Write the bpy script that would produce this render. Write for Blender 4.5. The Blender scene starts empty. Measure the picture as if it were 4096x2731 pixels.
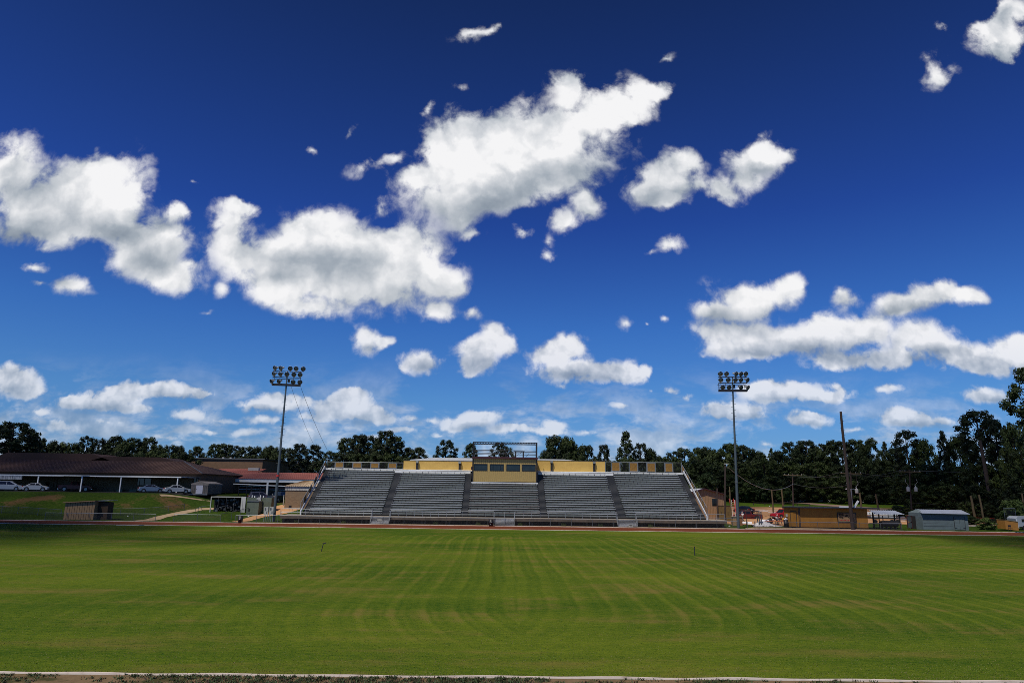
import bpy, math, random
from math import sin, cos, pi, radians, sqrt, atan2, floor

# ------------------------------------------------------------------ camera
CAMH = 5.24
PITCH, ROLL, YAW = math.atan(0.2166), 0.0131, -0.0157
FPX, CU, CV = 2731.0, 2048.0, 1365.5          # 24 mm lens on the 4096 px wide photograph

scene = bpy.context.scene
cam_d = bpy.data.cameras.new("camera")
cam_d.sensor_width = 36.0
cam_d.lens = 24.0
cam_d.clip_end = 3000.0
cam = bpy.data.objects.new("camera", cam_d)
scene.collection.objects.link(cam)
from mathutils import Matrix, Vector
CAMR = Matrix.Rotation(YAW, 3, 'Z') @ Matrix.Rotation(pi/2 + PITCH, 3, 'X') @ Matrix.Rotation(ROLL, 3, 'Z')
cam.matrix_world = Matrix.Translation((0, 0, CAMH)) @ CAMR.to_4x4()
scene.camera = cam

def ray(u, v):
    return CAMR @ Vector(((u - CU)/FPX, (CV - v)/FPX, -1.0))
def at(u, v, Y):
    """the point seen at photo column u, row v that lies Y metres down-range"""
    d = ray(u, v); t = Y/d.y
    return Vector((t*d.x, Y, CAMH + t*d.z))
def xat(u, v, Y): return at(u, v, Y).x
def zat(u, v, Y): return at(u, v, Y).z

# ------------------------------------------------------------------ light
SUN_EL, SUN_AZ = radians(58), radians(215)     # azimuth from +Y clockwise: behind the camera, to its left
sun_dir = Vector((cos(SUN_EL)*sin(SUN_AZ), cos(SUN_EL)*cos(SUN_AZ), sin(SUN_EL)))
sd = bpy.data.lights.new("sun", 'SUN')
sd.energy = 3.7
sd.angle = radians(0.5)
sd.color = (1.0, 0.95, 0.86)
so = bpy.data.objects.new("sun", sd)
scene.collection.objects.link(so)
so.rotation_euler = sun_dir.to_track_quat('Z', 'Y').to_euler()

scene.cycles.pixel_filter_type = 'BLACKMAN_HARRIS'; scene.cycles.filter_width = 0.85
scene.cycles.transparent_max_bounces = 24
scene.cycles.use_denoising = False
vs = scene.view_settings
scene.display_settings.display_device = 'sRGB'
vs.view_transform = 'Standard'; vs.look = 'None'; vs.gamma = 1.0; vs.exposure = 0.0
vs.use_curve_mapping = False

world = bpy.data.worlds.new("World"); scene.world = world
world.use_nodes = True
wt = world.node_tree; wt.nodes.clear()
def wn(kind, **kw):
    n = wt.nodes.new(kind)
    for k, val in kw.items(): setattr(n, k, val)
    return n
def wl(a, b): wt.links.new(a, b)
def wmath(op, a, b=None, c=None, clamp=False):
    n = wn('ShaderNodeMath', operation=op, use_clamp=clamp)
    for i, s in enumerate((a, b, c)):
        if s is None: continue
        if isinstance(s, (int, float)): n.inputs[i].default_value = s
        else: wl(s, n.inputs[i])
    return n.outputs[0]
tc = wn('ShaderNodeTexCoord')
sep = wn('ShaderNodeSeparateXYZ'); wl(tc.outputs['Generated'], sep.inputs[0])
dx, dy, dz = sep.outputs
ay = wmath('MAXIMUM', wmath('ABSOLUTE', dy), 0.02)
PX = wmath('DIVIDE', dx, ay); PZ = wmath('DIVIDE', dz, ay)
cmb = wn('ShaderNodeCombineXYZ'); wl(PX, cmb.inputs[0]); wl(PZ, cmb.inputs[1])
# noise space whose cells shrink towards the horizon, as real cumulus do
s_ = wmath('ADD', wmath('MAXIMUM', PZ, 0.0), 0.13)
NXs = wmath('DIVIDE', PX, s_); NZs = wmath('LOGARITHM', s_, 2.718)
ncm = wn('ShaderNodeCombineXYZ'); wl(NXs, ncm.inputs[0]); wl(NZs, ncm.inputs[1])
def wnoise(scale, detail, rough, vec, off=(0,0,0), dist=0.0):
    m = wn('ShaderNodeVectorMath', operation='ADD'); wl(vec, m.inputs[0]); m.inputs[1].default_value = (off[0]+off[2]*3.17, off[1]+off[2]*1.73, 0)
    n = wn('ShaderNodeTexNoise', noise_dimensions='2D'); n.inputs['Scale'].default_value = scale
    n.inputs['Detail'].default_value = detail; n.inputs['Roughness'].default_value = rough
    if dist: n.inputs['Distortion'].default_value = dist
    wl(m.outputs[0], n.inputs['Vector']); return n
wz = wnoise(8.0, 6, 0.58, cmb.outputs[0], (3.1, 7.7, 0))
wsub = wn('ShaderNodeVectorMath', operation='SUBTRACT'); wl(wz.outputs['Color'], wsub.inputs[0]); wsub.inputs[1].default_value = (.5, .5, .5)
wsc = wn('ShaderNodeVectorMath', operation='SCALE'); wl(wsub.outputs[0], wsc.inputs[0]); wl(wmath('MULTIPLY', s_, 0.11), wsc.inputs['Scale'])
wad = wn('ShaderNodeVectorMath', operation='ADD'); wl(cmb.outputs[0], wad.inputs[0]); wl(wsc.outputs[0], wad.inputs[1])
PW = wad.outputs[0]
wz2 = wnoise(30.0, 4, 0.55, cmb.outputs[0], (1.1, 2.7, 4.0))
ws2 = wn('ShaderNodeVectorMath', operation='SUBTRACT'); wl(wz2.outputs['Color'], ws2.inputs[0]); ws2.inputs[1].default_value = (.5, .5, .5)
wm2 = wn('ShaderNodeVectorMath', operation='MULTIPLY_ADD'); wl(ws2.outputs[0], wm2.inputs[0]); wm2.inputs[1].default_value = (.035, .035, 0); wl(cmb.outputs[0], wm2.inputs[2])
PW2 = wm2.outputs[0]
K = 4096/2352.0
def blob_geo(cx, cy, rx, ry, ang=0, w=1.0, grow=1.54):
    u, v = cx*K, cy*K
    def g(a, b):
        d = ray(a, b); return (d.x/d.y, d.z/d.y)
    c = g(u, v); ex = g(u+10, v); ey = g(u, v-10)
    sx = rx*K*sqrt((ex[0]-c[0])**2+(ex[1]-c[1])**2)/10*grow
    sy = ry*K*sqrt((ey[0]-c[0])**2+(ey[1]-c[1])**2)/10*grow
    return c, sx, sy, int(round(ang/10.0))*10, w
def chain(lst, x0, x1, after=None):
    """cube-norm union of soft ellipses. Every group of 16 starts from the result of the last
    one, so that Cycles evaluates them one group at a time and its shader stack stays small."""
    cur = after; first = True; frame = {}; n = 0; base = PW
    for b in sorted(lst, key=lambda q: round((q[4] if len(q) > 4 else 0)/10.0)):
        c, sx, sy, ang, w = blob_geo(*b)
        ext = sqrt((sx*cos(radians(ang)))**2 + (sy*sin(radians(ang)))**2) + 0.05
        if c[0]+ext < x0 or c[0]-ext > x1: continue          # cannot reach this slice of the sky
        if n % 16 == 0:
            frame = {}
            if cur is not None:
                ba = wn('ShaderNodeVectorMath', operation='ADD'); wl(PW, ba.inputs[0]); wl(wmath('MULTIPLY', cur, 1e-9), ba.inputs[1]); base = ba.outputs[0]
        n += 1
        if ang not in frame:
            if ang == 0: frame[ang] = base
            else:
                m = wn('ShaderNodeMapping', vector_type='POINT'); m.inputs['Rotation'].default_value = (0, 0, radians(-ang))
                wl(base, m.inputs['Vector']); frame[ang] = m.outputs[0]
        ca, sa = cos(radians(-ang)), sin(radians(-ang))
        rc = (c[0]*ca - c[1]*sa, c[0]*sa + c[1]*ca)
        m = wn('ShaderNodeVectorMath', operation='MULTIPLY_ADD')
        wl(frame[ang], m.inputs[0]); m.inputs[1].default_value = (1/sx, 1/sy, 0); m.inputs[2].default_value = (-rc[0]/sx, -rc[1]/sy, 0)
        gr = wn('ShaderNodeTexGradient', gradient_type='SPHERICAL'); wl(m.outputs[0], gr.inputs[0])
        g = gr.outputs['Fac']
        if w != 1.0: g = wmath('MULTIPLY', g, w)
        g2 = wmath('MULTIPLY', g, g)
        if first: cur = wmath('MULTIPLY', g2, g); first = False
        else: cur = wmath('MULTIPLY_ADD', g2, g, cur)
    return wmath('POWER', cur, 1/3.0)
CLOUDS = [
 # the big tilted cloud at top centre
 (1120,400,215,88,15),(1250,335,205,100,25),(1400,262,140,70,18),(1500,212,62,38,0),(1065,330,80,75),(958,418,60,34),
 (1110,455,140,38),(1310,215,60,42),(1065,505,48,30,0,.8),(1092,540,36,18,0,.66),(875,475,22,28,0,.6),(1000,350,50,60),(1180,300,120,60),(1250,420,120,50),
 (855,375,50,28,20,.62),(905,360,28,20,0,.6),(985,258,30,20,0,.6),(800,300,12,25,-30,.55),(720,345,22,12,0,.52),
 (1105,88,46,22,0,.58),(1130,80,18,20,0,.55),(1520,132,32,14,0,.55),(1050,205,30,18,0,.45),
 (1345,468,52,44,0,.9),(1295,515,34,30,0,.8),(1530,420,80,60,20,.95),(1570,375,52,44,0,.95),(1600,430,40,24,0,.7),(1465,425,50,40,0,.82),(1520,470,55,26,0,.8),
 (1745,362,75,45,0,.95),(1658,446,48,36,0,.9),(1712,408,55,34,0,.82),(1805,352,34,20,0,.7),
 (1202,535,32,15,0,.68),(1265,590,32,22,0,.6),(1268,555,22,16,0,.5),(1545,570,55,20,25,.62),(1495,585,14,10,0,.5),
 # the cloud left of centre
 (770,580,190,90),(760,650,165,70),(900,645,130,75),(950,585,90,65),(620,605,110,65),(905,545,52,32),(525,520,62,62,0,.9),
 (545,468,42,22),(720,515,90,32),(1020,650,52,48),(1000,708,58,28,0,.9),(1075,722,30,20,0,.7),(700,705,100,24),(640,665,70,40),(560,580,80,50,0,.85),
 # far left
 (25,395,72,85),(235,400,95,62),(150,450,150,62),(250,480,115,75),(80,480,110,55),(320,560,75,70),(365,575,80,72),(390,640,75,40),
 (400,492,32,24),(440,605,32,22,0,.7),(175,520,150,45),(35,530,75,38,0,.75),(110,565,60,25,0,.6),
 (92,612,72,22,0,.78),(168,652,52,24,0,.8),(95,655,32,10,0,.6),(512,665,22,20,0,.62),(462,414,20,7,0,.5),(475,715,22,7,0,.45),
 # small ones in the middle
 (845,783,33,38,0,.95),(882,790,25,16,0,.85),(968,830,52,27),(928,846,20,12,0,.7),(1100,800,75,32),(1132,768,36,30),(1095,836,52,26),
 (1165,790,28,26),(1085,858,24,12,0,.8),(1278,810,76,36),(1300,795,50,26),(1320,850,105,28),(1400,850,68,28),(1448,850,48,26),(1484,848,22,20,0,.8),(1288,885,22,10,0,.6),
 # right group
 (1735,685,110,45,5),(1650,715,75,28),(1805,660,40,42),(1690,760,110,34),(1800,780,150,34),(1700,800,95,25),(1900,758,70,42),
 (1962,755,50,38),(1938,682,42,34,0,.78),(2012,760,48,36),(1925,825,85,26),(2075,705,80,32,12),(2165,672,90,30,10),(2238,676,48,20,0,.8),
 (2125,785,88,45),(2065,825,95,28),(2220,822,90,38),(2320,815,70,45),(2270,850,70,18),(2345,790,40,24),
 (2300,78,66,36,20),(2330,45,45,42),(2325,105,52,24),(2155,165,34,45,-20,.75),(2170,70,22,14,0,.5),
 (1440,745,26,20,40,.6),(1532,737,20,14,0,.55),(1485,745,8,6,0,.5),
 # low rows towards the horizon
 (1800,898,105,26,3),(1762,908,66,28),(1700,950,92,20),(1650,942,46,22),(1890,908,60,15),(1925,893,38,16,-20,.85),(1845,962,60,17),(1852,950,40,13),
 (2090,966,82,20),(2060,955,42,24),(2150,970,68,13,0,.7),(2035,892,42,14,0,.75),(2265,912,58,18),(1422,936,30,9,0,.7),(1540,890,28,14,0,.65),(1575,906,18,12,40,.6),(1492,893,14,8,0,.5),
 (40,882,58,34),(12,868,42,34),(58,898,46,18),(200,925,84,16),(168,918,48,18),(268,912,70,32),(340,895,82,24),(400,900,80,24),(458,905,42,18),(300,942,85,14,0,.8),
 (92,944,55,14,0,.7),(130,972,46,20,0,.62),(438,955,58,16,0,.8),(500,965,40,10,0,.65),(620,930,88,18),(642,914,56,18),(800,920,60,32),(808,902,28,22),(840,945,75,22),(760,940,60,24),(700,925,36,14,0,.75),
 (720,962,60,16,0,.7),(880,960,40,12,0,.8),(1070,972,72,20),(1105,960,48,16),(1040,985,48,12,0,.8),(1170,992,58,13),(1272,986,38,18),(1255,998,48,10),
 (560,992,62,12,0,.62),(700,990,62,12,0,.6),(480,990,32,9,0,.68),(945,962,32,11,0,.62),(990,968,26,10,0,.62),(1530,1017,28,9,0,.7),(1760,1022,36,9,0,.65),(150,985,60,16,0,.55),(850,1000,70,9,0,.6),(380,1005,50,10,0,.62),(60,990,60,12,0,.6),(250,975,60,12,0,.66),(600,965,60,12,0,.66),(920,985,50,11,0,.66),(1010,1000,40,9,0,.62),(1350,1000,40,9,0,.6),(1960,985,50,9,0,.55),
]
BELLY = [
 (1150,470,170,50,12),(1330,400,110,38,25),(1230,420,90,35,20),(1000,470,70,28),(780,625,150,42,-5),(700,600,80,30),(900,690,110,30),(640,640,60,25),
 (130,520,160,42),(40,545,95,40),(250,540,80,30),(60,440,60,25),(350,600,60,35),(380,520,40,16),(170,570,90,22),(110,640,60,14,0,.8),
 (1100,835,50,20),(985,842,44,14),(1300,860,90,20),(1400,868,60,12),(1690,735,90,26),(1760,720,80,18),(1860,800,120,22),(1740,805,90,13),
 (2040,720,60,14,12),(2130,715,70,14,12),(1990,820,90,22),(2130,835,110,20),(2290,850,90,20),(2160,810,60,16),(1960,790,50,16),(1930,700,34,16),
 (2300,120,60,18),(1545,450,70,22),(1745,390,60,18),(1345,495,45,18),(1800,920,90,12),(1700,965,80,10),(2100,980,80,10),(1850,972,50,8),(2270,922,50,10),
 (45,905,60,16),(250,940,110,16),(400,922,80,13),(620,945,90,12),(800,955,100,16),(1075,985,70,10),(845,805,24,12),
]
# clear sky
sky = wn('ShaderNodeTexSky', sky_type='NISHITA'); sky.sun_disc = False
sky.sun_elevation = SUN_EL; sky.sun_rotation = SUN_AZ
sky.air_density = 1.0; sky.dust_density = 0.6; sky.ozone_density = 3.0
el = wn('ShaderNodeMapRange'); wl(dz, el.inputs[0]); el.inputs[1].default_value = 0.0; el.inputs[2].default_value = 0.75
tint = wn('ShaderNodeValToRGB'); wl(el.outputs[0], tint.inputs[0])
TE = tint.color_ramp.elements
TINT = [(0.0, (0.315,0.624,1.25)), (0.044, (0.25,0.48,0.93)), (0.092, (0.243,0.455,0.814)), (0.168, (0.227,0.463,0.80)), (0.30, (0.168,0.395,0.80)), (0.494, (0.105,0.235,0.655)), (0.829, (0.074,0.140,0.335)), (1.0, (0.05,0.10,0.24))]
TE[0].position = 0; TE[0].color = (*TINT[0][1], 1); TE[1].position = 1; TE[1].color = (*TINT[-1][1], 1)
for p_, c_ in TINT[1:-1]:
    e = TE.new(p_); e.color = (*c_, 1)
skm = wn('ShaderNodeMix', data_type='RGBA', blend_type='MULTIPLY'); skm.inputs[0].default_value = 1.0
wl(sky.outputs[0], skm.inputs[6]); wl(tint.outputs[0], skm.inputs[7])
SKYS = 0.12
def sky_band(x0, x1):
    """background closure for one slice of the sky; Cycles skips the slices a ray does not hit"""
    bg = wn('ShaderNodeBackground'); bg.inputs['Strength'].default_value = SKYS
    F = chain(CLOUDS, x0, x1) if x0 is not None else None
    if F is None:
        wl(skm.outputs[2], bg.inputs['Color']); return bg.outputs[0]
    lowz = wn('ShaderNodeMapRange', interpolation_type='SMOOTHSTEP'); wl(PZ, lowz.inputs[0]); lowz.inputs[1].default_value = 0.34; lowz.inputs[2].default_value = 0.14
    LZ = lowz.outputs[0]
    def two(a, b): return wmath('ADD', wmath('MULTIPLY', a, wmath('SUBTRACT', 1.0, LZ)), wmath('MULTIPLY', b, LZ))
    def vor(scale, det, off=(0, 0, 0)):
        m = wn('ShaderNodeVectorMath', operation='ADD'); wl(PW2, m.inputs[0]); m.inputs[1].default_value = off
        v = wn('ShaderNodeTexVoronoi', feature='SMOOTH_F1', voronoi_dimensions='2D'); v.inputs['Scale'].default_value = scale; v.inputs['Detail'].default_value = det
        v.inputs['Smoothness'].default_value = 0.35; v.inputs['Roughness'].default_value = 0.55; wl(m.outputs[0], v.inputs['Vector']); return v.outputs['Distance']
    n_big = two(wnoise(7.0, 3, 0.5, cmb.outputs[0], (0, 0, 2.6)).outputs['Fac'], wnoise(17, 3, 0.5, cmb.outputs[0], (0, 0, 3.0)).outputs['Fac'])
    n_fine = two(wnoise(22, 9, 0.66, cmb.outputs[0], (0, 0, 8.0), 0.3).outputs['Fac'], wnoise(48, 7, 0.62, cmb.outputs[0], (0, 0, 9.0), 0.3).outputs['Fac'])
    puff = two(vor(15, 2.0), vor(34, 1.5))
    D = wmath('ADD', F, wmath('MULTIPLY', wmath('SUBTRACT', n_big, 0.5), 0.50))
    D = wmath('ADD', D, wmath('MULTIPLY', wmath('SUBTRACT', n_fine, 0.5), 0.66))
    D = wmath('ADD', D, wmath('MULTIPLY', wmath('SUBTRACT', 0.42, puff), 0.38))
    mr = wn('ShaderNodeMapRange', interpolation_type='SMOOTHSTEP'); wl(D, mr.inputs[0])
    mr.inputs[1].default_value = 0.10; mr.inputs[2].default_value = 0.52
    gate = wn('ShaderNodeMapRange', interpolation_type='SMOOTHSTEP'); wl(F, gate.inputs[0]); gate.inputs[1].default_value = 0.04; gate.inputs[2].default_value = 0.24
    thin = wn('ShaderNodeMapRange', interpolation_type='SMOOTHSTEP'); wl(F, thin.inputs[0]); thin.inputs[1].default_value = 0.12; thin.inputs[2].default_value = 0.66; thin.inputs[3].default_value = 0.34
    alpha = wmath('MULTIPLY', wmath('MULTIPLY', mr.outputs[0], gate.outputs[0]), thin.outputs[0])
    na = two(wnoise(7.0, 5, 0.52, PW, (0, 0, 5.0)).outputs['Fac'], wnoise(17, 4, 0.5, PW, (0, 0, 6.0)).outputs['Fac'])
    nb = two(wnoise(7.0, 5, 0.52, PW, (-0.012, 0.032, 5.0)).outputs['Fac'], wnoise(17, 4, 0.5, PW, (-0.006, 0.014, 6.0)).outputs['Fac'])
    relief = wmath('MULTIPLY', wmath('SUBTRACT', na, nb), -1.6)
    relief = wmath('ADD', relief, wmath('MULTIPLY', wmath('SUBTRACT', puff, 0.50), 0.32))
    B = chain([(b[0], b[1], b[2], b[3], (b[4] if len(b) > 4 else 0), 1.0, 1.5) for b in BELLY], x0, x1, F)
    if B is not None:
        B = wmath('MINIMUM', B, 0.9)
        relief = wmath('ADD', relief, wmath('MULTIPLY', B, wmath('ADD', wmath('MULTIPLY', na, 0.9), 0.14)))
    shade = wmath('ADD', relief, wmath('MULTIPLY', wmath('SUBTRACT', 1.0, mr.outputs[0]), 0.22), clamp=True)
    ccol = wn('ShaderNodeValToRGB'); wl(shade, ccol.inputs[0]); ce = ccol.color_ramp.elements
    ce[0].position = 0.0; ce[0].color = (0.93, 0.93, 0.94, 1)
    ce[1].position = 1.0; ce[1].color = (0.20, 0.25, 0.32, 1)
    e = ce.new(0.30); e.color = (0.62, 0.65, 0.69, 1)
    e = ce.new(0.62); e.color = (0.37, 0.42, 0.48, 1)
    cs = wn('ShaderNodeVectorMath', operation='SCALE'); wl(ccol.outputs[0], cs.inputs[0]); cs.inputs['Scale'].default_value = 0.98/SKYS
    # the air in front of low clouds
    hz = wn('ShaderNodeMapRange'); wl(PZ, hz.inputs[0]); hz.inputs[1].default_value = 0.07; hz.inputs[2].default_value = 0.28; hz.inputs[3].default_value = 0.62; hz.inputs[4].default_value = 1.0
    # faint veil of distant cloud just above the trees
    vl = wn('ShaderNodeMapRange', interpolation_type='SMOOTHSTEP'); wl(PZ, vl.inputs[0]); vl.inputs[1].default_value = 0.20; vl.inputs[2].default_value = 0.06
    vn = wn('ShaderNodeMapRange', interpolation_type='SMOOTHSTEP'); vst = wn('ShaderNodeVectorMath', operation='MULTIPLY'); wl(cmb.outputs[0], vst.inputs[0]); vst.inputs[1].default_value = (1, 2.4, 1)
    wl(wnoise(7.5, 8, 0.62, vst.outputs[0], (4.4, 0, 0), 0.2).outputs['Fac'], vn.inputs[0]); vn.inputs[1].default_value = 0.42; vn.inputs[2].default_value = 0.62
    veil = wmath('MULTIPLY', wmath('MULTIPLY', vl.outputs[0], vn.outputs[0]), 0.46)
    mx = wn('ShaderNodeMix', data_type='RGBA'); wl(wmath('MAXIMUM', wmath('MULTIPLY', alpha, hz.outputs[0]), veil), mx.inputs[0])
    wl(skm.outputs[2], mx.inputs[6]); wl(cs.outputs[0], mx.inputs[7])
    wl(mx.outputs[2], bg.inputs['Color'])
    return bg.outputs[0]
def wmix(fac, a, b):
    m = wn('ShaderNodeMixShader'); wl(fac, m.inputs[0]); wl(a, m.inputs[1]); wl(b, m.inputs[2]); return m.outputs[0]
EDGES = [-1.05, -0.42, -0.1, 0.3, 1.05]
def tree_(i, j):
    if j - i == 1: return sky_band(EDGES[i], EDGES[j])
    m = (i+j)//2
    return wmix(wmath('GREATER_THAN', PX, EDGES[m]), tree_(i, m), tree_(m, j))
clouds_all = tree_(0, len(EDGES)-1)
front = wmath('MULTIPLY', wmath('GREATER_THAN', dy, 0.3), wmath('GREATER_THAN', dz, 0.0))
wo = wn('ShaderNodeOutputWorld'); wl(wmix(front, sky_band(None, None), clouds_all), wo.inputs['Surface'])

# ================================================================== helpers
rnd = random.Random(7)
COL = scene.collection
def smooth(t): t = max(0.0, min(1.0, t)); return t*t*(3-2*t)
def lerp(a, b, t): return a + (b-a)*t

def gz(x, y):
    """height of the ground"""
    L = 3.8*smooth((y-110.5)/14.0)
    if y < 109: M = 0.0
    elif y < 125: M = (y-109)*0.13
    else: M = min(3.9, 2.08 + (y-125)*0.036)
    if y < 112: R = 0.0
    elif y < 135: R = (y-112)*0.02
    elif y < 150: R = 0.46 + (y-135)*0.075
    elif y < 195: R = 1.585 + (y-150)*0.045
    else: R = min(9.0, 3.61 + (y-195)*0.03)
    a = smooth((x+60)/9.0); b = smooth((x+8)/26.0)
    h = L + (M-L)*a; h = h + (R-h)*b
    if y > 200: h += (y-200)*0.006
    return h

def hit(u, v, lift=0.0):
    """where the line of sight through photo point u, v meets the ground"""
    d = ray(u, v); y = 15.0
    while y < 600:
        t = y/d.y
        if CAMH + t*d.z <= gz(t*d.x, y) + lift: break
        y += 0.05
    t = y/d.y
    return Vector((t*d.x, y, gz(t*d.x, y)))

class MB:
    """collects plain shapes, then links them as ONE mesh object"""
    def __init__(s): s.v = []; s.f = []; s.mi = []; s.sm = []; s.cur = 0
    def add(s, vs, fs, smooth_=False):
        n = len(s.v); s.v += [tuple(p) for p in vs]
        for f in fs: s.f.append(tuple(n+i for i in f)); s.mi.append(s.cur); s.sm.append(smooth_)
        return s
    def mat(s, i): s.cur = i; return s
    def box(s, x0, x1, y0, y1, z0, z1):
        vs = [(x0,y0,z0),(x1,y0,z0),(x1,y1,z0),(x0,y1,z0),(x0,y0,z1),(x1,y0,z1),(x1,y1,z1),(x0,y1,z1)]
        return s.add(vs, [(0,3,2,1),(4,5,6,7),(0,1,5,4),(1,2,6,5),(2,3,7,6),(3,0,4,7)])
    def cbox(s, c, d, rz=0.0, rx=0.0):
        R = Matrix.Rotation(rz, 3, 'Z') @ Matrix.Rotation(rx, 3, 'X'); c = Vector(c)
        vs = [c + R @ Vector((sx*d[0]/2, sy*d[1]/2, sz*d[2]/2)) for sz in (-1,1) for sx, sy in ((-1,-1),(1,-1),(1,1),(-1,1))]
        return s.add(vs, [(0,3,2,1),(4,5,6,7),(0,1,5,4),(1,2,6,5),(2,3,7,6),(3,0,4,7)])
    def bar(s, a, b, w, h=None):
        a = Vector(a); b = Vector(b); h = h or w; d = (b-a).normalized()
        up = Vector((0,0,1)) if abs(d.z) < 0.95 else Vector((0,1,0))
        r = d.cross(up).normalized(); up = r.cross(d)
        vs = [p + r*(sx*w/2) + up*(sz*h/2) for p in (a, b) for sx, sz in ((-1,-1),(1,-1),(1,1),(-1,1))]
        return s.add(vs, [(0,1,2,3),(7,6,5,4),(0,4,5,1),(1,5,6,2),(2,6,7,3),(3,7,4,0)])
    def tube(s, a, b, r0, r1=None, n=8, caps=True):
        a = Vector(a); b = Vector(b); r1 = r0 if r1 is None else r1; d = (b-a).normalized()
        up = Vector((0,0,1)) if abs(d.z) < 0.95 else Vector((0,1,0))
        r = d.cross(up).normalized(); up = r.cross(d)
        vs = [p + (r*cos(2*pi*i/n) + up*sin(2*pi*i/n))*q for p, q in ((a, r0), (b, r1)) for i in range(n)]
        s.add(vs, [(i, (i+1) % n, n+(i+1) % n, n+i) for i in range(n)], True)
        if caps: s.add(vs, [tuple(range(n))[::-1], tuple(range(n, 2*n))])
        return s
    def path(s, pts, r, n=5):
        for a, b in zip(pts, pts[1:]): s.tube(a, b, r, r, n, False)
        return s
    def prism(s, poly, axis, a, b):
        """polygon in the plane across axis, pushed from a to b along it"""
        def P(p, q):
            return {'x': (q, p[0], p[1]), 'y': (p[0], q, p[1]), 'z': (p[0], p[1], q)}[axis]
        n = len(poly); vs = [P(p, a) for p in poly] + [P(p, b) for p in poly]
        return s.add(vs, [tuple(range(n)), tuple(range(2*n-1, n-1, -1))] + [(i, n+i, n+(i+1) % n, (i+1) % n) for i in range(n)])
    def quad(s, a, b, c, d): return s.add([a, b, c, d], [(0,1,2,3)])
    def ball(s, c, r, n=10, m=7, sq=(1,1,1), jit=0.0, seed=0):
        rr = random.Random(seed); vs = []; fs = []
        for j in range(m+1):
            th = pi*j/m
            for i in range(n):
                ph = 2*pi*i/n; k = r*(1+rr.uniform(-jit, jit))
                vs.append((c[0]+k*sq[0]*sin(th)*cos(ph), c[1]+k*sq[1]*sin(th)*sin(ph), c[2]+k*sq[2]*cos(th)))
        for j in range(m):
            for i in range(n): fs.append((j*n+i, (j+1)*n+i, (j+1)*n+(i+1) % n, j*n+(i+1) % n))
        return s.add(vs, fs, True)
    def lathe(s, prof, c=(0,0,0), n=16):
        vs = [(c[0]+r*cos(2*pi*i/n), c[1]+r*sin(2*pi*i/n), c[2]+z) for r, z in prof for i in range(n)]
        fs = [(j*n+i, j*n+(i+1) % n, (j+1)*n+(i+1) % n, (j+1)*n+i) for j in range(len(prof)-1) for i in range(n)]
        return s.add(vs, fs, True)
    def mesh(s, name, mats):
        me = bpy.data.meshes.new(name); me.from_pydata(s.v, [], s.f)
        for m in (mats if isinstance(mats, (list, tuple)) else [mats]): me.materials.append(m)
        me.polygons.foreach_set('material_index', s.mi); me.polygons.foreach_set('use_smooth', s.sm)
        me.update(); return me
    def build(s, name, mats, parent=None, label=None):
        o = bpy.data.objects.new(name, s.mesh(name, mats)); COL.objects.link(o)
        if parent is not None: o.parent = parent
        if label: o['label'] = label
        return o

def tag(o, label=None, cat=None, group=None, kind=None):
    for k, val in (('label', label), ('category', cat), ('group', group), ('kind', kind)):
        if val: o[k] = val
    return o
def thing(name, loc, label, cat, rz=0.0, group=None):
    o = bpy.data.objects.new(name, None); COL.objects.link(o); o.empty_display_size = 0.3
    o.location = loc; o.rotation_euler = (0, 0, rz)
    return tag(o, label, cat, group)
def struct(name, mb, mats, kind='structure'):
    return tag(mb.build(name, mats), kind=kind)
def copy_tree(o, parent=None):
    c = o.copy(); COL.objects.link(c)
    if parent is not None: c.parent = parent
    for ch in o.children: copy_tree(ch, c)
    return c

# ================================================================== materials
def mat(name, col, rough=0.7, metal=0.0, var=0.18, scale=3.0, stretch=(1,1,1), col2=None, bump=0.0, spec=0.5, alpha=None, detail=4, thr=None, obj=True):
    """procedural material: noise-varied base colour, optional second colour in patches, optional bump"""
    m = bpy.data.materials.new(name); m.use_nodes = True; t = m.node_tree; t.nodes.clear()
    o = t.nodes.new('ShaderNodeOutputMaterial'); b = t.nodes.new('ShaderNodeBsdfPrincipled')
    t.links.new(b.outputs[0], o.inputs[0])
    tcn = t.nodes.new('ShaderNodeTexCoord'); mp = t.nodes.new('ShaderNodeMapping'); mp.inputs['Scale'].default_value = stretch
    t.links.new(tcn.outputs['Object'], mp.inputs[0])
    n = t.nodes.new('ShaderNodeTexNoise'); n.inputs['Scale'].default_value = scale; n.inputs['Detail'].default_value = detail; n.inputs['Roughness'].default_value = 0.6
    t.links.new(mp.outputs[0], n.inputs['Vector'])
    r = t.nodes.new('ShaderNodeValToRGB'); t.links.new(n.outputs['Fac'], r.inputs[0])
    c2 = col2 or tuple(c*(1-var) for c in col); c1 = tuple(min(1, c*(1+var)) for c in col) if not col2 else col
    lo, hi = thr or (0.32, 0.68)
    r.color_ramp.elements[0].position = lo; r.color_ramp.elements[0].color = (*c2, 1)
    r.color_ramp.elements[1].position = hi; r.color_ramp.elements[1].color = (*c1, 1)
    t.links.new(r.outputs[0], b.inputs['Base Color'])
    b.inputs['Roughness'].default_value = rough; b.inputs['Metallic'].default_value = metal; b.inputs['Specular IOR Level'].default_value = spec
    if bump:
        bp = t.nodes.new('ShaderNodeBump'); bp.inputs['Strength'].default_value = bump; bp.inputs['Distance'].default_value = 0.05
        t.links.new(n.outputs['Fac'], bp.inputs['Height']); t.links.new(bp.outputs[0], b.inputs['Normal'])
    m['bsdf'] = b.name
    return m
def nodes_of(m):
    t = m.node_tree; return t, t.nodes[m['bsdf']]

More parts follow.
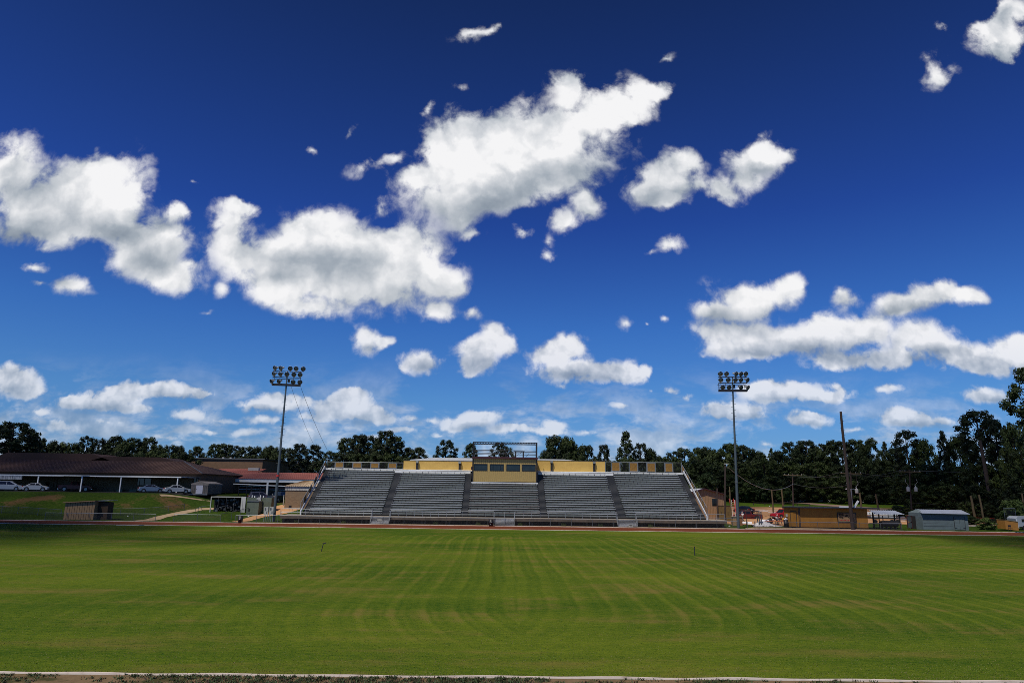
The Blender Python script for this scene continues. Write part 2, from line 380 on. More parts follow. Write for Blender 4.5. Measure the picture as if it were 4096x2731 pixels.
M = {}
M['white'] = mat('white_paint', (.72,.72,.70), .55, var=.10, scale=2.5)
M['alu'] = mat('aluminium', (.60,.61,.63), .42, .25, var=.12, scale=6, stretch=(.3,1,1))
M['alu_old'] = mat('old_aluminium', (.40,.385,.38), .5, .2, col2=(.26,.19,.17), scale=.9, stretch=(1,3,3))
M['riser'] = mat('riser_panel', (.15,.18,.18), .6, .1, col2=(.095,.12,.122), scale=1.4)
M['dark'] = mat('dark_steel', (.035,.035,.038), .6, .3)
M['black'] = mat('black_paint', (.012,.010,.011), .5)
M['void'] = mat('unlit_space', (.012,.011,.010), .95)  # near-black base colour painted as deep shade
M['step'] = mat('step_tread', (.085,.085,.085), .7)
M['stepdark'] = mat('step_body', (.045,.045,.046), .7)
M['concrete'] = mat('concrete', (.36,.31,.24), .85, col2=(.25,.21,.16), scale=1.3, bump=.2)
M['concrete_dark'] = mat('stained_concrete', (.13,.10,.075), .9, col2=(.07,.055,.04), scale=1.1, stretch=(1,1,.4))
M['galv'] = mat('galvanised_steel', (.33,.35,.36), .45, .6, var=.1)
M['galv_dark'] = mat('weathered_pipe', (.13,.14,.14), .5, .5)
M['yellow_wall'] = mat('yellow_render', (.60,.39,.10), .8, col2=(.50,.31,.075), scale=.8, stretch=(1,1,1.5))
M['tan_metal'] = mat('tan_metal_siding', (.40,.285,.10), .5, .1, var=.06)
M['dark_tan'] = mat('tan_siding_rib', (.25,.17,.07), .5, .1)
M['yellow_screen'] = mat('yellow_screen', (.24,.125,.02), .8, col2=(.15,.075,.012), scale=5)
M['glass'] = mat('window_glass', (.018,.026,.030), .12, 0, var=.3, scale=.9, spec=.5)
M['glass_dark'] = mat('dark_glass', (.012,.013,.015), .1, 0, spec=.6)
M['maroon'] = mat('maroon_trim', (.05,.012,.014), .5)
M['brown_roof'] = mat('brown_metal_roof', (.080,.046,.036), .8, 0, var=.08, scale=.5, spec=.12)
M['red_roof'] = mat('red_metal_roof', (.36,.13,.10), .8, 0, col2=(.29,.10,.08), scale=.3, spec=.15)
M['tan_roof'] = mat('tan_metal_roof', (.50,.38,.25), .5, .1)
M['rib'] = mat('roof_rib', (.22,.07,.06), .5, .1)
M['tan_wall'] = mat('tan_wall', (.13,.10,.065), .85, var=.1, scale=.6)
M['wood_tan'] = mat('plywood_siding', (.34,.21,.10), .8, col2=(.26,.155,.075), scale=3, stretch=(3,1,.3))
M['groove'] = mat('siding_groove', (.05,.028,.014), .9)
M['pole_wood'] = mat('creosoted_pole', (.055,.033,.024), .85, col2=(.03,.019,.015), scale=5, stretch=(4,4,.4))
M['pole_tan'] = mat('weathered_wood_pole', (.16,.11,.05), .85, col2=(.09,.065,.03), scale=5, stretch=(4,4,.4))
M['pole_steel'] = mat('galvanised_mast', (.12,.15,.155), .5, .5, col2=(.085,.105,.11), scale=1.5, stretch=(3,3,.3))
M['kiosk'] = mat('orange_plywood', (.33,.15,.018), .75, col2=(.27,.115,.014), scale=1.2, stretch=(1,1,.5))
M['blue_grey'] = mat('blue_grey_boards', (.115,.15,.155), .75, col2=(.08,.105,.108), scale=1.4, stretch=(.6,1,2))
M['tin'] = mat('corrugated_tin', (.42,.45,.50), .4, .4, var=.1, scale=2)
M['red'] = mat('red_car_paint', (.36,.012,.015), .25, .1, var=.05)
M['red_dark'] = mat('dark_red_paint', (.12,.012,.010), .35)
M['car_white'] = mat('white_car_paint', (.40,.42,.44), .28, .05, var=.03)
M['car_silver'] = mat('silver_blue_paint', (.22,.27,.34), .3, .4, var=.03)
M['car_dark'] = mat('dark_car_paint', (.016,.022,.030), .25, .2, var=.05)
M['car_purple'] = mat('dark_silver_paint', (.10,.10,.13), .3, .4, var=.05)
M['tyre'] = mat('tyre_rubber', (.012,.012,.012), .85)
M['rim'] = mat('wheel_rim', (.30,.31,.32), .35, .7)
M['lamp_red'] = mat('tail_lamp', (.30,.015,.012), .2)
M['chrome'] = mat('chrome', (.6,.6,.62), .2, .8)
M['skin'] = mat('skin', (.22,.11,.07), .6, var=.05)
M['skin_light'] = mat('light_skin', (.48,.27,.19), .6, var=.05)
M['cloth_white'] = mat('white_cloth', (.70,.68,.70), .85, var=.08, scale=8)
M['cloth_grey'] = mat('grey_cloth', (.10,.10,.12), .9)
M['cloth_pink'] = mat('faded_red_cloth', (.55,.16,.15), .85)
M['hair'] = mat('dark_hair', (.015,.012,.010), .8)
M['orange'] = mat('orange_plastic', (.60,.15,.04), .5, var=.12)
M['yellow'] = mat('yellow_plastic', (.75,.36,.02), .45)
M['plastic'] = mat('white_plastic_sheet', (.66,.62,.60), .45, var=.15, scale=5, bump=.4)
M['box_wood'] = mat('brown_box_wood', (.20,.085,.035), .8)
M['pipe_red'] = mat('red_aluminium', (.42,.03,.025), .5)
M['soil'] = mat('bare_soil', (.25,.15,.085), .95, col2=(.18,.12,.065), scale=.5, detail=6, bump=.3)
M['elec'] = mat('grey_enamel', (.38,.38,.34), .55, var=.15, scale=4)
M['green_box'] = mat('green_enamel', (.10,.12,.085), .55)
M['shed_metal'] = mat('brown_grey_shed', (.10,.085,.08), .6, .1)
M['door_white'] = mat('door_paint', (.42,.42,.50), .6, var=.06)
M['stain'] = mat('streaked_white_metal', (.46,.45,.43), .6, col2=(.16,.155,.15), scale=3, stretch=(2.5,2.5,.25), thr=(.35,.55))
M['bark_'] = mat('pine_bark', (.06,.042,.032), .9, col2=(.03,.02,.016), scale=3, stretch=(3,3,.6))
M['weed'] = mat('weed_leaf', (.05,.085,.03), .7)
M['weed_dark'] = mat('weed_dark_leaf', (.05,.022,.018), .7)
M['blade'] = mat('grass_blade', (.085,.12,.012), .7, var=.35, scale=1)
M['blade_dry'] = mat('dry_grass_blade', (.16,.13,.05), .8, var=.3, scale=1)
M['lamp_shell'] = mat('spun_aluminium_shell', (.30,.30,.29), .4, .5)
M['lens'] = mat('lamp_lens', (.09,.09,.075), .08, 0, var=.6, scale=3, spec=.9)
M['shed_roof'] = mat('grey_shed_roof', (.16,.14,.13), .7, 0)
M['olive'] = mat('olive_enamel', (.13,.085,.025), .6)
M['mustard'] = mat('mustard_paint', (.38,.17,.03), .6, col2=(.30,.13,.02), scale=2)
M['tan_front'] = mat('tan_shed_siding', (.36,.215,.115), .55, .1, var=.06)

def brick_mat(name, c1, c2, mortar, scale=1.0, face='y'):
    m = mat(name, c1, .88); t, b = nodes_of(m)
    tcn = t.nodes.new('ShaderNodeTexCoord'); sp = t.nodes.new('ShaderNodeSeparateXYZ'); cb = t.nodes.new('ShaderNodeCombineXYZ')
    ad = t.nodes.new('ShaderNodeMath'); ad.operation = 'ADD'
    t.links.new(tcn.outputs['Object'], sp.inputs[0]); t.links.new(sp.outputs[0], ad.inputs[0]); t.links.new(sp.outputs[1], ad.inputs[1])
    t.links.new(ad.outputs[0], cb.inputs[0]); t.links.new(sp.outputs[2], cb.inputs[1])
    br = t.nodes.new('ShaderNodeTexBrick'); t.links.new(cb.outputs[0], br.inputs['Vector'])
    br.inputs['Color1'].default_value = (*c1, 1); br.inputs['Color2'].default_value = (*c2, 1); br.inputs['Mortar'].default_value = (*mortar, 1)
    br.inputs['Scale'].default_value = 1.0; br.inputs['Brick Width'].default_value = .42*scale; br.inputs['Row Height'].default_value = .16*scale
    br.inputs['Mortar Size'].default_value = .018; br.inputs['Bias'].default_value = -.1
    n = t.nodes.new('ShaderNodeTexNoise'); n.inputs['Scale'].default_value = .35; t.links.new(tcn.outputs['Object'], n.inputs['Vector'])
    mx = t.nodes.new('ShaderNodeMix'); mx.data_type = 'RGBA'; mx.blend_type = 'MULTIPLY'; mx.inputs[0].default_value = .5
    t.links.new(br.outputs[0], mx.inputs[6]); t.links.new(n.outputs['Color'], mx.inputs[7])
    gm = t.nodes.new('ShaderNodeHueSaturation'); gm.inputs['Value'].default_value = 1.3; t.links.new(mx.outputs[2], gm.inputs['Color'])
    t.links.new(br.outputs[0], b.inputs['Base Color'])
    return m
M['brick'] = brick_mat('tan_brick', (.24,.155,.085), (.18,.11,.06), (.20,.15,.10))
M['brick_red'] = brick_mat('brown_brick', (.17,.095,.05), (.12,.065,.035), (.14,.09,.055))

def mesh_mat(name, dark, cover):
    """chain link: fine wire, seen from here as an even veil"""
    m = mat(name, (dark,)*3, .6, .5); t, b = nodes_of(m)
    tcn = t.nodes.new('ShaderNodeTexCoord'); sp = t.nodes.new('ShaderNodeSeparateXYZ'); t.links.new(tcn.outputs['Object'], sp.inputs[0])
    def mm(op, a, c=None):
        n = t.nodes.new('ShaderNodeMath'); n.operation = op
        for i, q in enumerate((a, c)):
            if q is None: continue
            if isinstance(q, (int, float)): n.inputs[i].default_value = q
            else: t.links.new(q, n.inputs[i])
        return n.outputs[0]
    h = mm('ADD', sp.outputs[0], sp.outputs[1])
    a1 = mm('LESS_THAN', mm('FRACT', mm('MULTIPLY', mm('ADD', h, sp.outputs[2]), 12.0)), cover/2)
    a2 = mm('LESS_THAN', mm('FRACT', mm('MULTIPLY', mm('SUBTRACT', h, sp.outputs[2]), 12.0)), cover/2)
    t.links.new(mm('MAXIMUM', a1, a2), b.inputs['Alpha'])
    return m
M['chain'] = mesh_mat('chain_link', .07, .20)
M['chain_black'] = mesh_mat('dark_chain_link', .02, .36)

# ---- ground materials
def mth(t, op, a, b=None, c=None, clamp=False):
    n = t.nodes.new('ShaderNodeMath'); n.operation = op; n.use_clamp = clamp
    for i, q in enumerate((a, b, c)):
        if q is None: continue
        if isinstance(q, (int, float)): n.inputs[i].default_value = q
        else: t.links.new(q, n.inputs[i])
    return n.outputs[0]
def nz(t, vec, scale, detail=4, rough=.55, stretch=(1,1,1), off=(0,0,0)):
    mp = t.nodes.new('ShaderNodeMapping'); mp.inputs['Scale'].default_value = stretch; mp.inputs['Location'].default_value = off
    t.links.new(vec, mp.inputs[0]); n = t.nodes.new('ShaderNodeTexNoise'); n.inputs['Scale'].default_value = scale
    n.inputs['Detail'].default_value = detail; n.inputs['Roughness'].default_value = rough; t.links.new(mp.outputs[0], n.inputs['Vector'])
    return n.outputs['Fac']
def mixc(t, f, a, b, blend='MIX'):
    m = t.nodes.new('ShaderNodeMix'); m.data_type = 'RGBA'; m.blend_type = blend
    for i, q in ((0, f), (6, a), (7, b)):
        if isinstance(q, (int, float)): m.inputs[i].default_value = q
        elif isinstance(q, tuple): m.inputs[i].default_value = (*q, 1)
        else: t.links.new(q, m.inputs[i])
    return m.outputs[2]
def ss(t, x, lo, hi):
    n = t.nodes.new('ShaderNodeMapRange'); n.interpolation_type = 'SMOOTHSTEP'; t.links.new(x, n.inputs[0]); n.inputs[1].default_value = lo; n.inputs[2].default_value = hi
    return n.outputs[0]

def turf_mat():
    """mown turf: mower laps that run down-range and swing round near both touchlines"""
    m = mat('mown_turf', (.06,.09,.02), 1.0, spec=.03); t, b = nodes_of(m)
    g = t.nodes.new('ShaderNodeTexCoord').outputs['Object']
    sp = t.nodes.new('ShaderNodeSeparateXYZ'); t.links.new(g, sp.inputs[0]); x, y = sp.outputs[0], sp.outputs[1]
    wob = mth(t, 'MULTIPLY', mth(t, 'SUBTRACT', nz(t, g, .05, 2), .5), 1.6)
    wob2 = mth(t, 'MULTIPLY', mth(t, 'SUBTRACT', nz(t, g, .5, 3), .5), .30)
    n0 = mth(t, 'MAXIMUM', mth(t, 'DIVIDE', mth(t, 'SUBTRACT', 33.5, y), 8.0), 0.0)
    n1 = mth(t, 'MAXIMUM', mth(t, 'DIVIDE', mth(t, 'SUBTRACT', y, 79.0), 9.0), 0.0)
    xx_ = mth(t, 'ADD', mth(t, 'ADD', x, mth(t, 'ADD', wob, wob2)), -1.0)
    s = mth(t, 'ABSOLUTE', xx_)                                   # laps nest around the middle of the field
    s = mth(t, 'ADD', s, mth(t, 'MULTIPLY', mth(t, 'POWER', n0, 2.0), 2.0))
    s = mth(t, 'ADD', s, mth(t, 'MULTIPLY', mth(t, 'POWER', n1, 2.0), 3.5))
    st = mth(t, 'SUBTRACT', mth(t, 'MULTIPLY', ss(t, mth(t, 'SINE', mth(t, 'MULTIPLY', s, 2*pi/1.36)), .0, 1.0), 1.5), .5)
    st3 = mth(t, 'SINE', mth(t, 'MULTIPLY', s, 2*pi/.47))
    st2 = mth(t, 'SINE', mth(t, 'MULTIPLY', s, 2*pi/5.7))
    yy = mth(t, 'ADD', y, mth(t, 'MULTIPLY', wob, .35))
    cr = mth(t, 'SINE', mth(t, 'MULTIPLY', yy, 2*pi/1.7)); cr2 = mth(t, 'SINE', mth(t, 'MULTIPLY', yy, 2*pi/4.9))
    ends = mth(t, 'MAXIMUM', ss(t, mth(t, 'MULTIPLY', y, -1.0), -31.0, -24.0), ss(t, y, 84.0, 92.0))
    # stripes fade out towards the left of the field
    side = mth(t, 'MULTIPLY', mth(t, 'ADD', mth(t, 'MULTIPLY', ss(t, x, -20.0, -2.0), .65), .35), ss(t, nz(t, g, .08, 3, .5, (1, .5, 1), (2, 9, 0)), .30, .55))
    stripe = mth(t, 'MULTIPLY', mth(t, 'ADD', mth(t, 'MULTIPLY', st, .9), mth(t, 'MULTIPLY', st3, .35)), mth(t, 'MULTIPLY', side, mth(t, 'SUBTRACT', 1.0, mth(t, 'MULTIPLY', ends, .8))))
    cross = mth(t, 'MULTIPLY', mth(t, 'ADD', mth(t, 'MULTIPLY', cr, .35), mth(t, 'MULTIPLY', cr2, .45)), mth(t, 'ADD', .25, mth(t, 'MULTIPLY', ends, .6)))
    cloudy = nz(t, g, .05, 5, .6, (.6, 1.3, 1)); patch = nz(t, g, .22, 5, .65, (.5, 1.6, 1), (7, 3, 0)); fine = nz(t, g, 3.0, 6, .7, (.7, 1.6, 1)); grain = nz(t, g, 22.0, 4, .75, (.8, 1, 1))
    k = mth(t, 'ADD', mth(t, 'MULTIPLY', stripe, .135), mth(t, 'MULTIPLY', cross, .13))
    k = mth(t, 'ADD', k, mth(t, 'MULTIPLY', mth(t, 'SUBTRACT', cloudy, .5), 1.7))
    k = mth(t, 'ADD', k, mth(t, 'MULTIPLY', mth(t, 'SUBTRACT', fine, .5), 1.2))
    k = mth(t, 'ADD', mth(t, 'ADD', k, mth(t, 'MULTIPLY', mth(t, 'SUBTRACT', grain, .5), 2.2)), .5, clamp=True)
    base = mixc(t, k, (.020,.062,.005), (.142,.172,.014))
    # worn, straw-coloured places, mostly on the light stripes
    dry = mth(t, 'MULTIPLY', ss(t, mth(t, 'ADD', patch, mth(t, 'MULTIPLY', mth(t, 'ADD', stripe, cross), .06)), .48, .74), mth(t, 'ADD', .35, mth(t, 'MULTIPLY', grain, .9)))
    col = mixc(t, mth(t, 'MULTIPLY', dry, .8, clamp=True), base, (.190,.130,.040))
    t.links.new(col, b.inputs['Base Color'])
    bp = t.nodes.new('ShaderNodeBump'); bp.inputs['Strength'].default_value = .55; bp.inputs['Distance'].default_value = .06
    t.links.new(mth(t, 'ADD', grain, fine), bp.inputs['Height']); t.links.new(bp.outputs[0], b.inputs['Normal'])
    return m
def blend_ground(name, c1, c2, c3, scale=.15, mud=.56, rough=.95):
    m = mat(name, c1, rough, spec=.04); t, b = nodes_of(m); g = t.nodes.new('ShaderNodeTexCoord').outputs['Object']
    big = nz(t, g, scale, 5, .6); fine = nz(t, g, 2.5, 6, .7); gr = nz(t, g, 14, 3, .7)
    col = mixc(t, ss(t, mth(t, 'ADD', mth(t, 'MULTIPLY', fine, .7), mth(t, 'MULTIPLY', gr, .3)), .35, .65), c2, c1)
    col = mixc(t, ss(t, mth(t, 'ADD', big, mth(t, 'MULTIPLY', mth(t, 'SUBTRACT', fine, .5), .35)), mud, mud+.14), col, c3)
    t.links.new(col, b.inputs['Base Color'])
    bp = t.nodes.new('ShaderNodeBump'); bp.inputs['Strength'].default_value = .5; bp.inputs['Distance'].default_value = .05
    t.links.new(fine, bp.inputs['Height']); t.links.new(bp.outputs[0], b.inputs['Normal'])
    return m
M['turf'] = turf_mat()
M['rough_grass'] = blend_ground('rough_grass', (.045,.075,.009), (.018,.038,.004), (.11,.065,.028), .12, .58)
M['lawn'] = blend_ground('lawn_grass', (.095,.150,.016), (.045,.085,.008), (.10,.09,.03), .1, .62)
M['near_dirt'] = blend_ground('near_dirt', (.20,.135,.075), (.15,.10,.055), (.06,.055,.022), .9, .46)
M['track'] = blend_ground('cinder_track', (.17,.048,.022), (.125,.036,.018), (.17,.075,.04), .18, .55)
M['sand'] = blend_ground('orange_dirt', (.52,.29,.14), (.45,.24,.115), (.40,.20,.10), .12, .55)
M['path'] = blend_ground('worn_concrete', (.40,.29,.18), (.33,.235,.14), (.26,.17,.095), .5, .6)
M['asphalt'] = blend_ground('old_asphalt', (.060,.058,.055), (.042,.041,.040), (.09,.08,.07), .3, .6)
M['road'] = blend_ground('pinkish_road', (.36,.24,.17), (.30,.20,.14), (.28,.18,.12), .3, .6)
M['kerb'] = mat('painted_kerb', (.62,.52,.45), .8, col2=(.40,.30,.24), scale=2.0, thr=(.3,.5), bump=.3)

# ================================================================== ground
def frange(a, b, n): return [a + (b-a)*i/n for i in range(n+1)]
xs = [-600,-450,-350,-260,-200,-160] + frange(-140, 140, 112) + [160,200,260,350,450,600]
ys = [-60,-20,0,10,20,40,60,80,95,100,104] + frange(106, 200, 94) + [205,212,220,235,250,280,320,380,460,560,700]
g = MB(); nx = len(xs)
g.add([(x, y, gz(x, y)) for y in ys for x in xs], [(j*nx+i, j*nx+i+1, (j+1)*nx+i+1, (j+1)*nx+i) for j in range(len(ys)-1) for i in range(nx-1)], True)
struct('ground', g, M['rough_grass'])

def drape(name, poly, m, lift, step=1.0):
    """a thin sheet laid on the ground inside a convex outline given in plan"""
    mb = MB(); y0 = min(p[1] for p in poly); y1 = max(p[1] for p in poly); n = max(1, int((y1-y0)/step)); rows = []
    for j in range(n+1):
        y = min(max(y0 + (y1-y0)*j/n, y0+1e-4), y1-1e-4); X = []
        for a, b in zip(poly, poly[1:]+poly[:1]):
            if (a[1]-y)*(b[1]-y) < 0: X.append(a[0] + (b[0]-a[0])*(y-a[1])/(b[1]-a[1]))
        if len(X) < 2: continue
        rows.append((min(X), max(X), y))
    K_ = max(2, int(max(r[1]-r[0] for r in rows)/max(step, 1.0))); K_ = min(K_, 160)
    vs = [(lerp(a, b, i/K_), y, gz(lerp(a, b, i/K_), y)+lift) for a, b, y in rows for i in range(K_+1)]
    mb.add(vs, [(j*(K_+1)+i, j*(K_+1)+i+1, (j+1)*(K_+1)+i+1, (j+1)*(K_+1)+i) for j in range(len(rows)-1) for i in range(K_)], True)
    return struct(name, mb, m)
def ribbon(name, pts, w, m, lift, sub=6):
    """a strip of ground following a line of (x, y) or (x, y, width) points"""
    mb = MB(); P = []
    for a, b in zip(pts, pts[1:]):
        for k in range(sub): P.append([lerp(a[i], b[i], k/sub) for i in range(len(a))])
    P.append(list(pts[-1])); vs = []
    for i, p in enumerate(P):
        q = P[min(i+1, len(P)-1)]; r = P[max(i-1, 0)]; d = Vector((q[0]-r[0], q[1]-r[1])).normalized(); nrm = Vector((-d.y, d.x)); ww = p[2] if len(p) > 2 else w
        for s in (-.5, -.17, .17, .5):
            X, Y = p[0]+nrm.x*ww*s, p[1]+nrm.y*ww*s; vs.append((X, Y, gz(X, Y)+lift))
    mb.add(vs, [(j*4+i, j*4+i+1, j*4+5+i, j*4+4+i) for j in range(len(P)-1) for i in range(3)], True)
    return struct(name, mb, m)

Y_NEAR, Y_IN, Y_OUT = 21.03, 94.2, 102.9
f = MB(); f.add([(x, y, 0.012) for y in (Y_NEAR, Y_IN) for x in (-150, 150)], [(0,1,3,2)])
struct('football_field', f, M['turf'])
f = MB(); f.add([(x, y, 0.010) for y in (Y_IN+.1, Y_OUT-.1) for x in (-150, 150)], [(0,1,3,2)])
struct('running_track', f, M['track'])
f = MB(); f.add([(x, y, 0.010) for y in (-10, Y_NEAR-.1) for x in (-60, 60)], [(0,1,3,2)])
struct('near_verge', f, M['near_dirt'])
def kerb(name, x0, x1, y, w=.10, h=.06, amp=.02, seg=1.5):
    mb = MB(); n = int((x1-x0)/seg); vs = []
    for i in range(n+1):
        x = x0+(x1-x0)*i/n; o = amp*(sin(x*.31)+sin(x*.83+1)+.6*sin(x*2.1)); hh = h+.012*sin(x*1.7+y)
        for dyy, z in ((-w/2, -.02), (-w/2+.012, hh), (w/2-.012, hh), (w/2, -.02)): vs.append((x, y+o+dyy, z))
    mb.add(vs, [(j*4+i, j*4+4+i, j*4+5+i, j*4+1+i) for j in range(n) for i in range(3)])
    return struct(name, mb, M['kerb'])
kerb('near_kerb', -60, 60, Y_NEAR, .10, .045, .02, .6)
kerb('inner_kerb', -140, 140, Y_IN, .20, .05, .03)
kerb('outer_kerb', -140, 29, Y_OUT, .22, .06, .03)
kerb('outer_kerb', 29, 140, Y_OUT, .18, .06, .03)
# concrete strip under the stands and the apron before the kiosk
f = MB(); f.add([(x, y, 0.030) for y in (Y_OUT+.13, 104.9) for x in (xat(941,2080,103.5), xat(2960,2100,103.5))], [(0,1,3,2)])
struct('footpath', f, M['path'])
P1 = [hit(2985,2080), hit(3155,2082), hit(3160,2100)]
drape('apron', [(xat(2985,2108,103.1), 103.1), (xat(3640,2110,103.1), 103.1), (xat(3500,2106,106.4), 106.0), (xat(3150,2090,109), 108.6), (xat(3020,2090,109.5), 109.0), (xat(2975,2100,106), 105.5)], M['path'], .032, .5)
# dirt parking lot beyond, lawn and road behind it
drape('dirt_lot', [(20, 124), (150, 118), (150, 163), (60, 160), (20, 156)], M['sand'], .03)
drape('dirt_patch', [(xat(2960,2060,112), 116), (xat(3150,2060,112), 113), (58, 125), (22, 125)], M['sand'], .034)
drape('lawn', [(20, 156.5), (62, 160.5), (150, 163.5), (150, 215), (-10, 215)], M['lawn'], .03)
# left: parking area by the school, path down from it, ramp path
drape('parking_area', [(-160, 125.2), (-60, 125.2), (-57, 128), (-57, 141), (-160, 141)], M['asphalt'], .03)
r_ = [hit(u, v) for u, v in ((560,2083), (640,2068), (720,2052), (800,2036), (870,2034))]
ribbon('concrete_path', [(p.x, max(p.y, 103.2)) for p in r_], 2.2, M['path'], .035)
r_ = [hit(u, v) for u, v in ((640,1981), (700,1984), (770,1994), (840,2003))]
ribbon('worn_path', [(p.x, p.y) for p in r_], 1.2, M['path'], .035)
r_ = [hit(u, v) for u, v in ((945,2086), (990,2078), (1040,2064), (1110,2052), (1150,2030), (1220,2020))]
ribbon('dirt_path', [(p.x, p.y, w) for p, w in zip(r_, (1.6,2.0,2.2,3.0,6,8))], 2.2, M['sand'], .03)
r_ = [hit(u, v) for u, v in ((3700,2050), (3420,2028), (3200,2012), (3080,2000), (2960,1993), (2860,1988))]
ribbon('road', [(p.x, p.y) for p in r_], 6.0, M['road'], .05)
r_ = [hit(u, v) for u, v in ((2860,2056), (2930,2072), (2990,2092))]
ribbon('ramp_path', [(p.x, p.y) for p in r_], 1.6, M['path'], .036)

# ================================================================== the grandstand
NR = 20; R_D = 0.615; R_H = 0.347; RY0 = 107.0; RZ0 = 1.34       # rows, their depth and rise
SX = [xat(u, 2040, 107) for u in (1208, 1236, 1525, 1558, 1843, 1873, 2160, 2190, 2469, 2506, 2792, 2822)]
XL, XR = SX[0], SX[-1]
stand = thing('grandstand', ((XL+XR)/2, RY0, 0), 'wide grey metal grandstand with five blocks of bench rows facing the field', 'grandstand')
SX = [x - stand.location.x for x in SX]; XL -= stand.location.x; XR -= stand.location.x
YB = NR*R_D                                                       # back of the top row
MC = 14                                                           # rows of the middle block, below the press box
blocks = [(SX[1], SX[2], 20, 'alu'), (SX[3], SX[4], 19, 'alu'), (SX[5], SX[6], MC, 'alu_old'), (SX[7], SX[8], 19, 'alu'), (SX[9], SX[10], 20, 'alu')]
for (x0, x1, n, am) in blocks:
    # deck of one block: foot planks and short riser panels with black strips painted as the shade in the gaps
    mb = MB(); bmesh_rows = []
    for r in range(n):
        y, z = r*R_D, RZ0 + r*R_H
        mb.mat(0).box(x0, x1, y, y+R_D-.02, z-.04, z)             # foot planks
        mb.mat(1).box(x0, x1, y+R_D-.018, y+R_D, z+.012, z+.20)   # riser panel
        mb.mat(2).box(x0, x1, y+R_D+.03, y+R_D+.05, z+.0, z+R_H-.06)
    sec = mb.build('seating_block', [M['step'], M['riser'], M['void']], stand)
    for r in range(n):
        y, z = r*R_D, RZ0 + r*R_H; bb = MB()
        off = .25 if r % 2 else .75
        ln = x1-x0; rr = rnd.uniform
        bb.mat(0).box(x0-.05, x1+.05, y+.12, y+.38, z+.385, z+.43)
        k = int(ln/1.05)
        for i in range(k+1):
            bx = x0 + min(ln-.1, max(.1, (i+off-.5)*ln/k))
            bb.mat(1).box(bx-.035, bx+.035, y+.16, y+.30, z+.001, z+.384)
        bb.build('bench', [M[am] if not (am == 'alu_old' and r % 3 == 1) else M['alu'], M['dark']], sec)
    # end caps of the benches catch the sun
for i, (x0, x1) in enumerate(((SX[0], SX[1]), (SX[2], SX[3]), (SX[4], SX[5]), (SX[6], SX[7]), (SX[8], SX[9]), (SX[10], SX[11]))):
    mb = MB(); n = 20 if i in (0, 5) else 19
    for r in range(n):
        y, z = r*R_D, RZ0 + r*R_H
        for h in (0, 1):
            yy, zz = y + h*R_D/2, z + h*R_H/2
            mb.mat(0).box(x0+.06, x1-.06, yy, yy+R_D/2+.03, zz-.035, zz)
            mb.mat(1).box(x0+.06, x1-.06, yy+R_D/2+.032, yy+R_D/2+.05, zz-.02, zz+R_H/2-.04)
    mb.build('aisle_steps', [M['step'], M['stepdark']], stand)
# white stringers down both ends
for x in (XL-.12, XR+.12):
    mb = MB(); a = Vector((x, -.15, RZ0-.05)); b = Vector((x, YB, RZ0+NR*R_H+.02))
    mb.bar(a+Vector((0,0,.32)), b+Vector((0,0,.32)), .14, .34)
    mb.box(x-.09, x+.09, -.30, -.05, RZ0-.28, RZ0+.35)
    mb.build('stringer', M['alu'], stand)
# top walkway with its white fascia
ZT = RZ0 + NR*R_H
mb = MB(); mb.box(XL-.2, XR+.2, YB, YB+1.9, ZT-.05, ZT+.10); mb.box(XL-.05, SX[2]+.0, YB-.03, YB, ZT-.12, ZT+.12)
mb.box(SX[9], XR+.05, YB-.03, YB, ZT-.12, ZT+.12)
mb.box(SX[2]+.002, SX[5]-.3, YB-.6, YB-.032, ZT-.52, ZT-.13); mb.box(SX[6]+.3, SX[9]-.002, YB-.6, YB-.032, ZT-.52, ZT-.13)
mb.build('top_walkway', M['white'], stand)
mb = MB()                                                        # posts, and near-black sheets painted as the shade under the deck
for x in [XL+.3+i*(XR-XL-.6)/11 for i in range(12)]:
    mb.box(x-.1, x+.1, YB-.6, YB-.4, 0, ZT-.6); mb.box(x-.08, x+.08, 5.6, 5.8, 0, RZ0+8*R_H)
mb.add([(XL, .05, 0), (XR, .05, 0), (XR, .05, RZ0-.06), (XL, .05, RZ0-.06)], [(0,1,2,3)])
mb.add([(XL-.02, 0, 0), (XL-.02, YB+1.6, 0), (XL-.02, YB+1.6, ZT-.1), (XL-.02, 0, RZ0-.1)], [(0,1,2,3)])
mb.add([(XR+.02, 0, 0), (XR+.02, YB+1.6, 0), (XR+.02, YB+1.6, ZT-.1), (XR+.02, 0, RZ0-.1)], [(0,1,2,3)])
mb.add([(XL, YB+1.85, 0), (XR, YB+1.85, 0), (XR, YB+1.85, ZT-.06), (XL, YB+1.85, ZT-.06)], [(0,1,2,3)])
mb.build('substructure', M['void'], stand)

# the raised walkway in front of the rows
PX0, PX1 = xat(1118, 2075, 105.4), xat(2908, 2080, 105.4); PZ1 = 1.03
pf = thing('front_walkway', ((PX0+PX1)/2, 105.4, 0), 'raised concrete walkway along the foot of the grandstand, dark underneath', 'walkway')
hw = (PX1-PX0)/2
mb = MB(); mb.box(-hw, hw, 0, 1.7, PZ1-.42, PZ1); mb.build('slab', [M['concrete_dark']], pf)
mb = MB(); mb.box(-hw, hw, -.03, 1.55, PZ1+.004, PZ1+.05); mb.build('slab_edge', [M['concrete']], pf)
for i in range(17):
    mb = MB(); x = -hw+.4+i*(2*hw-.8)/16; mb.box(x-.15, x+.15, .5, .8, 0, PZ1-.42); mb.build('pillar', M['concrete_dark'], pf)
mb = MB(); mb.box(-hw+.1, hw-.1, 1.5, 1.6, 0, PZ1-.43); mb.build('back_wall', M['void'], pf)  # added black sheet, painted as the shade under the slab

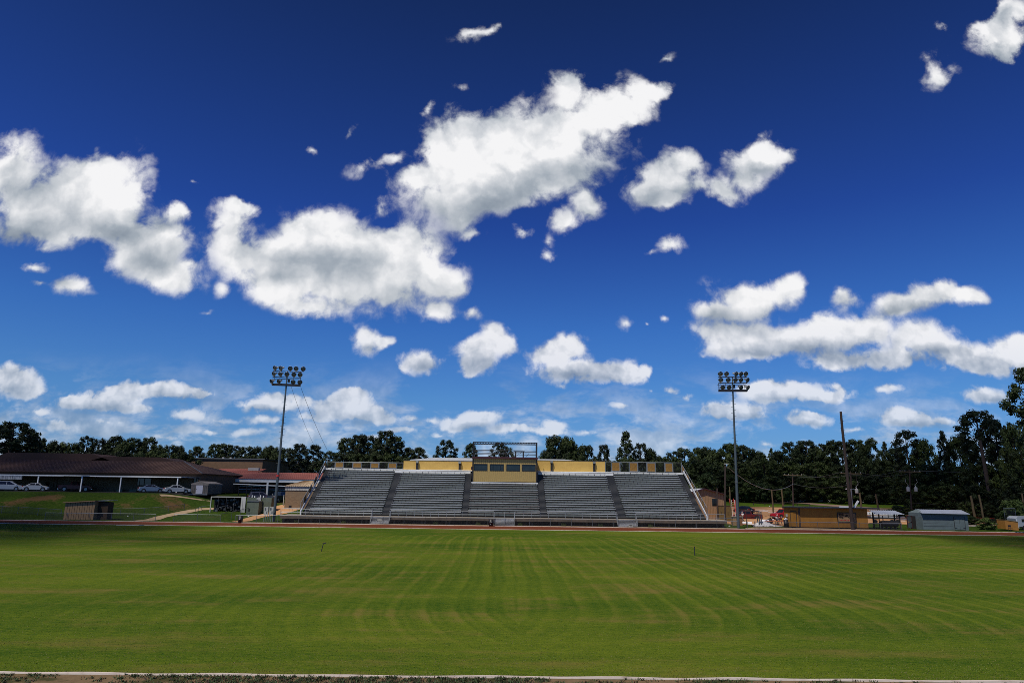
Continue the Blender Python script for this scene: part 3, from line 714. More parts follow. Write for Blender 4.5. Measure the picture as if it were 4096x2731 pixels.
def rail_run(name, x0, x1, y, z0, h, label, step=1.23, rails=(1.0, .45), m='galv', r=.028, grp=None, zf=None):
    """pipe rail along x: each post its own part"""
    t = thing(name, (x0, y, z0), label, 'railing', group=grp); L = x1-x0; n = max(1, round(L/step))
    for k in rails: MB().tube((0,0,h*k), (L,0,h*k), r, n=6).build('rail', M[m], t)
    for i in range(n+1): MB().tube((L*i/n, 0, 0), (L*i/n, 0, h*rails[0]), r*.9, n=6).build('post', M[m], t)
    return t
# stairs up to the walkway: photo columns of their sides
STAIRS = [(1484, 1558, 'left'), (1976, 2058, 'middle'), (2469, 2546, 'right')]
SXX = [(xat(a, 2080, 104.8), xat(b, 2080, 104.8)) for a, b, _ in STAIRS]
zr = PZ1+.05
lab = ['grey pipe railing at the left end of the front walkway, under the leftmost bench block', 'grey pipe railing between the left and middle stairs', 'grey pipe railing between the middle and right stairs', 'grey pipe railing right of the right stairs, ending by the steel light mast']
xx = [PX0+.05, SXX[0][0]-.05, SXX[0][1]+.05, SXX[1][0]-.05, SXX[1][1]+.05, SXX[2][0]-.05, SXX[2][1]+.05, PX1-.3]
for i in range(4): rail_run('walkway_railing', xx[2*i], xx[2*i+1], 105.5, zr, .92, lab[i], grp='pipe railings along the front walkway')
slabel = ['metal stairs with handrails and a blank grey sign below the left block', 'metal stairs with a centre handrail below the middle block of benches', 'metal stairs with a small patched sign below the right half of the stand']
for (x0, x1), lb, q in zip(SXX, slabel, range(3)):
    t = thing('stairs', ((x0+x1)/2, 105.35, 0), lb, 'stairs', group='stairs onto the front walkway'); w = (x1-x0)/2; n = 6
    for i in range(n):
        zz = (i+1)*PZ1/(n+.5); yy = -1.32+.22*i
        MB().box(-w+.08, w-.08, yy, yy+.25, zz-.04, zz).build('tread', M['alu'], t)
    mb = MB()
    for i in range(n):
        zz = (i+1)*PZ1/(n+.5); yy = -1.32+.22*i; mb.box(-w+.1, w-.1, yy+.22, yy+.245, zz+.001, zz+.10)
    mb.build('riser', M['stepdark'], t)
    for s in (-1, 1): MB().bar((s*w, -1.35, .05), (s*w, 0, PZ1), .05, .2).build('side_stringer', M['galv'], t)
    for s in ((-1, 0, 1) if q == 1 else (-1, 1)):
        mb = MB(); mb.path([(s*w, -1.35, 0), (s*w, -1.35, .88), (s*w*.98, 0, PZ1+.92), (s*w*.98, .25, PZ1+.92), (s*w*.98, .25, PZ1)], .026, 6)
        mb.path([(s*w, -1.35, .5), (s*w, 0, PZ1+.5)], .02, 6); mb.build('handrail', M['galv'], t)
    if q == 0:
        s = MB().box(-.30, .36, -1.40, -1.38, .48, .76).build('sign_board', M['elec'], t)
    if q == 2:
        s = MB().box(.10, .75, -1.45, -1.42, .04, .42).build('sign_board', M['elec'], t)
        mb = MB(); mb.box(.18, .62, -1.46, -1.452, .27, .35); mb.box(.35, .50, -1.46, -1.452, .14, .20); mb.build('marks', M['dark'], s)

# ------------------------------------------------------------------ walls and building behind the top walkway
YW = RY0 + YB + 1.35
ZW0 = ZT + .10
def parapet(u0, u1, label, vents):
    x0, x1 = xat(u0, 1860, YW), xat(u1, 1860, YW); z1 = zat((u0+u1)/2, 1843, YW)
    t = thing('parapet_wall', ((x0+x1)/2, YW, ZW0), label, 'wall', group='yellow walls beside the press box'); w = (x1-x0)/2; h = z1-ZW0
    MB().box(-w, w, 0, .25, 0, h).build('wall_panel', M['yellow_wall'], t)
    MB().box(-w-.04, w+.04, -.05, .30, h, h+.07).build('coping', M['dark'], t)
    for u in vents:
        vx = xat(u, 1860, YW)-t.location.x
        v = MB().box(vx-.17, vx+.17, -.36, -.003, -.45, h-.35).build('vent_duct', M['black'], t)
        MB().prism([(-.52, h-.40), (-.003, h-.40), (-.003, h-.04), (-.40, h-.04)], 'x', vx-.22, vx+.22).build('vent_hood', M['galv_dark'], v)
    return t
parapet(1614, 1890, 'yellow rendered wall with two dark vents, left of the press box', (1669, 1839))
parapet(2148, 2420, 'yellow rendered wall with two dark vents, right of the press box', (2206, 2376))
xa, xb = xat(1648, 1838, 124), xat(2345, 1838, 124)
t = thing('gymnasium', ((xa+xb)/2, 123.6, 0), 'low building right behind the grandstand, only its white roof showing', 'building'); w = (xb-xa)/2; zr_ = zat(2000, 1843, 124)
MB().box(-w, w, .3, 20, 0, zr_-.3).build('wall', M['brick'], t)
MB().prism([(-w-.3, zr_-.3), (w+.3, zr_-.3), (w+.3, zr_), (w-4.0, zr_+.42), (-w+4.0, zr_+.42), (-w-.3, zr_)], 'y', 0, 20.5).build('roof', M['white'], t)

# ------------------------------------------------------------------ press box
PBY = RY0 + MC*R_D + .25
x0, x1 = xat(1891, 1880, PBY), xat(2147, 1880, PBY); zb, zt = zat(2018, 1926, PBY), zat(2018, 1835, PBY)
pb = thing('press_box', ((x0+x1)/2, PBY, zb), 'tan ribbed metal press box with four dark windows and a railed roof deck', 'press box')
w = (x1-x0)/2; H = zt-zb; DP = 5.2; S = 256/(2*w)
wins = [((693+a*1.0)/3.563, 0) for a in ()]
WX = [(-w + (a-281)/1700*2*w, -w + (b-281)/1700*2*w) for a, b in ((308, 668), (735, 1102), (1170, 1532), (1590, 1950))]
wz0, wz1 = H*(1240-958)/(1240-640), H*(1240-778)/(1240-640)
mb = MB(); cuts = [-w] + [c for p in WX for c in p] + [w]
for i in range(len(cuts)-1):
    a, b = cuts[i], cuts[i+1]
    if i % 2 == 0: mb.box(a, b, 0, .12, 0, H)
    else: mb.box(a, b, 0, .12, 0, wz0); mb.box(a, b, 0, .12, wz1, H)
mb.box(-w, -w+.12, .12, DP, 0, H); mb.box(w-.12, w, .12, DP, 0, H); mb.box(-w, w, DP, DP+.12, 0, H)
mb.box(-w, w, .121, DP-.01, -.08, 0)
mb.build('wall', M['tan_metal'], pb)
mb = MB(); k = int(2*w/.33)                                       # siding ribs, each with a dark strip painted as its shade
for i in range(1, k):
    x = -w + 2*w*i/k; spans = [(0, H)]
    for a, b in WX:
        if a-.06 < x < b+.06: spans = [(0, wz0-.03), (wz1+.03, H)]
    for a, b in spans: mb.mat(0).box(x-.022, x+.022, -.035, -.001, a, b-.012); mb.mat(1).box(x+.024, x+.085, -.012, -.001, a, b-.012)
mb.build('siding_ribs', [M['tan_metal'], M['dark_tan']], pb)
for i, (a, b) in enumerate(WX):
    mb = MB(); f_ = .07
    mb.box(a, b, -.05, .10, wz0, wz0+f_); mb.box(a, b, -.05, .10, wz1-f_, wz1); mb.box(a, a+f_, -.05, .10, wz0+f_, wz1-f_); mb.box(b-f_, b, -.05, .10, wz0+f_, wz1-f_)
    if i == 1:
        for q in (.22, .76): mb.box(lerp(a, b, q)-.025, lerp(a, b, q)+.025, -.045, .04, wz0+f_, wz1-f_)
    wn_ = mb.build('window', M['black'], pb)
    MB().box(a+f_, b-f_, .045, .06, wz0+f_, wz1-f_).build('pane', M['glass'], wn_)
for s in (-1, 1): MB().box(s*w-.10, s*w+.10, -.08, .14, -.1, H+.35).build('corner_post', M['black'], pb)
MB().box(-w-.15, w+.15, -.35, DP+.3, H+.02, H+.32).build('roof_deck', M['maroon'], pb)
MB().box(-w-.18, w+.18, -.22, .12, -.32, -.105).build('sill_ledge', M['white'], pb)
mb = MB(); mb.box(-w, w, -.02, .1, -.10, -.002); mb.build('base_trim', M['black'], pb)
zz = lambda v: zat(2018, v, PBY-.25)-zb
rails = MB()
for v in (1800.5, 1806, 1812, 1817.5):
    for yy in (-.28,): rails.tube((-w, yy, zz(v)), (w, yy, zz(v)), .05, n=6)
rails.build('roof_railing', M['black'], pb)
for x in (-w, -w+.12, .02+(-w+2*w*.51), w-.14, w): MB().box(x-.07, x+.07, -.35, -.22, H+.32, zz(1768)).build('roof_post', M['black'], pb)
for x in (-w, w): MB().box(x-.045, x+.045, 2.6, 2.7, H+.32, zz(1768)).build('roof_post', M['black'], pb)
mb = MB(); z1_, z0_ = zz(1768), zz(1776)
mb.box(-w-.05, w+.05, -.36, -.22, z1_-.12, z1_); mb.box(-w-.05, w+.05, -.36, -.22, z0_-.10, z0_+.02)
for i in range(40):
    a = -w+2*w*i/40; b = a+2*w/40; mb.bar((a, -.29, z0_), (b, -.29, z1_-.05), .06); mb.bar((b, -.29, z0_), (a, -.29, z1_-.05), .06)
mb.build('lattice_beam', M['black'], pb)
mb = MB(); mb.box(w*.32, w*.36, 1, 1.1, H+.32, H+1.35); mb.box(w*.56, w*.60, 1, 1.1, H+.32, H+1.35); mb.box(w*.27, w*.62, .9, 1.5, H+1.32, H+1.4)
mb.bar((w*.3, .9, H+.35), (w*.55, .9, H+1.3), .05); mb.bar((w*.66, .9, H+.4), (w*.75, .9, H+.9), .06); mb.build('camera_table', M['black'], pb)
MB().box(-w-.30, -w-.12, .2, .4, H*.50, H*.64).build('junction_box', M['maroon'], pb)

# ------------------------------------------------------------------ rails with screens on the top walkway
def top_fence(u0, u1, panels, label):
    Y = YW; x0, x1 = xat(u0, 1860, Y), xat(u1, 1860, Y); z1 = zat((u0+u1)/2, 1848, Y); h = z1-ZW0
    t = thing('top_railing', (x0, Y, ZW0), label, 'railing', group='railings with screens along the top walkway'); L = x1-x0
    MB().tube((0,0,h), (L,0,h), .035, n=6).build('rail', M['galv'], t)
    MB().tube((0,0,.08), (L,0,.08), .025, n=6).build('rail', M['galv'], t)
    MB().quad((0,.02,.05), (L,.02,.05), (L,.02,h-.02), (0,.02,h-.02)).build('chain_link', M['chain_black'], t)
    posts = [0, L]
    for a, b in panels:
        pa, pb_ = xat(a, 1860, Y)-x0, xat(b, 1860, Y)-x0; posts += [pa-.08, pb_+.08]
        s = MB().box(pa+.06, pb_-.06, -.07, -.04, .26, h-.16).build('screen', M['yellow_screen'], t)
        mb = MB()
        for c in ((pa, pb_, .20, .255), (pa, pb_, h-.155, h-.10)): mb.box(c[0], c[1], -.08, -.03, c[2], c[3])
        for c in (pa, pb_-.055): mb.box(c, c+.055, -.08, -.03, .256, h-.156)
        mb.build('screen_frame', M['galv'], s)
    for p in posts: MB().tube((p,0,0), (p,0,h), .035, n=6).build('post', M['galv'], t)
top_fence(1308, 1612, [(1341, 1373), (1412, 1445), (1484, 1515), (1554, 1586)], 'railing with four small yellow screens above the leftmost bench block')
top_fence(2422, 2726, [(2447, 2479), (2518, 2550), (2588, 2620), (2660, 2690)], 'railing with four small yellow screens above the rightmost bench block')
# sloping side rails
for s, X, lb in ((-1, XL, 'sloping side railing with yellow screens down the left edge of the stand'), (1, XR, 'sloping side railing with yellow screens down the right edge of the stand')):
    X = X + stand.location.x + s*.30
    t = thing('side_railing', (X, RY0, 0), lb, 'railing', group='sloping side railings of the grandstand')
    a = Vector((0, .15, RZ0+.35)); b = Vector((0, YB+1.3, ZT+.25)); up = Vector((0, 0, 1.25))
    MB().tube(a+up, b+up, .045, n=6).build('rail', M['galv'], t)
    for i in range(11):
        p = a.lerp(b, i/10); MB().tube(p, p+up, .035, n=6).build('post', M['galv'], t)
    for i in range(10):
        p, q = a.lerp(b, i/10), a.lerp(b, (i+1)/10)
        if i in (1, 3, 5, 7, 9):
            e_ = Vector((.015, 0, 0)); A = [p+up*.12, q+up*.12, q+up*.93, p+up*.93]
            MB().add([c-e_ for c in A]+[c+e_ for c in A], [(0,1,2,3), (7,6,5,4), (0,4,5,1), (1,5,6,2), (2,6,7,3), (3,7,4,0)]).build('screen', M['yellow_screen'], t)
        else: MB().add([p+up*.1, q+up*.1, q+up*.95, p+up*.95], [(0,1,2,3)]).build('chain_link', M['chain_black'], t)
# thin aerial posts standing on the stand
def aerial(u, v0, v1, label, arm=True):
    Y = YW+.15; x = xat(u, v0, Y); h = zat(u, v1, Y)-ZW0; t = thing('aerial_post', (x, Y, ZW0), label, 'post', group='thin posts on the top walkway')
    MB().tube((0,0,-.1), (0,0,h), .035, .025, n=6).build('pole', M['galv'], t)
    if arm: MB().bar((-.45, 0, h-.05), (.5, 0, h-.16), .05, .04).build('crossarm', M['galv'], t)
    return t
aer = aerial(1309, 1860, 1798, 'thin post at the top left corner of the grandstand holding two wires', False)
aerial(2445, 1860, 1828, 'thin post with a small arm beside the first yellow screen on the right')
aerial(2725, 1860, 1830, 'thin post with a small arm at the top right corner of the stand')

# ================================================================== chain-link fences along the track
def fence(name, pts, label, h=1.1, step=3.1, m='galv_dark', cat='fence', grp=None, mesh=True, rail_m='galv', r=.034):
    """pts: plan points; each post a part, top rails and mesh follow the ground"""
    o = pts[0]; t = thing(name, (o[0], o[1], gz(o[0], o[1])), label, cat, group=grp); o = Vector(t.location)
    P = []
    for a, b in zip(pts, pts[1:]):
        L = Vector((b[0]-a[0], b[1]-a[1])).length; n = max(1, round(L/step))
        P += [(lerp(a[0], b[0], i/n), lerp(a[1], b[1], i/n)) for i in range(n)]
    P.append(pts[-1]); V = [Vector((x, y, gz(x, y)))-o for x, y in P]; up = Vector((0, 0, h))
    for v in V: MB().tube(v-Vector((0,0,.1)), v+up*1.03, r, n=6).build('post', M[m], t)
    mb = MB()
    for a, b in zip(V, V[1:]): mb.tube(a+up, b+up, r*.8, n=6)
    mb.build('top_rail', M[rail_m], t)
    if mesh:
        mb = MB()
        for a, b in zip(V, V[1:]): mb.quad(a+up*.04, b+up*.04, b+up*.98, a+up*.98)
        mb.build('chain_link', M['chain'], t)
    return t
YF = 103.35
fx = lambda u: xat(u, 2080, YF)
G1 = 'waist-high fences along the outer edge of the track'
fence('chain_link_fence', [(fx(178), YF), (fx(621), YF)], 'waist-high fence beside the track in front of the small tan shed', grp=G1)
fence('chain_link_fence', [(fx(694), YF), (fx(882), YF)], 'waist-high fence beside the track below the grey open-sided container', grp=G1)
fence('chain_link_fence', [(fx(941), YF), (xat(2950, 2085, YF), YF)], 'long waist-high fence beside the track in front of the grandstand', grp=G1)
fence('chain_link_fence', [(xat(3018, 2085, YF), YF), (xat(3605, 2085, YF), YF)], 'waist-high fence beside the track in front of the orange kiosk', grp=G1)
p = [hit(2700+x/3.135, 1640+y/3.135) for x, y in ((845, 1478), (1000, 1482))]
fence('pipe_gate', [(p[0].x, 103.6), (p[1].x, 103.6)], 'low pipe gate beside the foot of the right light mast', cat='gate', h=1.05, step=2.0, mesh=False)
# fence along the foot of the bank
q = [hit(u, v) for u, v in ((-60, 2050), (70, 2055), (150, 2060), (243, 2066))]
fence('bank_fence', [(a.x, max(a.y, 105)) for a in q], 'dim fence along the foot of the grass bank, left of the tan shed', rail_m='galv_dark', grp='fences along the foot of the bank')
q = [hit(u, v) for u, v in ((392, 2060), (480, 2062), (575, 2060), (672, 2052), (736, 2042))]
fence('bank_fence', [(a.x, a.y) for a in q], 'fence rising along the grass bank between the tan shed and the path', rail_m='galv_dark', grp='fences along the foot of the bank')
q = [hit(u, v) for u, v in ((779, 2061), (803, 2050), (838, 2045))]
fence('path_handrail', [(a.x, a.y) for a in q], 'short sloping handrail beside the concrete path, left of the container', h=1.0, step=1.2, mesh=False, cat='railing')
q = [hit(u, v) for u, v in ((882, 2083), (925, 2077), (960, 2066), (1000, 2056))]
fence('sloping_fence', [(a.x, max(a.y, 103.5)) for a in q], 'fence climbing from the track to the green cabinet', step=1.8, rail_m='galv_dark')

# small tan shed by the track
a = at(253, 2073, 106.5); c = at(372, 2073, 106.5)
w = c.x-a.x; t = thing('plywood_shed', (a.x, 106.5, gz(a.x, 106.5)), 'small tan plywood shed with a sloping roof beside the track', 'shed')
hL, hR = zat(262, 2010, 106.5)-t.location.z, zat(366, 2004, 106.5)-t.location.z; D_ = 2.4
mb = MB(); mb.prism([(0, 0), (w, 0), (w, hR), (0, hL)], 'y', 0, D_); mb.build('wall', M['wood_tan'], t)
mb = MB()
for i in range(1, 12): x = w*i/12; mb.box(x-.022, x+.022, -.012, -.002, .02, lerp(hL, hR, i/12)-.03)
mb.build('grooves', M['groove'], t)
mb = MB(); mb.prism([(-.25, hL-.02), (w+.12, hR+.02), (w+.12, hR+.14), (-.25, hL+.10)], 'y', -.28, D_+.3); mb.build('roof', M['wood_tan'], t)
mb = MB(); mb.prism([(w+.004, 0), (w+1.5, 0), (w+1.5, hR-.15), (w+.004, hR-.05)], 'y', .9, D_); mb.build('lean_to', M['groove'], t)  # near-black colour holds the shade of the shed's right side
mb = MB(); mb.prism([(w+.13, hR+.02), (w+1.8, hR+.10), (w+1.8, hR+.18), (w+.13, hR+.12)], 'y', .5, D_+.3); mb.build('lean_to_roof', M['galv'], t)
# white board lying at the inner edge of the track
p = hit(515, 2101); t = thing('takeoff_board', (p.x, 93.7, .012), 'pale flat board lying on the grass at the left end of the track', 'board')
MB().prism([(-1.7, -.35), (1.2, -.3), (1.6, .35), (-1.3, .3)], 'z', 0, .07).build('board', M['kerb'], t)

# ------------------------------------------------------------------ school building with the canopy
def school():
    zf = 3.8; Yf = 138.0; xr = xat(800, 1930, Yf); t = thing('school_building', (xr, Yf, zf), 'long low school building with a dark brown metal roof and a canopy over the parking', 'building')
    W = 95.0; Dd = 24.0; he = zat(800, 1893, Yf)-zf; hr = zat(520, 1843, Yf+13)-zf
    MB().box(-W, 0, 0, .3, 0, he-.55).build('front_wall', M['tan_wall'], t)
    MB().box(-.35, 0, .301, Dd, 0, he-.02).build('side_wall', M['brick_red'], t)
    MB().box(-W, -.351, .302, Dd, 0, he-.06).build('back_wall', M['tan_wall'], t)
    MB().box(-W, .02, -.06, -.002, he-.55, he-.04).build('fascia', M['groove'], t)
    mb = MB(); e = .6; rx = -9.0
    A = [(-W, -e, he), (.5, -e, he), (.5, Dd+e, he), (-W, Dd+e, he)]; R_ = [(-W, Dd/2, hr), (rx, Dd/2, hr)]
    lo = [(x, y, z-.12) for x, y, z in A]
    mb.add(A+R_+lo, [(0,1,5,4), (1,2,5), (2,3,4,5), (0,6,7,1), (1,7,8,2), (6,9,8,7)])
    rf = mb.build('roof', M['brown_roof'], t)
    MB().bar((.5, -e, he+.05), (rx, Dd/2, hr+.05), .22, .08).build('hip_cap', M['galv_dark'], rf)
    mb = MB()
    for i in range(120):
        x = -W + .35 + i*.8
        top = 1.0 if x < rx else (.5-x)/(.5-rx)
        mb.bar((x, -e+.02, he+.02), (x, lerp(-e, Dd/2, top), lerp(he, hr, top)+.02), .05, .05)
    mb.build('seams', M['brown_roof'], rf)
    # raised gable roofs further back
    for x0, x1, h in ((-48, -30, 1.5), (-27, -15, .9)):
        MB().prism([(x0-9, hr-1.6), (x1+9, hr-1.6), (x1, hr+h), (x0, hr+h)], 'y', Dd/2+2, Dd-1).build('rear_roof', M['brown_roof'], t)
    # canopy
    cy = -6.5; hc = zat(430, 1903, Yf-6)-zf
    MB().box(-W, -.8, cy, -.01, hc-.10, hc).build('canopy_roof', M['white'], t)
    mb = MB(); mb.box(-W, -.8, cy-.06, cy-.002, hc-.16, hc+.05); mb.build('canopy_edge', M['white'], t)
    xq = xat(330, 1900, Yf-8.5)-xr; xq0 = xat(228, 1900, Yf-8.5)-xr
    MB().box(xq0, xq+.2, cy-2.6, cy-.07, hc-.12, hc-.01).build('canopy_extension', M['white'], t)
    for u, y in ((150, cy), (325, cy-2.4), (482, cy), (709, cy)):
        x = xat(u, 1925, Yf+y)-xr
        MB().box(x-.09, x+.09, y+.02, y+.2, -.0, hc-.12).build('canopy_post', M['white'], t)
    for u in (215, 228, 558, 636, 770):
        x = xat(u, 1930, Yf-1)-xr; MB().tube((x, -1, 0), (x, -1, hc-.1), .06, n=6).build('downpipe', M['groove'], t)
    for u0, u1, v0, v1 in ((551, 609, 1909, 1942), (776, 797, 1908, 1946), (184, 198, 1927, 1944)):
        X0, X1 = xat(u0, v0, Yf)-xr, xat(u1, v0, Yf)-xr; Z0, Z1 = zat(u0, v1, Yf)-zf, zat(u0, v0, Yf)-zf
        wd = MB().box(X0, X1, -.05, -.003, Z0, Z1).build('window', M['groove'], t)
        MB().box(X0+.12, (X0+X1)/2-.06, -.07, -.051, Z0+.12, Z1-.12).build('pane', M['glass_dark'], wd)
        MB().box((X0+X1)/2+.06, X1-.12, -.07, -.051, Z0+.12, Z1-.12).build('pane', M['glass_dark'], wd)
    for u0, u1, v0, v1 in ((225, 262, 1955, 1966), (468, 492, 1956, 1966), (520, 548, 1956, 1968), (742, 770, 1960, 1974)):
        X0, X1 = xat(u0, v0, Yf-.8)-xr, xat(u1, v0, Yf-.8)-xr; Z0, Z1 = max(0, zat(u0, v1, Yf-.8)-zf), zat(u0, v0, Yf-.8)-zf
        ac = MB().box(X0, X1, -1.0, -.1, Z0, Z1).build('air_conditioner', M['green_box'], t)
    X0, X1 = xat(2, 1900, Yf-6.6)-xr, xat(88, 1900, Yf-6.6)-xr; mb = MB()
    mb.box(X0-4, X1, cy-.01, cy+.05, zat(60, 1917, Yf-6.5)-zf, hc-.17)
    for i in range(18): x = X1-.1-i*.42; mb.box(x-.02, x+.02, cy-.05, cy-.012, zat(60, 1917, Yf-6.5)-zf+.02, hc-.18)
    mb.build('awning_panel', M['stain'], t)
school()

# brick building with flat roof behind
Yg = 184.0; xg = xat(1046, 1900, Yg); zg = gz(-75, Yg)
t = thing('brick_hall', (xg, Yg, zg-1), 'tall brown brick hall with a thin flat roof behind the school', 'building')
x0 = xat(722, 1850, Yg)-xg; hg = zat(1040, 1838, Yg)-zg+1; x1 = 0
MB().box(x0, 0, 0, 43, 0, hg).build('wall', M['brick_red'], t)
MB().box(x0-.4, .5, -.25, 43.6, hg+.002, hg+.30).build('roof', M['groove'], t)
MB().box(x0-.45, .55, -.34, -.252, hg+.02, hg+.28).build('roof_edge', M['galv_dark'], t)
for y in (14.0, 36.0): MB().path([(.25, y, 0), (.25, y, hg-1.2), (.35, y, hg-.1)], .12, 6).build('downpipe', M['black'], t)
for x in (x0+11, x0+9): MB().box(x-.25, x+.25, 5, 5.5, hg+.352, hg+.7).build('roof_vent', M['white'], t)

# red-roofed wing with the covered way
Yr = 156.0; xa, xb = xat(950, 1900, Yr), xat(1300, 1900, Yr); zr0 = gz(-55, 150)
t = thing('classroom_wing', ((xa+xb)/2, Yr, zr0), 'long low classroom wing under a faded red metal roof', 'building'); w = (xb-xa)/2+3
he = zat(1150, 1914, Yr)-zr0; hr = zat(1150, 1890, Yr+9)-zr0
def slope_roof(x0, x1, y0, z0, y1, z1, m, rib, parent, name='roof', n=60, th=.15):
    mb = MB(); mb.add([(x0,y0,z0),(x1,y0,z0),(x1,y1,z1),(x0,y1,z1),(x0,y0,z0-th),(x1,y0,z0-th),(x1,y1,z1-th),(x0,y1,z1-th)], [(0,1,2,3),(7,6,5,4),(0,4,5,1),(1,5,6,2),(2,6,7,3),(3,7,4,0)])
    o = mb.build(name, m, parent); mb = MB()
    for i in range(n+1):
        x = lerp(x0+.05, x1-.05, i/n); mb.bar((x, y0, z0+.015), (x, y1, z1+.015), .045, .05)
    mb.build('seams', rib, o); return o
slope_roof(-w-8, w, 0, he, 9, hr, M['red_roof'], M['red_roof'], t, n=80)
slope_roof(-w-8, w, 18, he, 9.01, hr, M['red_roof'], M['red_roof'], t, n=10)
MB().box(-w, w, 3.0, 18, 0, he-.2).build('wall', M['tan_wall'], t)
MB().box(-w-2, w, .1, .5, he-.85, he-.16).build('beam', M['white'], t)
for z_, m_ in ((he-1.35, 'red_roof'), (he-1.75, 'white'), (he-2.15, 'red_roof'), (he-2.5, 'white')): MB().box(-w, w, 2.6, 2.9, z_, z_+.14).build('wall_band', M[m_], t)
for u in (1069,): x = xat(u, 1940, Yr)-t.location.x; MB().box(x-.2, x+.2, .1, .5, -.6, he-.86).build('column', M['white'], t)
for u in (968, 1036, 1092): x = xat(u, 1950, Yr+3)-t.location.x; wd = MB().box(x-1.1, x+1.1, 2.9, 2.99, 1.0, 2.2).build('window', M['green_box'], t); MB().box(x-1.0, x+1.0, 2.86, 2.895, 1.1, 2.1).build('pane', M['glass_dark'], wd)
for u in (973, 1042): x = xat(u, 1963, Yr+3)-t.location.x; MB().box(x-.9, x+.9, 2.3, 2.89, .1, .85).build('air_conditioner', M['galv_dark'], t)
# small red roof between hall and wing
Y2 = 172.0; xa, xb = xat(845, 1880, Y2), xat(1032, 1880, Y2)
t = thing('link_building', ((xa+xb)/2, Y2, zr0), 'short red-roofed link between the brick hall and the classroom wing', 'building'); w2 = (xb-xa)/2
slope_roof(-w2, w2, 0, zat(940, 1886, Y2)-zr0, 6, zat(940, 1874, Y2+6)-zr0, M['red_roof'], M['red_roof'], t, n=24)
MB().box(-w2+.2, w2-.2, .4, 6, 0, zat(940, 1888, Y2)-zr0).build('wall', M['tan_wall'], t)
MB().box(w2-3.2, w2-.6, 2, 3, zat(940, 1880, Y2)-zr0, zat(940, 1868, Y2)-zr0).build('roof_unit', M['elec'], t)
# covered way on thin dark posts
Yc = 147.5; xa, xb = xat(952, 1938, Yc), xat(1160, 1950, Yc+1)
t = thing('covered_walkway', ((xa+xb)/2, Yc, gz((xa+xb)/2, Yc)), 'low covered walkway with a thin white roof edge on dark posts', 'walkway'); w3 = (xb-xa)/2
h0, h1 = zat(952, 1936, Yc)-t.location.z, zat(1140, 1947, Yc)-t.location.z
MB().prism([(-w3-1, h0), (w3+2, h1), (w3+2, h1+.14), (-w3-1, h0+.14)], 'y', -.1, 2.6).build('roof', M['white'], t)
for i, u in enumerate((954, 986, 1006, 1041, 1060, 1112)):
    x = xat(u, 1960, Yc)-t.location.x; MB().box(x-.08, x+.08, 0, .16, -.4, lerp(h0, h1, (x+w3)/(2*w3))-.003).build('post', M['black'], t)

# brick ticket hut with hipped tan roof
Yk = 121.0; xa = xat(1140, 1990, Yk); xb = xat(1262, 1990, Yk); zk = gz(xa+2, Yk)-.1
t = thing('brick_hut', (xa, Yk, zk), 'small tan brick hut with a streaked white fascia left of the grandstand', 'building'); w4 = xb-xa
z1, z2 = zat(1150, 1960, Yk)-zk, zat(1150, 1946, Yk)-zk
MB().box(0, w4, 0, 5, 0, z1).build('wall', M['brick'], t)
MB().box(-.1, w4+.1, -.1, 5.1, z1+.002, z2+.1).build('fascia', M['stain'], t)
mb = MB(); zt4 = z2+.1; hh = zat(1200, 1921, Yk+2.5)-zk
mb.add([(-.3,-.3,zt4+.01),(w4+.3,-.3,zt4+.01),(w4+.3,5.3,zt4+.01),(-.3,5.3,zt4+.01),(w4*.45,2.5,hh),(w4*.75,2.5,hh)], [(0,1,5,4),(1,2,5),(2,3,4,5),(3,0,4),(3,2,1,0)]); rf = mb.build('roof', M['tan_roof'], t)
mb = MB()
for i in range(1, 18):
    x = -.3+(w4+.6)*i/18; tx = lerp(w4*.45, w4*.75, i/18); mb.bar((x, -.3, zt4+.03), (tx, 2.5, hh+.02), .05, .04)
mb.build('seams', M['wood_tan'], rf)
for x in (.75, w4-1.0): MB().box(x, x+.45, -.05, -.002, .2, .62).build('vent', M['black'], t)

# portable metal shed
a = hit(822, 1977); t = thing('portable_shed', (a.x, 131.0, gz(a.x, 131.0)), 'grey-brown portable shed with a pale door beside the school', 'shed', rz=radians(6))
w5 = xat(886, 1975, 131)-xat(821, 1975, 131); dpt = 9.0; hs = zat(850, 1936, 131)-t.location.z-.2; hp = zat(850, 1924, 131)-t.location.z
MB().box(0, w5, 0, dpt, .18, hs).build('wall', M['shed_metal'], t)
MB().prism([(-.05, hs+.002), (w5+.05, hs+.002), (w5+.05, hs+.28), (w5/2, hp), (-.05, hs+.28)], 'y', -.06, dpt+.06).build('roof', M['shed_roof'], t)
d = MB().box(w5*.30, w5*.70, -.06, -.002, .25, hs-.02).build('door', M['door_white'], t); MB().ball((w5*.34, -.10, 1.1), .05, 6, 4).build('handle', M['dark'], d)
mb = MB()
for i in range(1, 10):
    x = w5*i/10
    if not (w5*.28 < x < w5*.72): mb.box(x-.02, x+.02, -.03, -.003, .2, hs-.01)
mb.build('siding_ribs', M['galv_dark'], t)
wd = MB().box(w5+.002, w5+.05, 4.2, 4.9, 1.4, 2.1).build('window', M['dark'], t); MB().box(w5+.052, w5+.06, 4.28, 4.82, 1.48, 2.02).build('pane', M['glass_dark'], wd)
MB().box(-.05, w5+.02, -.08, -.004, .05, .175).build('skid', M['galv'], t)

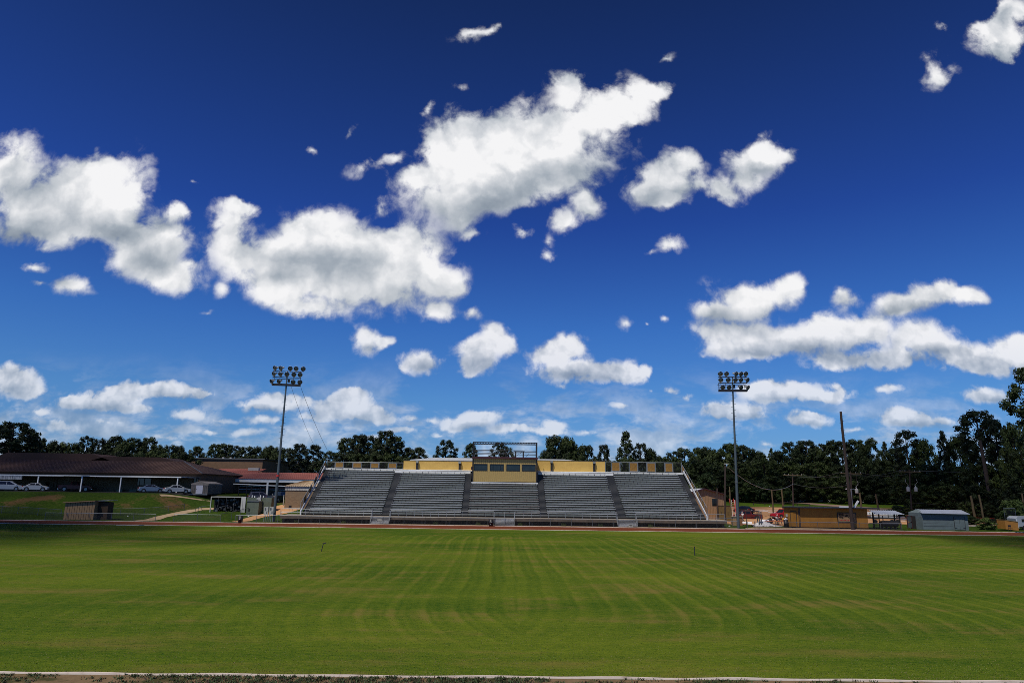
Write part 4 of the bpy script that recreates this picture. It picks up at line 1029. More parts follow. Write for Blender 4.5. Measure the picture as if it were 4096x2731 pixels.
# open-sided container with stacked dark goods
a = hit(838, 2043); Yq = 116.5; xq = xat(838, 2040, Yq); t = thing('storage_container', (xq, Yq, gz(xq+3, Yq)-.1), 'grey steel container with one long side open on dark stacked goods', 'container')
w6 = xat(965, 2030, Yq)-xq; h6 = zat(880, 1985, Yq)-t.location.z; dq = 2.4
mb = MB()
for x in (0, w6-.14): mb.box(x, x+.14, 0, .14, 0, h6-.121)
mb.box(0, w6, 0, .14, h6-.12, h6); mb.box(0, w6, 0, .14, 0, .09); mb.box(0, w6, .141, dq, h6-.11, h6-.01); mb.build('frame', M['elec'], t)
MB().box(.15, w6-.15, 1.2, dq, .1, h6-.13).build('back_panel', M['void'], t)
mb = MB(); rq = random.Random(4)
for i in range(60):
    x, z = rq.uniform(.3, w6-.6), rq.uniform(.12, h6-.55); mb.mat(rq.choice((0, 0, 1))).cbox((x, rq.uniform(.7, 1.1), z+.1), (rq.uniform(.15, .5), .4, rq.uniform(.08, .3)), rq.uniform(-.3, .3))
mb.build('stacked_goods', [M['dark'], M['galv_dark']], t)
for i in range(1, 4): MB().box(w6*i/4-.03, w6*i/4+.03, .02, .10, .1, h6-.13).build('divider', M['dark'], t)
mb = MB(); mb.box(w6+.01, w6+.62, -.05, .1, 0, h6); mb.build('white_post_panel', M['stain'], t)
MB().box(w6+.63, w6+2.2, .5, .6, .1, h6-.1).build('door_panel', M['green_box'], t)
mb = MB(); mb.box(w6+2.5, w6+3.0, .3, .45, 0, h6-.05); mb.build('white_post_panel', M['stain'], t)
MB().box(w6+3.01, w6+4.6, .8, 2.9, .0, h6-.1).build('rear_cabinet', M['green_box'], t)
# electrical cabinet on the ground
Yq = 114.5; xq = xat(986, 2030, Yq); t = thing('transformer_cabinet', (xq, Yq, gz(xq+1, Yq)-.3), 'squat green-grey electrical cabinet behind a fence post', 'cabinet')
w7 = xat(1034, 2030, Yq)-xq; h7 = zat(1000, 2006, Yq)-t.location.z
MB().box(0, w7, 0, 1.6, 0, h7).build('body', M['green_box'], t); MB().prism([(-.05, h7+.002), (w7+.05, h7+.002), (w7+.05, h7+.12), (.2, h7+.2)], 'y', -.08, 1.7).build('lid', M['galv_dark'], t)
MB().box(.35, .55, -.03, -.002, h7*.35, h7*.55).build('lock_plate', M['black'], t)
# two meter cabinets on posts
for u, lb in ((1054.5, 'pale meter cabinet on thin legs, left one beside the left light mast'), (1076, 'pale meter cabinet on thin legs touching the left light mast')):
    Yq = 107.6; xq = xat(u, 2050, Yq); t = thing('meter_cabinet', (xq, Yq, gz(xq, Yq)), lb, 'cabinet', group='meter cabinets beside the left light mast')
    h0, h1 = zat(u, 2057, Yq)-t.location.z, zat(u, 2027, Yq)-t.location.z; ww = .64
    MB().box(0, ww, 0, .35, h0, lerp(h0, h1, .47)).build('lower_box', M['elec'], t)
    MB().box(.02, ww-.02, .02, .35, lerp(h0, h1, .50), h1).build('upper_box', M['elec'], t)
    mb = MB(); mb.box(.12, .3, -.02, -.002, lerp(h0, h1, .62), lerp(h0, h1, .9)); mb.box(.36, .52, -.02, -.002, lerp(h0, h1, .15), lerp(h0, h1, .35)); mb.build('dial', M['galv_dark'], t)
    for x in (.06, .3, ww-.06): MB().box(x-.03, x+.03, .1, .17, 0, h0-.002).build('leg', M['galv'], t)
# row of short white posts by the vehicles
for i, u in enumerate((1030, 1040, 1050, 1062, 1074)):
    p = hit(u, 2010+ (i % 3)*3); t = thing('marker_post', (p.x, p.y-3, gz(p.x, p.y-3)), 'short white-topped post in the row between the parked cars and the mast', 'post', group='short posts in front of the parked cars')
    MB().tube((0,0,-.1), (0,0,1.1), .07, n=7).build('pole', M['galv_dark'], t); MB().tube((0,0,1.1), (0,0,1.5), .12, .10, n=7).build('cap', M['white'], t)
# tall dark gate posts next to the pickup
for u, v0, v1, lb in ((1086, 1977, 2024, 'tall dark gate post left of the dark pickup'), (1132, 1982, 2030, 'pale gate post beside the brick hut')):
    Yq = 124.0; xq = xat(u, v1, Yq); zq = gz(xq, Yq); t = thing('gate_post', (xq, Yq, zq), lb, 'post')
    MB().tube((0,0,-.2), (0,0,zat(u, v0, Yq)-zq), .09, n=7).build('pole', M['galv_dark'] if u < 1100 else M['elec'], t); MB().ball((0,0,zat(u, v0, Yq)-zq+.05), .12, 8, 5).build('cap', M['galv_dark'], t)

# ramp and rails at the left end of the front walkway
t = rail_run('ramp_railing', xat(1126, 2060, 107.9), xat(1208, 2060, 107.9), 107.9, 1.08, .95, 'pipe railing on the landing at the left end of the stand', step=1.4)
mb = MB(); xl = xat(1128, 2060, 107.3); mb.box(xl, stand.location.x+XL-.3, 107.15, 110.5, .6, 1.05); tag(mb.build('landing', M['concrete']), 'concrete landing at the left end of the grandstand behind the pipe rails', 'landing')
xl2 = stand.location.x+XR+.35; mb = MB(); mb.box(xl2, xat(2905, 2070, 107.3), 107.15, 111, .6, 1.05); tag(mb.build('landing', M['concrete']), 'concrete landing at the right end of the grandstand', 'landing')
rr_ = [at(2826, 2050, 108), at(2860, 2048, 109), at(2905, 2060, 110.5), at(2950, 2066, 112)]
t = fence('ramp_fence', [(a.x, a.y) for a in rr_], 'pipe handrails leading down from the right end of the stand', h=1.25, step=1.2, mesh=False, cat='railing')

# ------------------------------------------------------------------ litter bins
def bin_(u, v, lb, h=.98, m='black', Y=None):
    p = hit(u, v); Y = Y or p.y; x = xat(u, v, Y); t = thing('litter_bin', (x, Y, gz(x, Y)), lb, 'bin', group='black litter drums')
    MB().lathe([(.0, .0), (.29, 0), (.33, .05), (.33, h*.5), (.345, h*.52), (.33, h*.54), (.35, h), (.31, h), (.29, h-.08), (0, h-.09)], n=16).build('drum', M[m], t)
    return t
b1 = bin_(961, 2084, 'black litter drum with white marks at the left end of the long track fence', Y=103.1)
mb = MB(); mb.cbox((-.02, -.345, .55), (.05, .02, .09), rx=0); mb.cbox((.07, -.345, .60), (.11, .02, .025)); mb.cbox((-.08, -.345, .49), (.09, .02, .022)); mb.build('marks', M['white'], b1)
b2 = bin_(1964, 2108, 'black litter drum on the track edge before the middle stairs', Y=102.6)
mb = MB(); mb.cbox((-.05, -.345, .32), (.06, .02, .05)); mb.cbox((.06, -.345, .62), (.04, .02, .06)); mb.build('marks', M['white'], b2)

# ------------------------------------------------------------------ floodlight masts
def floodmast(u0, v0, Y, ut, vt, vbar, label, yawd, lean, rows, tag_):
    b = at(u0, v0, Y); zb_ = gz(b.x, Y); t = thing('floodlight_mast', (b.x, Y, zb_), label, 'light mast', group='floodlight masts beside the grandstand')
    top = at(ut, vt, Y); H_ = top.z-zb_; dxx = top.x-b.x
    def ax(z): return dxx*z/H_
    hb = zat(ut, vbar, Y)-zb_
    mb = MB(); nseg = 4
    for i in range(nseg):
        z0, z1 = hb*i/nseg, hb*(i+1)/nseg; mb.tube((ax(z0), 0, z0-(.3 if i == 0 else 0)), (ax(z1), 0, z1), lerp(.235, .115, i/nseg), lerp(.235, .115, (i+1)/nseg), n=14)
    mb.tube((ax(hb), 0, hb), (ax(hb+2.4), 0, hb+2.4), .115, .09, n=10)
    mb.build('pole', M['pole_steel'], t)
    mb = MB(); k = 0; z = hb*.42
    while z < hb-.3:
        s = 1 if k % 2 else -1; r = lerp(.235, .115, z/hb); mb.tube((ax(z)+s*r*.8, 0, z), (ax(z)+s*(r+.26), 0, z), .022, n=5); z += .48; k += 1
    mb.build('climbing_pegs', M['dark'], t)
    MB().tube((ax(hb*.32), 0, hb*.32), (ax(hb*.32), 0, hb*.32+.35), .25, n=12).build('collar', M['pipe_red'] if yawd > 0 else M['galv_dark'], t)
    fr = MB(); R_ = Matrix.Rotation(radians(yawd), 3, 'Z')
    def P(x, y, z): q = R_ @ Vector((x, y, 0)); return Vector((ax(z)+q.x, q.y, z))
    lv = [hb+.15, hb+1.35, hb+2.3]; hw_ = [2.2, 2.2, 2.2]
    fr.bar(P(-hw_[0], 0, lv[0]), P(hw_[0], 0, lv[0]), .55, .30)
    for q in (1, 2): fr.bar(P(-hw_[q], -.1, lv[q]), P(hw_[q], -.1, lv[q]), .14, .10)
    fr.bar(P(-hw_[1]-.1, .25, lv[1]-.22), P(hw_[1], .25, lv[1]-.22), .08, .08)
    side = 1 if tag_ == 'L' else -1
    fr.bar(P(side*2.15, 0, lv[0]), P(side*2.15, 0, lv[2] if tag_ == 'L' else lv[1]), .07)
    for xx_ in (-2.1, -1.2, 1.1, 1.9): fr.bar(P(xx_, 0, lv[0]), P(xx_*.9, 0, lv[1]), .035)
    fr.build('frame', M['black'], t)
    MB().box(ax(hb+1)+.12, ax(hb+1)+.42, .1, .35, hb+.6, hb+1.1).build('control_box', M['black'], t)
    proto = None
    for z, items in zip(lv, rows):
        for (xx_, yw, pt) in items:
            c = P(xx_*.80, -.15, z+.52)
            if proto is None:
                pr = [(.0, .30), (.12, .29), (.20, .20), (.33, .02), (.40, -.16), (.42, -.20), (.385, -.20), (.31, -.02), (.20, .12), (0, .19)]
                l = MB().lathe([(r*.93, zz) for r, zz in pr], n=18).build('floodlight', M['lamp_shell'], t)
                MB().lathe([(0, -.155), (.355, -.155), (.355, -.145), (0, -.145)], n=18).build('lens', M['lens'], l)
                MB().lathe([(.0, .31), (.13, .31), (.13, .55), (.0, .55)], n=10).build('ballast', M['elec'], l)
                mb = MB(); mb.path([(-.38, 0, 0), (-.42, 0, .25), (0, 0, .55), (.42, 0, .25), (.38, 0, 0)], .025, 5); mb.build('yoke', M['galv'], l)
                proto = l
            else: l = copy_tree(proto, t)
            l.location = c
            # the lathe's mouth points down (-z); tip it to face the field
            l.rotation_euler = (radians(-90+pt), 0, radians(yw)); l.rotation_mode = 'XYZ'
            MB().bar(c+Vector((0, .05, -.30)), Vector((c.x, c.y+.1, z+.03)), .22, .12).build('bracket', M['elec'], t)
    return t
rowsL = [[(-2.75, -38, 28), (-1.35, -28, 26), (1.35, 5, 24), (2.6, 22, 22)], [(-2.45, -30, 22), (-1.2, -18, 22), (0, 8, 20), (1.35, 6, 20), (2.55, 10, 20)], [(-2.35, -30, 20), (-1.2, -28, 20), (.55, 6, 18), (1.7, 4, 18), (3.0, 24, 18)]]
rowsR = [[(-2.0, -8, 22), (-.8, 0, 22), (1.45, 18, 24), (2.75, 38, 28)], [(-2.3, -14, 20), (-.9, -4, 20), (.45, 10, 20), (1.5, 16, 20), (2.75, 30, 22)], [(-2.35, -8, 18), (-1.2, 0, 18), (.6, 26, 18), (1.55, 26, 20), (2.5, 10, 18)]]
mastL = floodmast(1095, 2078, 108.6, 1151, 1476, 1543, 'tall grey steel floodlight mast left of the grandstand, lamps in three rows', 6, 0, rowsL, 'L')
mastR = floodmast(2953, 2103, 106.0, 2929, 1502, 1566, 'tall grey steel floodlight mast right of the grandstand, lamps in three rows', -5, 0, rowsR, 'R')
# wires from the left mast down to the aerial post
def wire(name, a, b, sag, r, label, m='dark', n=14, grp=None):
    a = Vector(a); b = Vector(b); pts = [a.lerp(b, i/n)-Vector((0, 0, 4*sag*(i/n)*(1-i/n))) for i in range(n+1)]; o = a.copy()
    mb = MB(); mb.path([p-o for p in pts], r, 4); w_ = mb.build(name, M[m]); w_.location = o
    return tag(w_, label, 'wire', grp)
wire('stay_wire', at(1203, 1548, 108.6), at(1309, 1799, YW+.15), .4, .028, 'thick wire slanting from the left lamps to the stand corner post')
wire('stay_wire', at(1165, 1547, 108.6), at(1262, 1790, 150), .6, .022, 'thin inner wire slanting from the left lamps towards the trees')

# ================================================================== right of the stand
# tan metal shed behind the stand
Ya = 128.0; xa, xb = xat(2775, 2040, Ya), xat(2897, 2040, Ya); za = gz(xa+3, Ya)-.2
t = thing('tan_metal_shed', (xa, Ya, za), 'tan ribbed metal shed with one dark window, right of the grandstand', 'shed'); w = xb-xa
hp = zat(2816, 1955, Ya)-za; hl = zat(2775, 1968, Ya)-za; hr = zat(2897, 1976, Ya)-za; xp = xat(2816, 1955, Ya)-xa
MB().prism([(0, 0), (w, 0), (w, hr), (xp, hp), (0, hl)], 'y', 0, 14).build('wall', M['wood_shed'] if 'wood_shed' in M else M['tan_front'], t)
mb = MB()
for i in range(1, 20):
    x = w*i/20; top = lerp(hl, hp, x/xp) if x < xp else lerp(hp, hr, (x-xp)/(w-xp))
    lo = .02
    if xat(2846, 2000, Ya)-xa-.1 < x < xat(2868, 2000, Ya)-xa+.1: mb.box(x-.025, x+.025, -.03, -.002, .02, zat(2857, 2025, Ya)-za-.12); lo = zat(2857, 1992, Ya)-za+.12
    mb.box(x-.025, x+.025, -.03, -.002, lo, top-.05)
mb.build('siding_ribs', M['dark_tan'], t)
mb = MB(); mb.bar((-.2, 0, hl-.02), (xp, 0, hp+.04), 1.2, .16); mb.bar((xp, 0, hp+.04), (w+.2, 0, hr-.02), 1.2, .16); mb.build('roof_edge', M['maroon'], t)
mb = MB(); mb.add([(-.2, .6, hl+.02), (xp, .6, hp+.1), (xp, 14.2, hp+.1), (-.2, 14.2, hl+.02)], [(0,1,2,3)]); mb.add([(xp, .6, hp+.1), (w+.2, .6, hr+.02), (w+.2, 14.2, hr+.02), (xp, 14.2, hp+.1)], [(0,1,2,3)]); mb.build('roof', M['white'], t)
X0, X1, Z0, Z1 = xat(2848, 2000, Ya)-xa, xat(2867, 2000, Ya)-xa, zat(2857, 2023, Ya)-za, zat(2857, 1994, Ya)-za
wd = MB().box(X0-.08, X1+.08, -.04, -.003, Z0-.08, Z1+.08).build('window', M['wood_tan'], t); MB().box(X0, X1, -.06, -.041, Z0, Z1).build('pane', M['glass_dark'], wd)
# olive tool cabinets behind the poles
for u0, u1, lb in ((2876, 2897, 'olive metal cabinet against the tan shed between two wooden poles'), (2904, 2922, 'olive metal cabinet right of the tall wooden pole')):
    Yb = 124.0; x0 = xat(u0, 2050, Yb); t = thing('olive_cabinet', (x0, Yb, gz(x0, Yb)), lb, 'cabinet', group='olive cabinets beside the tan shed'); h = zat(u0, 2022, Yb)-gz(x0, Yb); ww = xat(u1, 2050, Yb)-x0
    MB().box(0, ww, 0, .8, .1, h).build('body', M['olive'], t); MB().box(-.03, ww+.03, -.05, .83, h+.002, h+.06).build('lid', M['dark'], t); MB().box(ww*.45, ww*.5, -.03, -.002, h*.4, h*.6).build('handle', M['dark'], t)

def pole(u0, v0, u1, v1, Y, r0, r1, m, label, name='utility_pole', grp=None, pegs=False, cat='pole'):
    b = at(u0, v0, Y); zb_ = gz(b.x, Y); tp = at(u1, v1, Y); t = thing(name, (b.x, Y, zb_), label, cat, group=grp); o = Vector(t.location)
    e_ = tp-o; mb = MB(); n = 6; rq = random.Random(int(u0))
    pts = [e_*(i/n) + Vector((rq.uniform(-.04, .04), 0, 0)) for i in range(n+1)]; pts[0] = Vector((0,0,-.4)); pts[-1] = e_
    for i in range(n): mb.tube(pts[i], pts[i+1], lerp(r0, r1, i/n), lerp(r0, r1, (i+1)/n), n=10)
    mb.build('pole', M[m], t)
    if pegs:
        mb = MB()
        for k in range(26):
            p = e_*(.45+.53*k/26); s = 1 if k % 2 else -1; mb.tube(p+Vector((s*.12,0,0)), p+Vector((s*.36,0,0)), .02, n=5)
        mb.build('climbing_pegs', M['galv_dark'], t)
    return t, e_
pole(3411, 2106, 3363, 1646, 105.2, .27, .17, 'pole_wood', 'tall leaning dark wooden pole with climbing pegs in front of the orange kiosk', pegs=True)
tq, eq = pole(2899, 2064, 2901, 1858, 118, .17, .13, 'pole_wood', 'dark wooden pole with a small lamp on top beside the tan shed')
mb = MB(); mb.cbox(eq+Vector((.15, -.1, .15)), (.7, .3, .14)); mb.build('lamp_head', M['elec'], tq)
wireA = eq+Vector(tq.location)
pole(2871, 2050, 2869, 1952, 120, .16, .14, 'pole_wood', 'shorter dark wooden pole against the tan shed')
pole(2925, 2070, 2918, 1945, 117, .12, .09, 'pole_tan', 'thin mossy pole left of the red ladders')
G2 = 'short weathered poles around the dirt lot'
pole(3093, 2045, 3087, 1957, 138, .17, .13, 'pole_tan', 'short leaning weathered pole in the dirt lot left of the red pickup', grp=G2)
pole(3132, 2022, 3127, 1957, 142, .17, .13, 'pole_tan', 'short weathered pole behind the cab of the red pickup', grp=G2)
pole(3446, 2030, 3439, 1970, 150, .22, .18, 'pole_tan', 'short weathered pole behind the kiosk, right of the tall leaning pole', grp=G2)
pole(3515, 2040, 3503, 1975, 150, .20, .17, 'pole_tan', 'short leaning weathered pole above the tin lean-to roof', grp=G2)
pole(3903, 2082, 3883, 1982, 124, .22, .17, 'pole_tan', 'short thick weathered pole, left of the two behind the big bush', grp=G2)
pole(3938, 2085, 3916, 1978, 122, .17, .14, 'pole_tan', 'short thick weathered pole, right of the two behind the big bush', grp=G2)
pole(4100, 2080, 4088, 1972, 118, .15, .12, 'pole_tan', 'weathered pole at the far right edge by the white trailer', grp=G2)
# power poles with crossarms
def power(u0, v0, u1, v1, Y, label, cans=True):
    t, e_ = pole(u0, v0, u1, v1, Y, .17, .12, 'pole_wood', label, grp='power poles in front of the trees')
    MB().bar(e_+Vector((-2.2, -.15, -.45)), e_+Vector((2.2, -.15, -.50)), .12, .14).build('crossarm', M['pole_tan'], t)
    for x in (-2.0, -1.0, 1.0, 2.0): MB().tube(e_+Vector((x, -.15, -.4)), e_+Vector((x, -.15, -.15)), .05, n=6).build('insulator', M['elec'], t)
    if cans:
        for x in (-.75, .8):
            c = e_+Vector((x, -.2, -4.4)); MB().lathe([(0, 0), (.30, 0), (.33, .08), (.33, .75), (.25, .9), (0, .92)], c, 12).build('transformer', M['elec'], t)
            MB().tube(c+Vector((0, 0, .9)), c+Vector((0, 0, 1.2)), .05, n=5).build('insulator', M['white'], t)
            MB().path([c+Vector((-x*.2, 0, 1.2)), c+Vector((x*.6, 0, 1.9)), c+Vector((x*.3, 0, 2.6))], .03, 4).build('lead', M['elec'], t)
    return e_+Vector(t.location)
pA = power(3646, 2040, 3637, 1877, 140, 'power pole with crossarm and two white transformers above the blue-grey shed')
pB = power(3410, 2040, 3402, 1884, 141, 'power pole half hidden behind the tall leaning pole')
pC = power(3172, 2020, 3170, 1892, 160, 'dark power pole against the trees above the red pickup', False)
t, e_ = pole(3411, 2030, 3405, 1955, 139, .05, .04, 'galv', 'thin white post with two small lamps behind the kiosk', name='lamp_post', cat='lamp post')
MB().bar(e_+Vector((-.9, 0, 0)), e_+Vector((.9, 0, 0)), .06).build('arm', M['galv'], t)
for x in (-1.0, 1.0): MB().ball(e_+Vector((x, 0, 0)), .16, 8, 5, (1.2, 1, .7)).build('lamp', M['white'], t)
for q, dz_ in ((0, -.2), (1, -.2)):
    wire('power_line', pB+Vector((-2+4*q, 0, dz_)), pA+Vector((-2+4*q, 0, dz_)), .9, .022, 'power line sagging between the two power poles above the sheds', 'galv_dark', grp='power lines in front of the trees')
    wire('power_line', pA+Vector((-2+4*q, 0, dz_)), pA+Vector((60, -6+12*q, 4)), 1.6, .022, 'power line running off to the right above the blue-grey shed', 'galv_dark', grp='power lines in front of the trees, right')
    wire('power_line', pC+Vector((-2+4*q, 0, dz_)), pB+Vector((-2+4*q, 0, dz_)), .9, .022, 'power line between the dark power pole and the leaning pole', 'galv_dark', grp='power lines in front of the trees, left')
wire('power_line', pA+Vector((0, 0, -6.6)), pA+Vector((60, 2, -5.5)), 1.2, .02, 'lowest thin line running right from the white transformers', 'galv_dark')
wire('string_wire', wireA, pC+Vector((0, 0, -2.4)), 2.6, .05, 'thick pale wire sagging from the lamp pole past the right mast', 'galv')
wire('string_wire', pC+Vector((0, 0, -2.4)), pB+Vector((0, 0, -2.6)), .8, .03, 'pale wire continuing right towards the leaning pole', 'galv_dark')

# orange kiosk
Yk = 108.2; xk = xat(3158, 2090, Yk); t = thing('orange_kiosk', (xk, Yk, .03), 'long orange-painted kiosk with a flat dark roof and a framed picture board', 'kiosk', rz=radians(-3.5))
w = (xat(3480, 2100, Yk-1.2)-xk)/cos(radians(3.5)); h = zat(3300, 2032, Yk)-.03; D_ = 4.5; cw = xat(3197, 2095, Yk)-xk
MB().prism([(0, 2.2), (cw, 0), (w, 0), (w, D_), (2.0, D_)], 'z', .14, h-.02).build('wall', M['kiosk'], t)
MB().prism([(.03, 2.22), (cw+.01, .05), (w-.04, .05), (w-.04, D_-.05), (1.95, D_-.05)], 'z', -.3, .139).build('plinth', M['void'], t)
MB().prism([(-.35, 2.0), (cw-.2, -.75), (w+1.6, -.75), (w+1.6, D_+.3), (1.7, D_+.3)], 'z', h, h+.17).build('roof', M['dark'], t)
rx = [xat(u, 2030, Yk)-xk for u in (3353, 3402, 3412)]
MB().box(rx[0], rx[1], 0, .25, h+.171, h+.36).build('roof_plank', M['white'], t)
MB().bar((rx[2], .2, h+.2), (rx[2]+.7, .2, h+1.2), .18, .25).build('roof_vent', M['white'], t)
for x in (cw-.06, cw+.10): MB().box(x, x+.09, -.03, -.002, .14, h-.03).build('corner_trim', M['dark'], t)
# door in the slanting end wall
a = Vector((0, 2.2, 0)); b = Vector((cw, 0, 0)); d_ = (b-a).normalized(); nrm = Vector((d_.y, -d_.x, 0)); 
p0 = a.lerp(b, .45)+nrm*.03; p1 = a.lerp(b, .85)+nrm*.03
dr = MB().bar(p0+Vector((0,0,h*.42)), p1+Vector((0,0,h*.42)), .05, h*.74).build('door', M['kiosk'], t)
mb = MB()
for p in (p0, p1): mb.bar(p+nrm*.03, p+nrm*.03+Vector((0, 0, h*.82)), .06, .06)
mb.bar(p0+nrm*.03+Vector((0,0,h*.82)), p1+nrm*.03+Vector((0,0,h*.82)), .06); mb.build('door_frame', M['dark'], dr)
MB().cbox(a.lerp(b, .2)+nrm*.08+Vector((0, 0, h*.6)), (.25, .15, .45)).build('meter_box', M['elec'], t)
# picture board on the front wall (dark unreadable shapes on wood colour)
X0, X1 = xat(3343, 2060, Yk)-xk, xat(3416, 2060, Yk)-xk; Z0, Z1 = zat(3370, 2087, Yk)-.03, zat(3370, 2049, Yk)-.03
bd = MB().box(X0+.1, X1-.1, -.06, -.002, Z0+.1, Z1-.1).build('picture_board', M['wood_tan'], t)
mb = MB()
mb.box(X0, X1, -.10, -.003, Z1-.10, Z1); mb.box(X0, X1, -.10, -.003, Z0, Z0+.10); mb.box(X0, X0+.1, -.10, -.003, Z0+.1, Z1-.1); mb.box(X1-.1, X1, -.10, -.003, Z0+.1, Z1-.1); mb.build('board_frame', M['black'], bd)
mb = MB(); rq = random.Random(11)
for i in range(26):
    x, z = rq.uniform(X0+.3, X1-.3), rq.uniform(Z0+.5, Z1-.25); s = rq.uniform(.04, .16) * (1.8 if x < X0+1.1 else 1)
    mb.prism([(x+s*cos(k*1.05+i)*rq.uniform(.5, 1), z+s*sin(k*1.05+i)*rq.uniform(.5, 1)) for k in range(6)], 'y', -.066, -.061)
mb.build('faded_picture', M['groove'], bd)
mb = MB(); x = X0+.35
while x < X1-.4: ww = rq.uniform(.08, .16); mb.box(x, x+ww, -.066, -.061, Z0+.2, Z0+rq.uniform(.32, .42)); x += ww+rq.uniform(.05, .12)
mb.build('worn_lettering', M['pipe_red'], bd)
MB().box(cw+.3, w-.1, -.012, -.002, .80, .84).build('board_joint', M['dark_tan'], t)
mb = MB(); x = xat(3350, 2090, Yk)-xk; mb.box(x-1.2, w-.05, -.04, -.013, .13, .80); mb.build('lower_panel', M['kiosk'], t)

# tin lean-to with a smoker
Yl = 108.6; xa = xat(3476, 2045, 111.5); xb = xat(3578, 2045, 111.5)
t = thing('tin_lean_to', (xa, Yl, .05), 'open lean-to with a corrugated tin roof between the orange kiosk and the blue-grey shed', 'lean-to'); w = xb-xa
zbk, zfr = zat(3520, 2040, 111.5)-.05, zat(3540, 2055, Yl-.6)-.05; sh = xat(3500, 2055, Yl-.6)-xa; xe = xat(3618, 2058, Yl-.6)-xa
mb = MB(); n = 44
vs = []
for i in range(n+1):
    f_ = i/n; o = .03*sin(i*pi/2*1.0) if True else 0
    vs += [(lerp(sh, xe, f_), -.6, zfr+o), (lerp(0, w, f_), 2.9, zbk+o), (lerp(sh, xe, f_), -.6, zfr+o-.03), (lerp(0, w, f_), 2.9, zbk+o-.03)]
mb.add(vs, [q for i in range(n) for q in ((4*i, 4*i+4, 4*i+5, 4*i+1), (4*i+2, 4*i+3, 4*i+7, 4*i+6), (4*i, 4*i+2, 4*i+6, 4*i+4))])
mb.build('tin_roof', M['tin'], t)
for u in (3495, 3517, 3578, 3600): x = xat(u, 2080, Yl)-xa; MB().box(x-.06, x+.06, -.05, .07, -.05, zfr-.0).build('post', M['pole_wood'], t)
for x in (.4, w-.2): MB().box(x-.06, x+.06, 2.6, 2.72, -.05, zbk-.05).build('post', M['pole_wood'], t)
mb = MB(); x0, x1 = xat(3497, 2080, Yl)-xa, xat(3515, 2080, Yl)-xa
for z in (.2, .5, .8, 1.1, 1.4): mb.box(x0, x1, .2, .25, z, z+.12)
mb.build('slatted_panel', M['pole_wood'], t)
xs_, xe_ = xat(3522, 2085, 107.3), xat(3590, 2085, 107.3)
t = thing('barrel_smoker', ((xs_+xe_)/2, 107.4, 0.05), 'big black barrel smoker on legs under the tin lean-to', 'smoker'); w = (xe_-xs_)/2
MB().tube((-w+.1, 0, .75), (w-.1, 0, .75), .46, n=18).build('barrel', M['black'], t)
MB().ball((w-.12, 0, .75), .45, 14, 8, (.5, 1, 1)).build('barrel_end', M['black'], t)
MB().box(-w*.7, w*.7, -.30, .30, 1.16, 1.23).build('lid_rail', M['dark'], t)
for x in (-w*.8, -w*.3, w*.2, w*.7): MB().box(x-.03, x+.03, -.3, .3, 0, .5).build('leg', M['dark'], t)
for x in (-w*.6,): MB().tube((x, .1, 1.1), (x, .1, 2.0), .07, n=8).build('chimney', M['black'], t)
# flat trailer with white boat-like roll behind it
a = hit(3560, 2062); t = thing('flatbed_trailer', (xat(3535, 2060, 122), 122, gz(50, 122)), 'white-sided trailer standing behind the tin lean-to', 'trailer')
MB().box(-2.6, 2.6, 0, 1.8, .9, 1.15).build('bed', M['dark'], t); MB().box(-2.7, 2.5, .1, 1.6, 1.5, 1.95).build('white_load', M['white'], t); MB().box(-2.2, 2.2, .12, 1.6, 1.16, 1.3).build('lower_load', M['white'], t)
for x in (-1.6, 1.4, 2.4): MB().tube((x, -.05, .38), (x, .12, .38), .38, n=16).build('wheel', M['tyre'], t)
for x in (-2.4, -.8, .8, 2.3): MB().box(x-.04, x+.04, .0, .08, 1.15, 1.9).build('stake', M['dark'], t)

# blue-grey shed
Yb = 107.6; x0 = xat(3694, 2115, Yb); x1 = xat(3877, 2120, Yb); zb_ = 0.0
t = thing('blue_grey_shed', (x0, Yb, zb_), 'old blue-grey board shed with a bright tin roof and double doors', 'shed'); w = x1-x0
xe = xat(3640, 2110, Yb+3.2)-x0; D_ = 4.2; hf = zat(3780, 2051, Yb); hb2 = zat(3663, 2036, Yb+2.2)
mb = MB()
# plan: front wall, slanting end wall with the open door
P_ = [(0, 0), (w, 0), (w-.3, D_), (xe, 3.2)]
mb.prism(P_, 'z', .0, hf); mb.build('wall', M['blue_grey'], t)
pk = (xat(3663, 2040, Yb+2.2)-x0, 2.2)
mb = MB(); mb.add([(0, 0, hf), (xe, 3.2, hf), (pk[0]+.3, pk[1]-.3, hb2+.1), (.05, .02, hf+.001), (xe+.05, 3.22, hf+.001), (pk[0]+.35, pk[1]-.2, hb2+.1)], [(0,2,1), (3,4,5), (0,3,5,2), (1,2,5,4)]); mb.build('gable', M['blue_grey'], t)
ra = (xat(3688, 2050, Yb-.5)-x0, -.5, zat(3690, 2051, Yb-.5)); rb_ = (xat(3880, 2056, Yb-.5)-x0, -.5, zat(3878, 2055, Yb-.5)); rc_ = (xat(3845, 2039, Yb+2.6)-x0, 2.6, zat(3845, 2039, Yb+2.6)); rd_ = (xat(3661, 2036, Yb+2.6)-x0, 2.6, zat(3661, 2036, Yb+2.6))
mb = MB(); A = [Vector(q) for q in (ra, rb_, rc_, rd_)]; dn = Vector((0, 0, -.05)); mb.add(A+[q+dn for q in A], [(0,1,2,3), (7,6,5,4), (0,4,5,1), (1,5,6,2), (2,6,7,3), (3,7,4,0)]); rf = mb.build('tin_roof', M['tin'], t)
mb = MB()
for i in range(1, 22): mb.bar(A[0].lerp(A[1], i/22)+Vector((0,0,.01)), A[3].lerp(A[2], i/22)+Vector((0,0,.01)), .03, .03)
mb.build('seams', M['tin'], rf)
